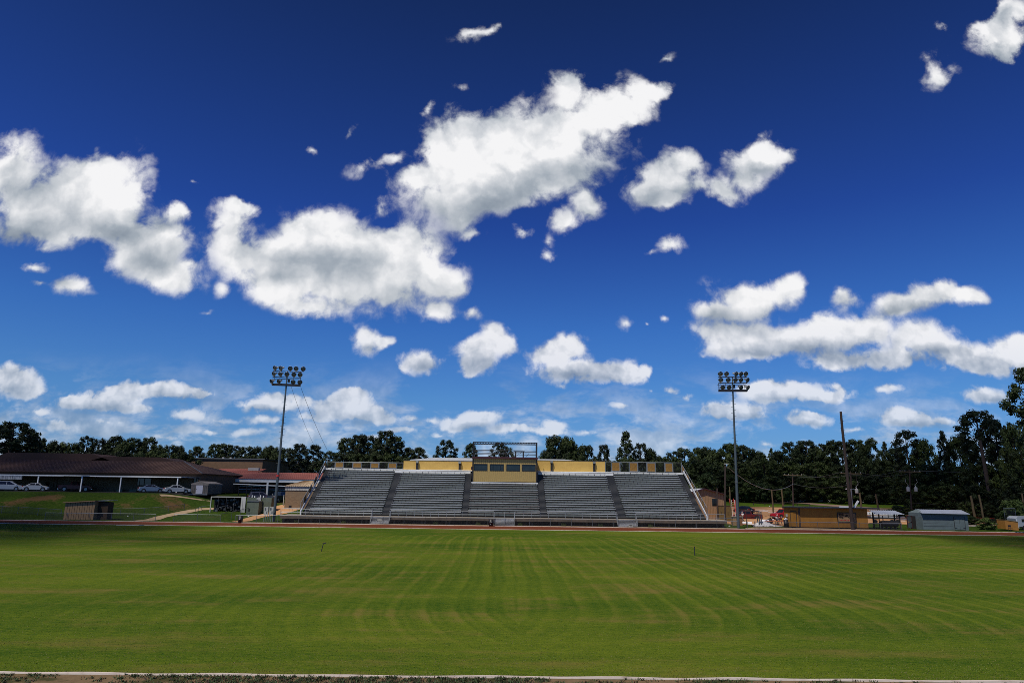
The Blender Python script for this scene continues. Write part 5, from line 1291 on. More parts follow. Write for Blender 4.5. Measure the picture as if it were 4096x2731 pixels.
mb = MB(); E = Vector((xe-.6, 4.4, hf+.15)); mb.add([A[3], A[2], Vector((w, 5.2, hf+.1)), E], [(0,1,2,3)]); mb.add([A[3]+dn, A[2]+dn, Vector((w, 5.2, hf+.05)), E+dn], [(0,3,2,1)]); mb.build('rear_roof', M['dark'], t)
dx0, dx1 = xat(3818, 2090, Yb)-x0, xat(3858, 2090, Yb)-x0; dm = (dx0+dx1)/2; dt = zat(3838, 2067, Yb)
for a, b in ((dx0, dm-.02), (dm+.02, dx1)): MB().box(a, b, -.05, -.002, .05, dt).build('door', M['blue_grey'], t)
mb = MB(); mb.box(dx0-.1, dx1+.1, -.06, -.003, dt+.002, dt+.10); mb.box(dm-.02, dm+.02, -.03, -.003, .05, dt); mb.box(dx0-.08, dx0-.02, -.05, -.003, .05, dt); mb.box(dx1+.02, dx1+.08, -.05, -.003, .05, dt)
for z in (.3, dt-.35):
    mb.box(dx0-.1, dx0+.3, -.07, -.052, z, z+.07); mb.box(dx1-.3, dx1+.1, -.07, -.052, z, z+.07)
mb.build('door_hinges', M['dark'], t)
mb = MB(); rq = random.Random(9)
for z in (.55, .95, 1.42): mb.box(.1, dx0-.25, -.012, -.002, z, z+.025)
mb.build('board_gaps', M['dark'], t)
# open doorway and its red frame in the slanting end
a = Vector((xe, 3.2, 0)); b = Vector((0, 0, 0)); d_ = (b-a).normalized(); nrm = Vector((d_.y, -d_.x, 0))
q0, q1 = a.lerp(b, .22)+nrm*.02, a.lerp(b, .50)+nrm*.02
MB().bar(q0+Vector((0,0,hf*.40)), q1+Vector((0,0,hf*.40)), .03, hf*.76).build('doorway', M['void'], t)  # black slab painted as the shade inside the doorway
x_ = xat(3632, 2090, Yb+2.6); t2 = MB()
o_ = a.lerp(b, .22)+nrm*.06
fr = [o_, o_+Vector((-1.25, -.9, 0))]
for p in fr: t2.bar(p, p+Vector((0, 0, hf*.80)), .10, .10)
for z in (.05, hf*.42, hf*.78): t2.bar(fr[0]+Vector((0,0,z)), fr[1]+Vector((0,0,z)), .08, .10)
dd = t2.build('open_door_frame', M['maroon'], t)
MB().bar(fr[0]+Vector((0,0,hf*.60)), fr[1]+Vector((0,0,hf*.60)), .03, hf*.30).build('door_panel', M['blue_grey'], dd)
MB().bar(fr[0]+Vector((0,0,hf*.23)), fr[1]+Vector((0,0,hf*.23)), .03, hf*.28).build('door_panel', M['blue_grey'], dd)

# red bumper rails, parking stops in the dirt lot
G3 = 'pale parking stops lying in the dirt lot'
spots = [(3040, 2040), (3053, 2046), (3070, 2043), (3090, 2049), (3110, 2043)] + [(3600, 2060+i*8) for i in range(4)] + [(3625, 2065), (3630, 2078)] + [(3900, 2082), (3905, 2092), (3885, 2095), (3965, 2096), (3985, 2098), (4005, 2095), (3960, 2103), (3890, 2104)]
for i, (u, v) in enumerate(spots):
    p = hit(u, v); near = u < 3200
    t = thing('parking_stop', (p.x, p.y, p.z+.02), ('pale concrete parking stop in the dirt lot left of the red pickup' if near else 'pale concrete parking stop in the dirt beside the blue-grey shed'), 'parking stop', rz=radians(rnd.uniform(-6, 6)), group=G3+(' by the pickup' if near else ' by the blue-grey shed'))
    MB().prism([(-.12, 0), (.12, 0), (.08, .15), (-.08, .15)], 'x', -.95, .95).build('beam', M['kerb'], t)
q = [hit(3870, 2092), hit(3960, 2098), hit(4100, 2108)]
t = fence('red_top_fence', [(a.x, max(a.y, 105.5)) for a in q], 'sagging fence with a rusty red rail between the bush and the yellow bin', h=1.1, step=2.6, rail_m='pipe_red', m='dark')
# log rails in the lawn
def lograil(pts, label):
    P = [hit(u, v) for u, v in pts]; o = P[0]; t = thing('log_rail', o, label, 'railing', group='low wooden rails across the lawn')
    V = []
    for a, b in zip(P, P[1:]):
        n = max(1, round((b-a).length/3.4)); V += [a.lerp(b, i/n) for i in range(n)]
    V.append(P[-1]); V = [Vector((v.x, v.y, gz(v.x, v.y)))-o for v in V]
    for v in V: MB().tube(v-Vector((0,0,.1)), v+Vector((0,0,.55)), .11, n=6).build('post', M['pole_wood'], t)
    mb = MB()
    for a, b in zip(V, V[1:]): mb.tube(a+Vector((0,0,.55)), b+Vector((0,0,.55)), .10, n=6)
    mb.build('rail', M['pole_wood'], t)
lograil([(2975, 2002), (3060, 2008), (3140, 2018), (3240, 2026)], 'dark low wooden rail along the near side of the road')
lograil([(3014, 2020), (3060, 2020), (3130, 2021)], 'dark low wooden rail across the lawn behind the dark car')

# things the roofers left around the gate: rolls, sheets, boards
def roll(u, v, L, r, label, rz=0, Y=None, m='cloth_white'):
    p = hit(u, v); Y = Y or p.y; x = xat(u, v, Y); t = thing('white_roll', (x, Y, gz(x, Y)), label, 'roll', rz=rz)
    MB().tube((-L/2, 0, r), (L/2, 0, r), r, n=16).build('roll', M[m], t); MB().tube((-L/2-.01, 0, r), (L/2+.01, 0, r), r*.3, n=10).build('core', M['dark'], t)
Yg_ = 117.0
roll(2982, 2076, 2.0, .22, 'long white roll lying on the ground behind the right light mast', Y=116)
roll(3058, 2075, 1.3, .36, 'thick white roll next to the gate frame', Y=118.2)
t = thing('white_board', (xat(2992, 2076, 115.6), 115.6, gz(28, 115.6)), 'thin white board on the dirt beside the long white roll', 'board'); MB().box(-.1, 1.3, 0, .3, .02, .16).build('board', M['white'], t)
p = hit(3060, 2087); Yw = 111.8; x = xat(3065, 2085, Yw); t = thing('plastic_sheet', (x, Yw, gz(x, Yw)), 'crumpled translucent white plastic sheet heaped in front of the orange table', 'sheet')
mb = MB(); rq = random.Random(3); nx_, ny_ = 26, 8; vs = []
for j in range(ny_+1):
    for i in range(nx_+1):
        X = -2.2+4.6*i/nx_; Y_ = -.5+1.6*j/ny_; e_ = sin(pi*j/ny_)*(.5+.45*cos((X+.5)*1.1)) if -1.5 < X < 1.6 else sin(pi*j/ny_)*.12
        vs.append((X+rq.uniform(-.06, .06), Y_, .02+max(0, e_)*.75+rq.uniform(0, .09)))
mb.add(vs, [(j*(nx_+1)+i, j*(nx_+1)+i+1, (j+1)*(nx_+1)+i+1, (j+1)*(nx_+1)+i) for j in range(ny_) for i in range(nx_)], True); mb.build('sheet', M['plastic'], t)
x = xat(3108, 2080, 113.8); t = thing('work_table', (x, 113.8, gz(x, 113.8)), 'long low table with an orange-red top behind the plastic sheet', 'table')
MB().box(-1.9, 1.9, -.4, .5, .72, .79).build('tabletop', M['orange'], t)
for sx in (-1.7, 0, 1.7):
    for sy in (-.3, .4): MB().box(sx-.03, sx+.03, sy-.03, sy+.03, 0, .72).build('leg', M['galv'], t)
x = xat(3133, 2066, 114.0); t = thing('yellow_bucket', (x, 114.0, gz(x, 114)+.79), 'bright yellow bucket standing on the orange table', 'bucket'); MB().lathe([(0, 0), (.17, 0), (.21, .42), (.19, .42), (.15, .05), (0, .05)], n=14).build('body', M['yellow'], t); MB().path([(-.2, 0, .4), (-.12, 0, .58), (.12, 0, .58), (.2, 0, .4)], .012, 4).build('handle', M['dark'], t)
for u, lb in ((3140, 'white bottle on the orange table, right of the yellow bucket'), (3070+22, 'white bag on the left end of the orange table')):
    x = xat(u, 2066, 113.9); t = thing('white_jug' if u > 3100 else 'white_bag', (x, 113.9, gz(x, 113.9)+.79), lb, 'jug' if u > 3100 else 'bag'); MB().ball((0, 0, .15), .16, 10, 6, (1, .8, .95), .12, 5).build('body', M['cloth_white'], t); MB().tube((0, 0, .28), (0, 0, .36), .05, n=8).build('cap', M['pipe_red'], t)
x = xat(3078, 2062, 119); t = thing('dark_sack', (x, 119, gz(x, 119)), 'dark heap of rolled felt beside the thick white roll', 'sack'); MB().ball((0, 0, .42), .5, 14, 9, (1, .8, 1), .08, 2).build('body', M['hair'], t); MB().ball((.1, -.1, .95), .15, 8, 5, (1, 1, .6), .1, 4).build('knot', M['hair'], t)
b3 = bin_(3144, 2094, 'black litter drum full of white bags beside the kiosk door', h=1.15, Y=109.6)
for i, (X, Z) in enumerate(((-.15, 1.2), (.12, 1.24), (0, 1.33))): t = MB().ball((X, -.05, Z), .17, 9, 6, (1, 1, .8), .15, i).build('rubbish_bag', M['cloth_white'], b3)
# gate frame with its brown top beam
x0, x1 = xat(2985, 2075, 112), xat(3036, 2075, 112); t = thing('service_gate', (x0, 112, gz(x0, 112)), 'open brown gate frame between the light mast and the white rolls', 'gate'); w = x1-x0; h = zat(3010, 2045, 112)-gz(x0, 112)
MB().box(-.1, w+.1, -.08, .5, h-.02, h+.10).build('top_beam', M['maroon'], t); MB().box(-.1, w, .1, .5, h+.102, h+.14).build('cover_strip', M['tan_roof'], t)
for x in (0, w-.25): MB().box(x-.05, x+.05, -.05, .05, -.1, h-.021).build('post', M['pole_wood'], t)
MB().tube((0, 0, h*.62), (w, 0, h*.62), .035, n=6).build('rail', M['dark'], t)
for u, v1 in ((3038, 2045), (3046, 2048)):
    x = xat(u, 2085, 111.5); t = thing('green_gate_post', (x, 111.5, gz(x, 111.5)), 'grey-green steel gate post right of the brown gate frame', 'post', group='pair of steel gate posts'); hh = zat(u, v1, 111.5)-gz(x, 111.5)
    MB().tube((0,0,-.1), (0,0,hh), .08, n=8).build('pole', M['galv_dark'], t); MB().ball((0,0,hh+.03), .11, 8, 5).build('cap', M['galv_dark'], t)
# wooden box, red ladders
x = xat(2951, 2078, 113); t = thing('wooden_box', (x, 113, gz(x, 113)), 'upright brown wooden box half hidden by the right light mast', 'box')
MB().box(-.75, .1, 0, .7, 0, 1.35).build('pale_side', M['wood_tan'], t); MB().box(.102, .75, 0, .7, .0, 1.35).build('dark_side', M['box_wood'], t); MB().box(-.85, .85, -.1, .8, 1.352, 1.45).build('lid', M['concrete'], t)
def ladder(u0, v0, u1, v1, Y, w, label, m, n):
    b = at(u0, v0, Y); zb_ = gz(b.x, Y); tp = at(u1, v1, Y+1.2); t = thing('ladder', (b.x, Y, zb_), label, 'ladder'); e_ = tp-Vector(t.location); s = Vector((w/2, 0, 0))
    for q in (-1, 1): MB().bar(s*q, e_+s*q, .07, .12).build('rail', M[m], t)
    for i in range(1, n): p = e_*(i/n); MB().tube(p-s, p+s, .03, n=6).build('rung', M[m], t)
    return t
ladder(2940, 2062, 2925, 1993, 119, .75, 'tall red ladder leaning left of the right light mast', 'pipe_red', 13)
ladder(2936, 2050, 2932, 1998, 122, .55, 'white-topped stepladder behind the red ladder', 'elec', 9)
ladder(2948, 2050, 2944, 2000, 122.2, .3, 'thin red ladder close behind the right light mast', 'pipe_red', 10)
# bits of litter
for i, (u, v, lb) in enumerate(((2998, 2092, 'white cup on the grass right of the right mast'), (3045, 2091, 'white scrap on the grass below the gate posts, left one'), (3052, 2092, 'white scrap on the grass below the gate posts, right one'), (3075, 2091, 'white scrap on the grass under the plastic sheet'), (2918, 2105, 'white scrap on the path left of the right mast'), (511, 2065, 'small white ball on the grass below the bank'), (3079, 2026, 'small white ball on the lawn behind the dirt lot'), (994, 2067, 'pale stone beside the dirt path'))):
    p = hit(u, v); t = tag(MB().ball((0,0,.07), .13 if i != 5 else .12, 8, 5, (1.3, 1, .55), .2, i).build('litter', M['white']), lb, 'litter', 'bits of white litter'); t.location = p
# yellow bin, chair, white trailer and fence panels at the far right
x0, x1 = xat(4022, 2100, 107.5), xat(4074, 2105, 107.5); t = thing('yellow_bin', (x0, 107.5, gz(x0, 107.5)), 'mustard yellow metal container at the far right beside the white trailer', 'container'); w = x1-x0
h0, h1 = zat(4025, 2079, 107.5)-gz(x0, 107.5), zat(4072, 2087, 107.5)-gz(x0, 107.5)
MB().prism([(0, .25), (w, .05), (w, h1), (0, h0)], 'y', 0, 1.8).build('body', M['mustard'], t); MB().prism([(-.03, h0+.002), (w+.03, h1+.002), (w+.03, h1+.07), (-.03, h0+.07)], 'y', -.05, 1.85).build('rim', M['dark_tan'], t)
x = xat(4042, 2108, 106.2); t = thing('folding_chair', (x, 106.2, gz(x, 106.2)), 'small dark folding chair in front of the yellow container', 'chair')
MB().box(-.22, .22, -.2, .2, .42, .46).build('seat', M['black'], t); MB().box(-.22, .22, .18, .22, .62, .92).build('backrest', M['black'], t)
for sx in (-.2, .2):
    for sy in (-.18, .2): MB().bar((sx, sy, 0), (sx, sy, .62 if sy > 0 else .42), .03).build('leg', M['dark'], t)
x0 = xat(4072, 2100, 110.5); t = thing('white_trailer', (x0, 110.5, gz(x0, 110.5)), 'white box trailer cut off by the right edge of the picture', 'trailer'); h = zat(4080, 2064, 110.5)-gz(x0, 110.5)
MB().prism([(0, .5), (4, .5), (4, h+.1), (.25, h), (-.2, h-.35)], 'y', 0, 2).build('body', M['car_white'], t); MB().box(.7, 1.5, -.04, -.002, h*.6, h*.8).build('window', M['glass_dark'], t)
for x in (1.0, 2.2): MB().tube((x, -.05, .35), (x, .15, .35), .35, n=14).build('wheel', M['tyre'], t)
MB().bar((.05, -.05, .3), (-.25, -.05, h-.3), .12).build('strut', M['white'], t)
x0, x1 = xat(4020, 2070, 113), xat(4065, 2070, 113); t = fence('tall_fence', [(x0, 113), (x1, 113)], 'tall chain-link panel behind the yellow container', h=3.3, step=2.4)

# ================================================================== vehicles
def car(kind, x, y, rz, paint, label, z=None, group=None):
    """x forward; profile lofted in metres, cabin narrower than the body, glass and lamps as parts"""
    P = dict(
     sedan=dict(L=4.5, W=1.76, belt=.92, body=[(-2.25,.35),(-2.2,.72),(-2.05,.98),(-1.4,1.02),(1.15,.93),(1.95,.82),(2.2,.66),(2.25,.38)], cab=[(-1.55,1.0),(-.85,1.42),(.2,1.46),(1.25,.93)], wheels=(-1.35,1.38), r=.32),
     van=dict(L=5.0, W=1.95, belt=1.05, body=[(-2.5,.38),(-2.48,.95),(-2.35,1.10),(1.5,1.05),(2.2,.92),(2.45,.72),(2.5,.38)], cab=[(-2.4,1.08),(-2.15,1.72),(-1.8,1.78),(.4,1.74),(1.75,1.03)], wheels=(-1.55,1.5), r=.34),
     beetle=dict(L=4.1, W=1.72, belt=.95, body=[(-2.05,.35),(-2.03,.62),(-1.8,.88),(-1.3,1.02),(1.05,.98),(1.6,.88),(1.95,.66),(2.05,.35)], cab=[(-1.45,1.0),(-.85,1.38),(-.1,1.50),(.6,1.38),(1.15,.98)], wheels=(-1.28,1.25), r=.33),
     suv=dict(L=4.6, W=1.85, belt=1.08, body=[(-2.3,.42),(-2.28,.85),(-2.2,1.08),(1.0,1.06),(2.0,.98),(2.28,.75),(2.3,.42)], cab=[(-2.2,1.07),(-1.95,1.66),(-.4,1.74),(.35,1.68),(1.15,1.05)], wheels=(-1.42,1.42), r=.37),
     pickup=dict(L=5.6, W=2.0, belt=1.12, body=[(-2.8,.5),(-2.78,1.16),(-.75,1.18),(1.45,1.12),(2.5,1.05),(2.78,.85),(2.8,.5)], cab=[(-.85,1.16),(-.7,1.84),(.65,1.86),(1.35,1.11)], wheels=(-1.7,1.8), r=.42))[kind]
    z = gz(x, y)+.04 if z is None else z
    t = thing('pickup_truck' if kind == 'pickup' else ('minivan' if kind == 'van' else 'parked_car'), (x, y, z), label, {'pickup': 'pickup', 'van': 'van', 'suv': 'car'}.get(kind, 'car'), rz, group); W = P['W']/2; r = P['r']
    body = P['body']; zb = .26 if kind != 'pickup' else .42; poly = body + [(body[-1][0]-.1, zb), (body[0][0]+.1, zb)]
    def shell(poly, ws):
        """side outline pushed across, edges rounded off"""
        mb = MB(); n = len(poly); cx_ = sum(p[0] for p in poly)/n; cz = sum(p[1] for p in poly)/n; vs = []
        for (yy, k) in ws: vs += [(cx_+(p[0]-cx_)*k, yy if not callable(yy) else yy(p[1]), cz+(p[1]-cz)*k) for p in poly]
        mb.add(vs, [(j*n+i, j*n+(i+1) % n, (j+1)*n+(i+1) % n, (j+1)*n+i) for j in range(len(ws)-1) for i in range(n)], True)
        mb.add(vs[:n], [tuple(range(n))]); mb.add(vs[-n:], [tuple(range(n))[::-1]]); return mb
    mb = shell(poly, [(-W, .955), (-W+.03, .985), (-W+.14, 1.0), (W-.14, 1.0), (W-.03, .985), (W, .955)])
    cab = P['cab']; zbelt = min(p[1] for p in cab); zr = max(p[1] for p in cab); n = len(cab)
    hw = lambda zz, s: s*(W-.07-.22*(zz-zbelt)/(zr-zbelt))
    L_ = [(p[0], hw(p[1], -1), p[1]) for p in cab]; R_ = [(p[0], hw(p[1], 1), p[1]) for p in cab]
    mb.add(L_+R_, [tuple(range(n)), tuple(range(2*n-1, n-1, -1))]+[(i, n+i, n+i+1, i+1) for i in range(n-1)])
    mb.build('body', M[paint], t)
    # glass
    for s in (-1, 1):
        c = Vector((sum(p[0] for p in cab)/n, 0, (zbelt+zr)/2)); g_ = []
        for p in cab: q = Vector((p[0], 0, p[1])); q = c+(q-c)*.80; g_.append((q.x, hw(q.z, s)+s*.012, q.z))
        MB().add(g_, [tuple(range(n)) if s < 0 else tuple(range(n))[::-1]]).build('side_window', M['glass_dark'], t)
        px_ = (cab[0][0]+cab[-1][0])/2+.1; pz0, pz1 = zbelt+.02, zr-.03
        MB().add([(px_-.04, hw(pz0, s)+s*.02, pz0), (px_+.04, hw(pz0, s)+s*.02, pz0), (px_+.04, hw(pz1, s)+s*.02, pz1), (px_-.04, hw(pz1, s)+s*.02, pz1)], [(0,1,2,3)]).build('pillar', M[paint], t)
    for i0, i1, nm in ((0, 1, 'rear_window'), (n-2, n-1, 'windscreen')):
        a = Vector((cab[i0][0], 0, cab[i0][1])); b = Vector((cab[i1][0], 0, cab[i1][1])); d = (b-a).normalized(); nr = Vector((-d.z, 0, d.x))*.012; A = a.lerp(b, .12)+nr; B_ = a.lerp(b, .88)+nr
        MB().add([(A.x, hw(A.z, -1)*.86, A.z), (A.x, hw(A.z, 1)*.86, A.z), (B_.x, hw(B_.z, 1)*.86, B_.z), (B_.x, hw(B_.z, -1)*.86, B_.z)], [(0,1,2,3)]).build(nm, M['glass'], t)
    for wx in P['wheels']:
        for s in (-1, 1):
            wl_ = MB().tube((wx, s*(W-.20), r), (wx, s*(W+.015), r), r, n=20).build('wheel', M['tyre'], t)
            MB().tube((wx, s*(W+.016), r), (wx, s*(W+.03), r), r*.62, n=14).build('rim', M['rim'], wl_)
            mb = MB(); mb.tube((wx, s*(W-.3), r+.02), (wx, s*(W+.006), r+.02), r+.07, n=20); mb.build('wheel_arch', M['black'], t)
    rx_ = body[0][0]; fx_ = body[-1][0]
    for s in (-1, 1):
        MB().cbox((rx_+.10, s*(W-.20), .82 if kind not in ('pickup','suv') else .95), (.16, .34, .20)).build('tail_lamp', M['lamp_red'], t)
        MB().cbox((fx_-.16, s*(W-.28), .68 if kind not in ('pickup','suv') else .85), (.22, .36, .15)).build('headlight', M['chrome'], t)
        MB().cbox((cab[-1][0]-.25, s*(W+.09), zbelt+.08), (.12, .18, .13)).build('wing_mirror', M[paint], t)
    MB().cbox((rx_+.06, 0, .47), (.22, 2*W-.16, .17)).build('rear_bumper', M['chrome'] if kind == 'pickup' else M[paint], t)
    MB().cbox((fx_-.06, 0, .46), (.22, 2*W-.16, .17)).build('front_bumper', M['chrome'] if kind == 'pickup' else M[paint], t)
    MB().cbox((rx_+.005, 0, .72), (.04, .34, .15)).build('number_plate', M['elec'], t)
    if kind == 'pickup': MB().box(-2.68, -.95, -W+.14, W-.14, 1.181, 1.19).build('load_bed', M['black'], t)
    return t
def park(kind, u, v, Y, deg, paint, label, **k): return car(kind, xat(u, v, Y), Y, radians(deg), paint, label, **k)
park('van', 33, 1972, 131.5, 14, 'car_white', 'white minivan cut off by the left edge, parked under the canopy')
park('beetle', 140, 1972, 131, 22, 'car_white', 'small white rounded car with a curved roof, parked beside the minivan')
park('pickup', 300, 1974, 134.5, 20, 'red_dark', 'dark red pickup truck in the shade of the canopy')
park('sedan', 604, 1972, 130.5, 32, 'car_silver', 'silver-blue saloon car parked by the canopy posts')
park('sedan', 706, 1974, 129.5, 34, 'car_white', 'white saloon car at the right end of the school parking')
park('suv', 1042, 2006, 134, 28, 'car_purple', 'dark silver estate car parked below the covered walkway')
park('pickup', 1117, 2012, 133, 70, 'car_dark', 'black pickup truck seen from behind beside the brick hut')
park('sedan', 2976, 2040, 143, 112, 'car_dark', 'dark blue car parked in the dirt lot behind the walking person')
park('pickup', 2985, 2058, 133, 175, 'red_dark', 'low dark red truck bed behind the walking person', z=gz(30, 133)-.35)
park('pickup', 3140, 2058, 132, 200, 'red', 'bright red pickup truck parked behind the orange kiosk')

# ================================================================== people
def skin_mesh(name, J, E, m, parent, lvl=1):
    names = list(J); me = bpy.data.meshes.new(name); me.from_pydata([J[k][0] for k in names], [(names.index(a), names.index(b)) for a, b in E], [])
    o = bpy.data.objects.new(name, me); COL.objects.link(o); me.materials.append(m); o.parent = parent
    sk = o.modifiers.new('skin', 'SKIN'); sv = me.skin_vertices[0].data if me.skin_vertices else None
    if sv is None: return o
    for i, k in enumerate(names):
        r = J[k][1]; sv[i].radius = r if isinstance(r, tuple) else (r, r); sv[i].use_root = (i == 0)
    sk.use_smooth_shade = True; ss_ = o.modifiers.new('subsurf', 'SUBSURF'); ss_.levels = lvl; ss_.render_levels = lvl
    return o
def ensure_skin(me):
    if not me.skin_vertices:
        import bmesh
        bm = bmesh.new(); bm.from_mesh(me); bm.verts.layers.skin.verify(); bm.to_mesh(me); bm.free()
def skin_obj(name, J, E, m, parent, lvl=1):
    names = list(J); me = bpy.data.meshes.new(name); me.from_pydata([J[k][0] for k in names], [(names.index(a), names.index(b)) for a, b in E], [])
    ensure_skin(me); o = bpy.data.objects.new(name, me); COL.objects.link(o); me.materials.append(m); o.parent = parent
    for i, k in enumerate(names):
        r = J[k][1]; d = me.skin_vertices[0].data[i]; d.radius = r if isinstance(r, tuple) else (r, r); d.use_root = (i == 0)
    sk = o.modifiers.new('skin', 'SKIN'); sk.use_smooth_shade = True; s2 = o.modifiers.new('subsurf', 'SUBSURF'); s2.levels = lvl; s2.render_levels = lvl
    return o
def person(x, y, rz, pose, label, skin, shirt, trousers, hat, z=None):
    """pose: joint positions in metres, figure facing +x"""
    z = gz(x, y)+.035 if z is None else z
    t = thing('person', (x, y, z), label, 'person', rz); J = {}
    rad = dict(pelvis=(.13,.16), belly=(.12,.145), chest=(.13,.18), neck=.055, head0=.07, head1=.095, head2=.085, hl=.085, hr=.085, kl=.058, kr=.058, al=.042, ar=.042, tl=.03, tr=.03, sl=.06, sr=.06, el=.043, er=.043, wl=.03, wr=.03, pl=(.022,.038), pr=(.022,.038))
    for k, v in pose.items(): J[k] = (v, rad[k])
    E = [('pelvis','belly'),('belly','chest'),('chest','neck'),('neck','head0'),('head0','head1'),('head1','head2'),('pelvis','hl'),('pelvis','hr'),('hl','kl'),('hr','kr'),('kl','al'),('kr','ar'),('al','tl'),('ar','tr'),('chest','sl'),('chest','sr'),('sl','el'),('sr','er'),('el','wl'),('er','wr'),('wl','pl'),('wr','pr')]
    for s in 'lr':                                                # five fingers rooted in the palm
        p = Vector(pose['p'+s]); d = (p-Vector(pose['w'+s])).normalized(); side = Vector((d.z, 0, -d.x)) if abs(d.y) < .9 else Vector((1, 0, 0)); side = side.normalized() if side.length else Vector((1,0,0)); bend = d.cross(side)*(1 if s == 'l' else -1)
        for i, ln in enumerate((.055, .078, .086, .080, .062)):
            if i == 0: b0 = p-d*.03+side*.04; tip = b0+side*.03+d*.035; 
            else: b0 = p+side*(.030-.02*(i-1))+d*.012; tip = b0+d*ln*.6+bend*.008
            end = tip+d*ln*.35+bend*.03
            J[f'f{s}{i}a'] = (tuple(b0), .011); J[f'f{s}{i}b'] = (tuple(tip), .009); J[f'f{s}{i}c'] = (tuple(end), .007)
            E += [('p'+s, f'f{s}{i}a'), (f'f{s}{i}a', f'f{s}{i}b'), (f'f{s}{i}b', f'f{s}{i}c')]
    skin_obj('body', J, E, M[skin], t, 2)
    def cloth(name, ks, es, grow, m):
        JJ = {k: (J[k][0], tuple(q+grow for q in J[k][1]) if isinstance(J[k][1], tuple) else J[k][1]+grow) for k in ks}; return skin_obj(name, JJ, es, M[m], t, 1)
    mid = lambda a, b, f: tuple(Vector(J[a][0]).lerp(Vector(J[b][0]), f))
    J['ml'] = (mid('sl','el',.8), .05); J['mr'] = (mid('sr','er',.8), .05); J['cl'] = (mid('kl','al',.85), .05); J['cr'] = (mid('kr','ar',.85), .05); J['waist'] = (mid('pelvis','belly',.3), (.125,.155)); J['coll'] = (mid('chest','neck',.55), (.07,.08))
    cloth('shirt', ['waist','belly','chest','coll','sl','sr','ml','mr'], [('waist','belly'),('belly','chest'),('chest','coll'),('chest','sl'),('chest','sr'),('sl','ml'),('sr','mr')], .018, shirt)
    cloth('trousers', ['pelvis','waist','hl','hr','kl','kr','cl','cr'], [('pelvis','waist'),('pelvis','hl'),('pelvis','hr'),('hl','kl'),('hr','kr'),('kl','cl'),('kr','cr')], .016, trousers)
    for s in 'lr':
        a, b = Vector(J['a'+s][0]), Vector(J['t'+s][0]); MB().bar(a+Vector((-.05,0,-.045)), b+Vector((.05,0,-.01)), .10, .10).build('shoe', M['hair'], t)
    h = Vector(J['head1'][0]); f_ = (Vector(J['head1'][0])-Vector(J['head0'][0])).normalized(); fw = Vector((f_.z, 0, -f_.x))
    mb = MB(); mb.ball(h+fw*.10+Vector((0,0,-.005)), .018, 6, 4); mb.build('nose', M[skin], t)
    for s in (-1, 1): MB().ball(h+fw*.088+Vector((0, s*.032, .025)), .011, 6, 4).build('eye', M['hair'], t); MB().ball(h+Vector((0, s*.093, 0)), .022, 6, 4, (.7,.5,1.2)).build('ear', M[skin], t)
    MB().cbox(h+fw*.085+Vector((0, 0, -.055)), (.012, .045, .010)).build('mouth', M['pipe_red'], t)
    hp = Vector(J['head2'][0]); mb = MB(); mb.ball(hp-f_*.01-fw*.008, .108, 12, 8, (1, 1, .78))
    if hat == 'cloth_white': mb.prism([(hp.x+.02, hp.y-.07), (hp.x+.20, hp.y-.06), (hp.x+.20, hp.y+.06), (hp.x+.02, hp.y+.07)], 'z', hp.z-.005, hp.z+.012)
    mb.build('cap' if hat == 'cloth_white' else 'hair', M[hat], t)
    return t
stride = dict(pelvis=(0,0,.95), belly=(.01,0,1.12), chest=(.04,0,1.32), neck=(.06,0,1.47), head0=(.08,0,1.55), head1=(.10,0,1.63), head2=(.10,0,1.70), hl=(0,.10,.90), hr=(0,-.10,.90), kl=(.18,.11,.52), kr=(-.06,-.11,.50), al=(.24,.11,.09), ar=(-.34,-.11,.14), tl=(.40,.11,.05), tr=(-.22,-.11,.05), sl=(.04,.19,1.40), sr=(.04,-.19,1.40), el=(-.02,.25,1.13), er=(.10,-.25,1.13), wl=(.16,.22,.98), wr=(.30,-.22,1.02), pl=(.24,.20,.96), pr=(.38,-.20,1.02))
sit = dict(pelvis=(0,0,.26), belly=(.02,0,.42), chest=(.10,0,.62), neck=(.15,0,.76), head0=(.18,0,.83), head1=(.20,0,.91), head2=(.20,0,.98), hl=(.04,.11,.24), hr=(.04,-.11,.24), kl=(.40,.20,.48), kr=(.40,-.20,.46), al=(.52,.18,.09), ar=(.50,-.18,.09), tl=(.66,.18,.05), tr=(.64,-.18,.05), sl=(.10,.19,.70), sr=(.10,-.19,.70), el=(.24,.26,.50), er=(.24,-.26,.50), wl=(.42,.18,.52), wr=(.44,-.16,.54), pl=(.50,.15,.52), pr=(.52,-.13,.54))
bend = dict(pelvis=(-.10,0,.88), belly=(.02,0,1.00), chest=(.22,0,1.12), neck=(.36,0,1.20), head0=(.42,0,1.24), head1=(.48,0,1.29), head2=(.50,0,1.36), hl=(-.10,.11,.84), hr=(-.10,-.11,.84), kl=(.02,.20,.48), kr=(.02,-.20,.48), al=(-.06,.24,.09), ar=(-.06,-.24,.09), tl=(.10,.25,.05), tr=(.10,-.25,.05), sl=(.24,.20,1.16), sr=(.24,-.20,1.16), el=(.28,.36,.94), er=(.28,-.36,.94), wl=(.36,.30,.74), wr=(.36,-.30,.74), pl=(.42,.28,.68), pr=(.42,-.28,.68))
Y = 122.0; person(xat(2971, 2060, Y), Y, radians(-160), stride, 'person in a white cap and shirt walking across the dirt lot past the light mast', 'skin', 'cloth_white', 'cloth_grey', 'cloth_white')
Y = 115.6; person(xat(3106, 2068, Y), Y, radians(-75), sit, 'person in white shirt and cap sitting beside the orange table', 'skin', 'cloth_white', 'cloth_grey', 'cloth_white', z=gz(38, Y)+.55)
x = xat(3106, 2068, Y); t = thing('stool', (x, Y, gz(x, Y)), 'low dark stool under the person sitting beside the orange table', 'stool'); MB().box(-.2, .2, -.2, .2, .50, .56).build('seat', M['dark'], t)
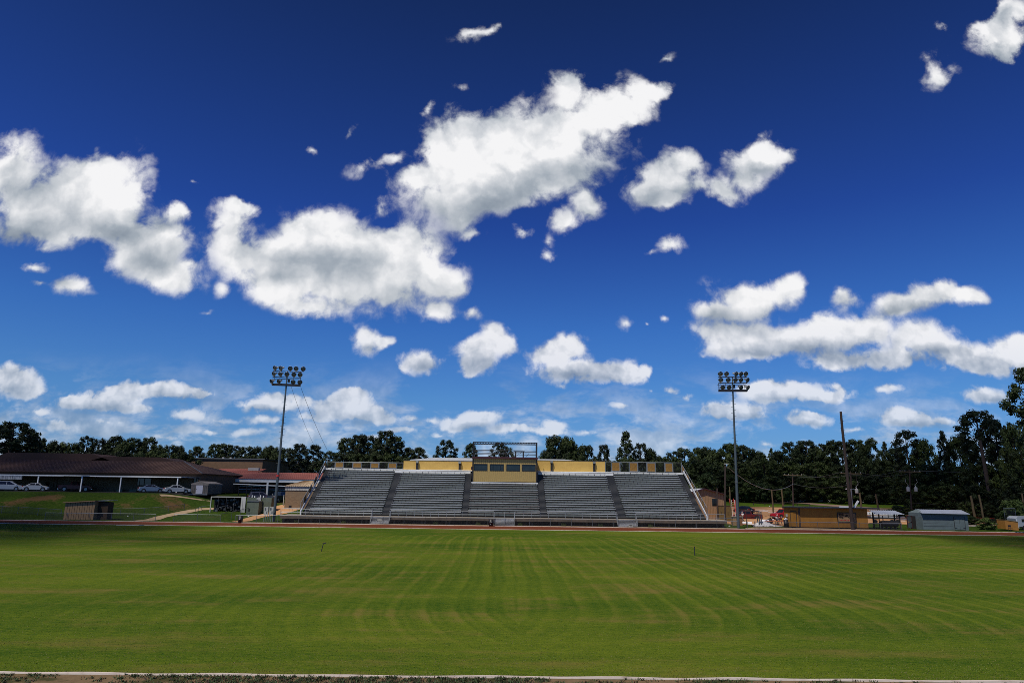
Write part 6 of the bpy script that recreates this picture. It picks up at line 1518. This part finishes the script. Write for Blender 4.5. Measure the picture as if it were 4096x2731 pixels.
for sx in (-.16, .16):
    for sy in (-.16, .16): MB().box(sx-.02, sx+.02, sy-.02, sy+.02, 0, .50).build('leg', M['dark'], t)
Y = 116.4; person(xat(3120, 2066, Y), Y, radians(-100), bend, 'person in a faded red shirt bending over the orange table', 'skin_light', 'cloth_pink', 'cloth_grey', 'hair')

# ================================================================== trees
def leaf_mat(name, c1, c2):
    m = mat(name, c1, .65, spec=.25); t, b = nodes_of(m); g = t.nodes.new('ShaderNodeTexCoord').outputs['Object']
    n1 = nz(t, g, 7.0, 3, .6); n2 = nz(t, g, 60.0, 2, .6)
    oi = t.nodes.new('ShaderNodeObjectInfo').outputs['Random']
    k = mth(t, 'ADD', mth(t, 'MULTIPLY', n1, .6), mth(t, 'MULTIPLY', n2, .4)); k = mth(t, 'ADD', k, mth(t, 'MULTIPLY', mth(t, 'SUBTRACT', oi, .5), .30))
    t.links.new(mixc(t, ss(t, k, .36, .66), c2, c1), b.inputs['Base Color'])
    b.inputs['Transmission Weight'].default_value = 0.0
    return m
M['leaf_pine'] = leaf_mat('pine_needles', (.024,.038,.009), (.007,.013,.003))
M['leaf_broad'] = leaf_mat('oak_leaves', (.038,.056,.010), (.009,.017,.004))
M['leaf_bright'] = leaf_mat('bright_leaves', (.060,.090,.018), (.020,.036,.008))
M['bark'] = mat('bark', (.055,.035,.024), .9, col2=(.03,.02,.014), scale=6, stretch=(3,3,.6))

def crown_mesh(name, puffs, per, size, seed, m, core=None, up=.25):
    """leaf-sized faces scattered on the outside of many small puffs"""
    rq = random.Random(seed); mb = MB()
    for (cx_, cy_, cz, r, sq) in puffs:
        n = int(per*(r/.09)**2)
        for _ in range(n):
            while True:
                d = Vector((rq.gauss(0, 1), rq.gauss(0, 1), rq.gauss(0, 1)))
                if d.length > .1: break
            d.normalize(); k = r*(.62+.42*rq.random()**.6)
            p = Vector((cx_+d.x*k, cy_+d.y*k, cz+d.z*k*sq))
            nrm = (d+Vector((rq.uniform(-.7, .7), rq.uniform(-.7, .7), rq.uniform(-.5, .9)))).normalized()
            a = nrm.orthogonal().normalized(); ang = rq.uniform(0, 6.28); a = (Matrix.Rotation(ang, 3, nrm) @ a); b = nrm.cross(a)
            s = size*rq.uniform(.6, 1.35); mb.add([p-a*s-b*s*.45, p+a*s*.1-b*s*.6, p+a*s+b*s*.1, p-a*s*.1+b*s*.6], [(0,1,2,3)])
    if core:
        for (cx_, cy_, cz, r, sq) in puffs: mb.mat(0).ball((cx_, cy_, cz), r*.55, 6, 4, (1, 1, sq), .12, int(cz*1000))
    return mb.mesh(name, m)
def trunk_mesh(name, h, r, seed, limbs, lean=0.0):
    rq = random.Random(seed); mb = MB(); n = 7; pts = [Vector((lean*(i/n)**1.5+rq.uniform(-.004, .004), rq.uniform(-.004, .004), h*i/n - (.02 if i == 0 else 0))) for i in range(n+1)]
    for i in range(n): mb.tube(pts[i], pts[i+1], lerp(r, r*.3, i/n), lerp(r, r*.3, (i+1)/n), n=7, caps=False)
    for (cx_, cy_, cz, rr, sq) in limbs:
        z0 = min(h*.97, max(.12, cz-.10-.2*sqrt(cx_*cx_+cy_*cy_))); i = min(n-1, int(z0/h*n)); a = pts[i].lerp(pts[i+1], z0/h*n-i); mb.tube(a, (cx_, cy_, cz), r*.32, r*.08, n=5, caps=False)
    return mb.mesh(name, M['bark'])
PROTO = {}
def make_proto(kind, seed):
    """unit-height tree meshes: (crown, trunk)"""
    rq = random.Random(seed*31+7); puffs = []
    if kind == 'pine':                                            # domed crown of separate needle clumps, gaps between them
        z0 = rq.uniform(.30, .42); wv = rq.uniform(.17, .22)
        for i in range(46):
            f_ = (i+rq.random())/46; z = z0+(.93-z0)*f_; w_ = wv*(sin(pi*(.14+.80*f_)))**.75*(.55+.6*rq.random()); a = i*2.4+rq.uniform(-.5, .5)
            puffs.append((w_*cos(a), w_*sin(a), z, rq.uniform(.040, .068), .72))
        per, size, mm = 240, .0125, 'leaf_pine'
    elif kind == 'tallpine':
        for i in range(52):
            f_ = (i+rq.random())/52; z = .50+.44*f_; w_ = .15*(sin(pi*(.2+.72*f_)))**.7*(.5+.7*rq.random()); a = i*2.4+rq.uniform(-.5, .5)
            puffs.append((w_*cos(a), w_*sin(a), z, rq.uniform(.032, .055), .7))
        per, size, mm = 300, .010, 'leaf_pine'
    elif kind == 'cone':
        for i in range(64):
            f_ = (i+rq.random())/64; z = .12+.84*f_; w_ = .24*(1-f_)**.75*(.55+.6*rq.random())+.01; a = i*2.4+rq.uniform(-.4, .4)
            puffs.append((w_*cos(a), w_*sin(a), z, rq.uniform(.035, .065)*(1.15-.4*f_), .8))
        per, size, mm = 260, .0125, 'leaf_broad'
    elif kind in ('broad', 'wide'):
        for i in range(70):
            f_ = (i+rq.random())/70; z = .10+.80*f_; w_ = (.27 if kind == 'broad' else .36)*(sin(pi*(.12+.80*f_)))**.6*(.35+.75*rq.random()); a = i*2.4+rq.uniform(-.6, .6)
            puffs.append((w_*cos(a), w_*sin(a), z, rq.uniform(.055, .095), .85))
        per, size, mm = 170, .0145, 'leaf_broad'
    else:                                                         # small bright tree or bush
        lo = .22 if kind == 'small' else .06
        for i in range(40):
            f_ = (i+rq.random())/40; z = lo+(.90-lo)*f_; w_ = .36*(sin(pi*(.12+.8*f_)))**.6*(.3+.8*rq.random()); a = i*2.4+rq.uniform(-.6, .6)
            puffs.append((w_*cos(a), w_*sin(a), z, rq.uniform(.08, .13), .85))
        per, size, mm = 110, .024, 'leaf_bright'
    cr = crown_mesh('crown_'+kind, puffs, per, size, seed, M[mm], core=True)
    tr = trunk_mesh('trunk_'+kind, .93 if kind not in ('small', 'bush') else .6, .016 if kind != 'tallpine' else .011, seed, puffs[::3])
    return cr, tr
for kd, cnt in (('pine', 4), ('tallpine', 2), ('cone', 2), ('broad', 4), ('wide', 2), ('small', 2), ('bush', 1)):
    PROTO[kd] = [make_proto(kd, 10*i+len(kd)) for i in range(cnt)]
NM = dict(pine='pine_tree', tallpine='pine_tree', cone='conifer_tree', broad='oak_tree', wide='oak_tree', small='young_tree', bush='bush')
BASEW = dict(pine=.46, tallpine=.38, cone=.52, broad=.68, wide=.86, small=.90, bush=.90)
tcount = 0
def tree(kind, u, v, Y, wpx=None, label=None, group=None, ub=None, base=None):
    """crown top at photo point u, v; wpx = crown width in photo pixels"""
    global tcount
    x = xat(u, v, Y); z0 = gz(x, Y) if base is None else base; H_ = (zat(u, v, Y)-z0)*1.01; t = thing(NM[kind], (x, Y, z0-.1), label, 'bush' if kind == 'bush' else 'tree', rz=rnd.uniform(0, 6.28), group=group)
    w = H_*BASEW[kind] if wpx is None else wpx*Y/FPX/1.0; k = w/BASEW[kind]/H_; k = max(.45, min(2.4, k))
    t.scale = (H_*k, H_*k, H_); cr, tr = PROTO[kind][tcount % len(PROTO[kind])]; tcount += 1
    o = bpy.data.objects.new('crown', cr); COL.objects.link(o); o.parent = t
    o = bpy.data.objects.new('trunk', tr); COL.objects.link(o); o.parent = t
    return t
# the skyline, left to right
GL, GM, GR_, GC = 'trees behind the school', 'trees left of the grandstand', 'tree line right of the grandstand', 'trees behind the grandstand'
LL, LM, LR = 'dark tree in the dense line behind the long brown-roofed school', 'dark tree in the line above the brick hall and red-roofed wing', 'dark green tree in the dense line right of the grandstand'
tree('pine', 60, 1671, 165, 190, 'tallest broad pine at the far left edge, standing over the school roof')
tree('pine', 10, 1690, 170, 150, LL, GL); tree('pine', 118, 1703, 172, 110, LL, GL)
for u, v, k in ((150,1745,'broad'),(178,1747,'cone'),(218,1750,'broad'),(258,1757,'broad'),(305,1760,'broad'),(354,1731,'pine'),(401,1745,'pine'),(436,1752,'broad'),(469,1733,'pine'),(505,1750,'broad'),(537,1741,'pine'),(575,1752,'broad'),(600,1739,'pine'),(639,1765,'broad'),(681,1771,'pine'),(721,1772,'broad')):
    tree(k, u, v, 185+rnd.uniform(-6, 12), rnd.uniform(70, 105), LL, GL)
tree('pine', 789, 1775, 190, 78, 'separate dark pine with sky on its right, above the right end of the school roof')
for u, v in ((60,1760),(140,1790),(230,1795),(320,1800),(410,1790),(500,1795),(590,1795),(680,1800),(745,1800)): tree('wide', u, v, 176, 150, LL, GL)
tree('small', 560, 1803, 172, 85, 'small yellowish tree just above the brown school roof', base=None)
for u, v, k in ((864,1767,'pine'),(905,1766,'pine'),(939,1770,'pine'),(986,1778,'pine'),(1034,1776,'broad'),(1082,1773,'broad'),(1116,1775,'broad'),(1156,1785,'pine')):
    tree(k, u, v, 232+rnd.uniform(-3, 10), rnd.uniform(80, 105), LM, GM)
tree('pine', 1201, 1765, 205, 85, 'dark pine right of the left light mast'); tree('pine', 1258, 1769, 200, 88, 'dark rounded pine just left of the stand corner post')
for u, v in ((900,1810),(1000,1812),(1100,1812),(1190,1830),(1250,1835)): tree('wide', u, v, 236, 140, LM, GM)
tree('pine', 1322, 1797, 190, 90, 'smaller pine behind the left corner of the grandstand')
for u, v, w in ((1391,1741,110),(1438,1727,110),(1475,1727,100),(1515,1742,95),(1587,1735,90),(1632,1780,80)): tree('pine', u, v, 176+rnd.uniform(-4, 6), w, 'dark tree in the broad clump above the leftmost bench blocks', GC+', left clump')
for u, v in ((1380,1800),(1440,1800),(1500,1800),(1560,1800),(1610,1815),(1340,1835)): tree('wide', u, v, 170, 130, 'dark tree in the broad clump above the leftmost bench blocks', GC+', left clump')
tree('pine', 1548, 1710, 172, 108, 'tallest pine with a peaked top above the second bench block'); tree('pine', 1676, 1779, 178, 84, 'rounded tree at the right end of the clump left of the yellow wall')
tree('pine', 1784, 1745, 170, 100, 'lone pine above the yellow wall left of the press box'); tree('broad', 1730, 1825, 200, 60, 'low distant tree between the two lone pines', 'low trees above the yellow wall'); tree('broad', 1700, 1828, 200, 60, 'low distant tree left of the lone pine above the yellow wall', 'low trees above the yellow wall')
tree('pine', 1885, 1763, 172, 76, 'lone pine directly behind the left post of the press box deck'); tree('pine', 1996, 1755, 170, 84, 'pine seen through the middle of the press box deck rails'); tree('pine', 2035, 1777, 172, 60, 'smaller pine touching the one behind the press box deck')
tree('broad', 2222, 1727, 168, 150, 'large leafy tree directly right of the press box'); tree('broad', 2268, 1733, 170, 130, 'leafy tree second from the right side of the press box'); tree('broad', 2312, 1761, 172, 110, 'medium leafy tree above the right yellow wall'); tree('pine', 2350, 1771, 170, 82, 'dark rounded tree at the right end of the yellow wall clump')
for u, v in ((2190,1790),(2250,1800),(2320,1810),(2370,1820)): tree('wide', u, v, 166, 110, 'low dark foliage tree behind the right yellow wall', 'low trees behind the right yellow wall')
tree('pine', 2416, 1767, 172, 64, 'slim pine with an open crown between two big clumps'); tree('cone', 2502, 1719, 168, 135, 'tall peaked conifer above the fourth bench block'); tree('pine', 2560, 1757, 170, 84, 'dark pine right of the peaked conifer'); tree('broad', 2604, 1780, 172, 90, 'leafy tree at the right end of the peaked conifer clump'); tree('broad', 2637, 1810, 174, 60, 'small dark tree in the dip before the right tree line')
for u, v in ((2440,1830),(2500,1815),(2560,1820),(2620,1830),(2660,1830)): tree('wide', u, v, 164, 110, 'low dark foliage tree above the rightmost bench block', 'low trees above the rightmost bench block')
for u, v, k in ((2694,1794,'pine'),(2736,1783,'pine'),(2786,1778,'broad'),(2822,1776,'broad'),(2860,1782,'broad'),(2907,1764,'pine'),(2934,1760,'broad'),(2968,1769,'pine'),(3002,1780,'broad'),(3038,1794,'broad'),(3083,1788,'cone'),(3110,1791,'broad'),(3156,1753,'pine'),(3190,1770,'broad'),(3223,1750,'pine'),(3262,1775,'broad'),(3292,1760,'pine'),(3319,1750,'pine'),(3363,1754,'pine'),(3419,1746,'pine'),(3450,1758,'broad'),(3476,1741,'pine'),(3536,1761,'cone'),(3575,1775,'broad')):
    tree(k, u, v, 200-(u-2700)*.02+rnd.uniform(-4, 8), rnd.uniform(88, 120) if k != 'cone' else 70, LR, GR_)
for i in range(19): tree('wide' if i % 3 else 'broad', 2690+i*52, 1838+rnd.uniform(-22, 26), 188+rnd.uniform(-6, 6), rnd.uniform(130, 170), LR, GR_)
for i in range(13): tree('wide', 2880+i*68, 1900+rnd.uniform(-14, 18), 179+rnd.uniform(-4, 4), rnd.uniform(130, 160), LR, GR_)
tree('pine', 3618, 1703, 160, 125, 'tall rounded pine above the transformer pole'); tree('broad', 3688, 1740, 158, 120, 'dark leafy tree right of the tall rounded pine'); tree('cone', 3766, 1716, 150, 105, 'peaked leafy tree halfway along the right tree line'); tree('broad', 3828, 1723, 150, 130, 'glossy leafy tree left of the tallest leaning pine')
tree('tallpine', 3902, 1626, 140, 175, 'very tall pine with a dark domed crown near the right edge', ub=3975); tree('pine', 3972, 1656, 136, 140, 'dark pine behind the very tall one near the right edge'); tree('broad', 4040, 1670, 130, 130, 'dark leafy tree below the pine cut off by the right edge'); tree('tallpine', 4118, 1425, 92, 235, 'near tall pine cut off by the right edge of the picture')
for u, v, Y, w in ((3650,1850,150,190),(3740,1840,148,180),(3830,1850,144,190),(3920,1840,138,190),(4010,1830,134,190),(4080,1780,126,190),(3700,1930,145,150),(3800,1930,140,160),(3900,1930,136,160),(4000,1940,131,150),(4080,1930,124,170),(3860,2000,132,90),(3950,2010,129,90)): tree('wide', u, v, Y, w, 'dense dark tree filling the wood behind the blue-grey shed', 'trees behind the blue-grey shed')
# leaning trunk in front of the dark wood
t, e_ = pole(3978, 2072, 3920, 1760, 134, .48, .26, 'bark_', 'long leaning bare pine trunk rising behind the sheds at right', name='bare_pine', cat='tree') if 'bark_' in M else (None, None)
# smaller trees and bushes
tree('small', 2824, 1884, 160, 100, 'bright leafy tree behind the tan metal shed'); tree('small', 2766, 1930, 156, 80, 'bright leafy tree right beside the sloping side rail', base=None)
tree('small', 3047, 1928, 172, 84, 'small bright round tree on the lawn, left of the two'); tree('small', 3135, 1943, 172, 68, 'small bright round tree on the lawn, right of the two'); tree('small', 2985, 1925, 176, 80, 'darker tree with a thick trunk on the lawn behind the right mast')
tree('bush', 3592, 2018, 141, 95, 'leafy bush beyond the dirt lot behind the tin lean-to'); tree('bush', 3940, 2066, 109.5, 78, 'yellow-green bush in front of the dirt lot right of the blue-grey shed'); tree('small', 4050, 1990, 118, 110, 'bright leafy shrub tree behind the yellow container'); tree('bush', 3998, 2044, 120, 50, 'low dark bush at the foot of the leaning trunk')
tree('bush', 3880, 2058, 122, 70, 'low bush behind the right gable of the blue-grey shed')

# distant white house glimpsed between the trunks
for u, lb in ((3290, 'white house fragment between the trunks above the red pickup'), (3478, 'white house fragment between the trunks above the orange kiosk'), (3182, 'white house corner between trunks behind the dark power pole')):
    Y = 183; x = xat(u, 1990, Y); t = thing('distant_house', (x, Y, gz(x, Y)), lb, 'house', group=None); h = zat(u, 1982, Y)-gz(x, Y)
    MB().box(-2.2, 2.2, 0, 5, 0, h*.8).build('wall', M['white'], t); MB().prism([(-2.6, h*.8+.01), (2.6, h*.8+.01), (0, h*1.25)], 'y', -.3, 5.3).build('roof', M['galv_dark'], t)
    MB().box(-1.2, -.3, -.05, -.002, h*.3, h*.6).build('window', M['glass_dark'], t); MB().box(.4, 1.2, -.05, -.002, h*.3, h*.6).build('window', M['glass_dark'], t)

# ================================================================== small things on the field and the near edge
p = hit(1285, 2205); t = thing('sprinkler_post', p, 'short dark leaning post with a hooked head, left one standing on the field', 'post'); MB().tube((0,0,0), (.12, 0, .62), .035, n=8).build('pole', M['dark'], t); MB().bar((.08, 0, .62), (.34, 0, .70), .10, .09).build('head', M['dark'], t)
p = hit(2779, 2221); t = thing('sprinkler_post', p, 'short straight dark post, right one standing on the field', 'post'); MB().tube((0,0,0), (0, 0, .68), .04, n=8).build('pole', M['dark'], t); MB().cbox((0,0,.70), (.10,.10,.06)).build('head', M['dark'], t)
mb = MB(); rq = random.Random(5)                                  # weeds outside the near kerb
def blade(mb, x, y, z, h, w, lean, a):
    d = Vector((cos(a), sin(a), 0)); s = Vector((-d.y, d.x, 0))*w; p0 = Vector((x, y, z)); p1 = p0+d*lean*.4+Vector((0,0,h*.6)); p2 = p0+d*lean+Vector((0,0,h)); mb.add([p0-s, p0+s, p1+s*.8, p2, p1-s*.8], [(0,1,2,3,4)])
for i in range(1500):
    u = rq.random(); cx_ = -16+32*u; dens = .22+.78*smooth((cx_+11)/5)*(1-smooth((cx_-.2)/1.6)) + .1*sin(cx_*2.3); 
    if rq.random() > dens: continue
    cy_ = rq.uniform(20.0, 20.93); n = rq.randint(8, 26); rr = rq.uniform(.05, .22)
    for _ in range(n): a = rq.uniform(0, 6.28); q = rr*sqrt(rq.random()); mb.mat(rq.choice((0, 0, 1, 2))); blade(mb, cx_+q*cos(a), cy_+q*sin(a)*.8, .01, rq.uniform(.02, .075), rq.uniform(.006, .013), rq.uniform(.02, .09), rq.uniform(0, 6.28))
tag(mb.build('weeds', [M['weed'], M['leaf_bright'], M['weed_dark']]), 'clumps of low weeds on the dirt outside the near kerb', kind='stuff')
mb = MB()                                                         # longer grass tufts on the turf nearest the camera
for i in range(30000):
    y = 21.15 + 9.5*rq.random()**1.7; x = rq.uniform(-.80, .80)*y; mb.mat(rq.choice((0, 0, 1))); blade(mb, x, y, .008, rq.uniform(.012, .032), rq.uniform(.005, .009), rq.uniform(.01, .04), rq.uniform(0, 6.28))
tag(mb.build('grass_tufts', [M['blade'], M['blade_dry']]), 'short grass blades on the turf nearest the camera', kind='stuff')
for i in range(9):                                                # weeds against the front walkway
    u = 1220+i*170+rq.uniform(-40, 40); x = xat(u, 2095, 104.7); t = MB()
    for _ in range(60): a = rq.uniform(0, 6.28); q = .35*sqrt(rq.random()); t.mat(0); blade(t, q*cos(a), q*sin(a)*.4, 0, rq.uniform(.15, .5), .02, rq.uniform(.05, .2), rq.uniform(0, 6.28))
    o = t.build('weed_tuft', [M['leaf_bright']]); o.location = (x, 104.7, .03); tag(o, 'tuft of weeds on the concrete strip below the front walkway', 'weed', 'weed tufts below the front walkway')

# ================================================================== unseen clouds added behind the camera to shade both ends of the ground
cm = bpy.data.materials.new('shade_cloud_vapour'); cm.use_nodes = True; ct = cm.node_tree; ct.nodes.clear()
co = ct.nodes.new('ShaderNodeOutputMaterial'); cx1 = ct.nodes.new('ShaderNodeMixShader'); ctr = ct.nodes.new('ShaderNodeBsdfTransparent'); cdf = ct.nodes.new('ShaderNodeBsdfDiffuse'); cdf.inputs[0].default_value = (.9, .9, .92, 1)
ctl = ct.nodes.new('ShaderNodeBsdfTranslucent'); ctl.inputs[0].default_value = (.8, .8, .82, 1); cad = ct.nodes.new('ShaderNodeMixShader'); cad.inputs[0].default_value = .5
ct.links.new(cdf.outputs[0], cad.inputs[1]); ct.links.new(ctl.outputs[0], cad.inputs[2])
cn = nz(ct, ct.nodes.new('ShaderNodeTexCoord').outputs['Object'], .05, 5, .6)
ct.links.new(mth(ct, 'MULTIPLY', ss(ct, cn, .3, .7), .22), cx1.inputs[0]); ct.links.new(ctr.outputs[0], cx1.inputs[1]); ct.links.new(cad.outputs[0], cx1.inputs[2]); ct.links.new(cx1.outputs[0], co.inputs[0])
def cloud(label, spots, alt, seed):
    rq = random.Random(seed); mb = MB()
    for (x, y, rx_, ry_, n) in spots:
        for i in range(n):
            gx, gy = x+rx_*rq.gauss(0, .5), y+ry_*rq.gauss(0, .5); k = alt/sun_dir.z; c = Vector((gx, gy, 0))+sun_dir*k
            mb.ball((c.x, c.y, c.z+rq.uniform(-8, 10)), rq.uniform(9, 20), 12, 8, (1, 1, .6), .10, seed*100+i)
    return tag(mb.build('cloud', cm), label, kind='stuff')
cloud('added unseen clouds overhead, shading the school side', [(-112, 142, 66, 40, 56), (-74, 82, 36, 18, 44)], 330, 1)
cloud('added unseen clouds overhead, shading the right tree line', [(125, 145, 60, 40, 50), (84, 78, 30, 20, 32), (95, 185, 70, 20, 12)], 330, 2)
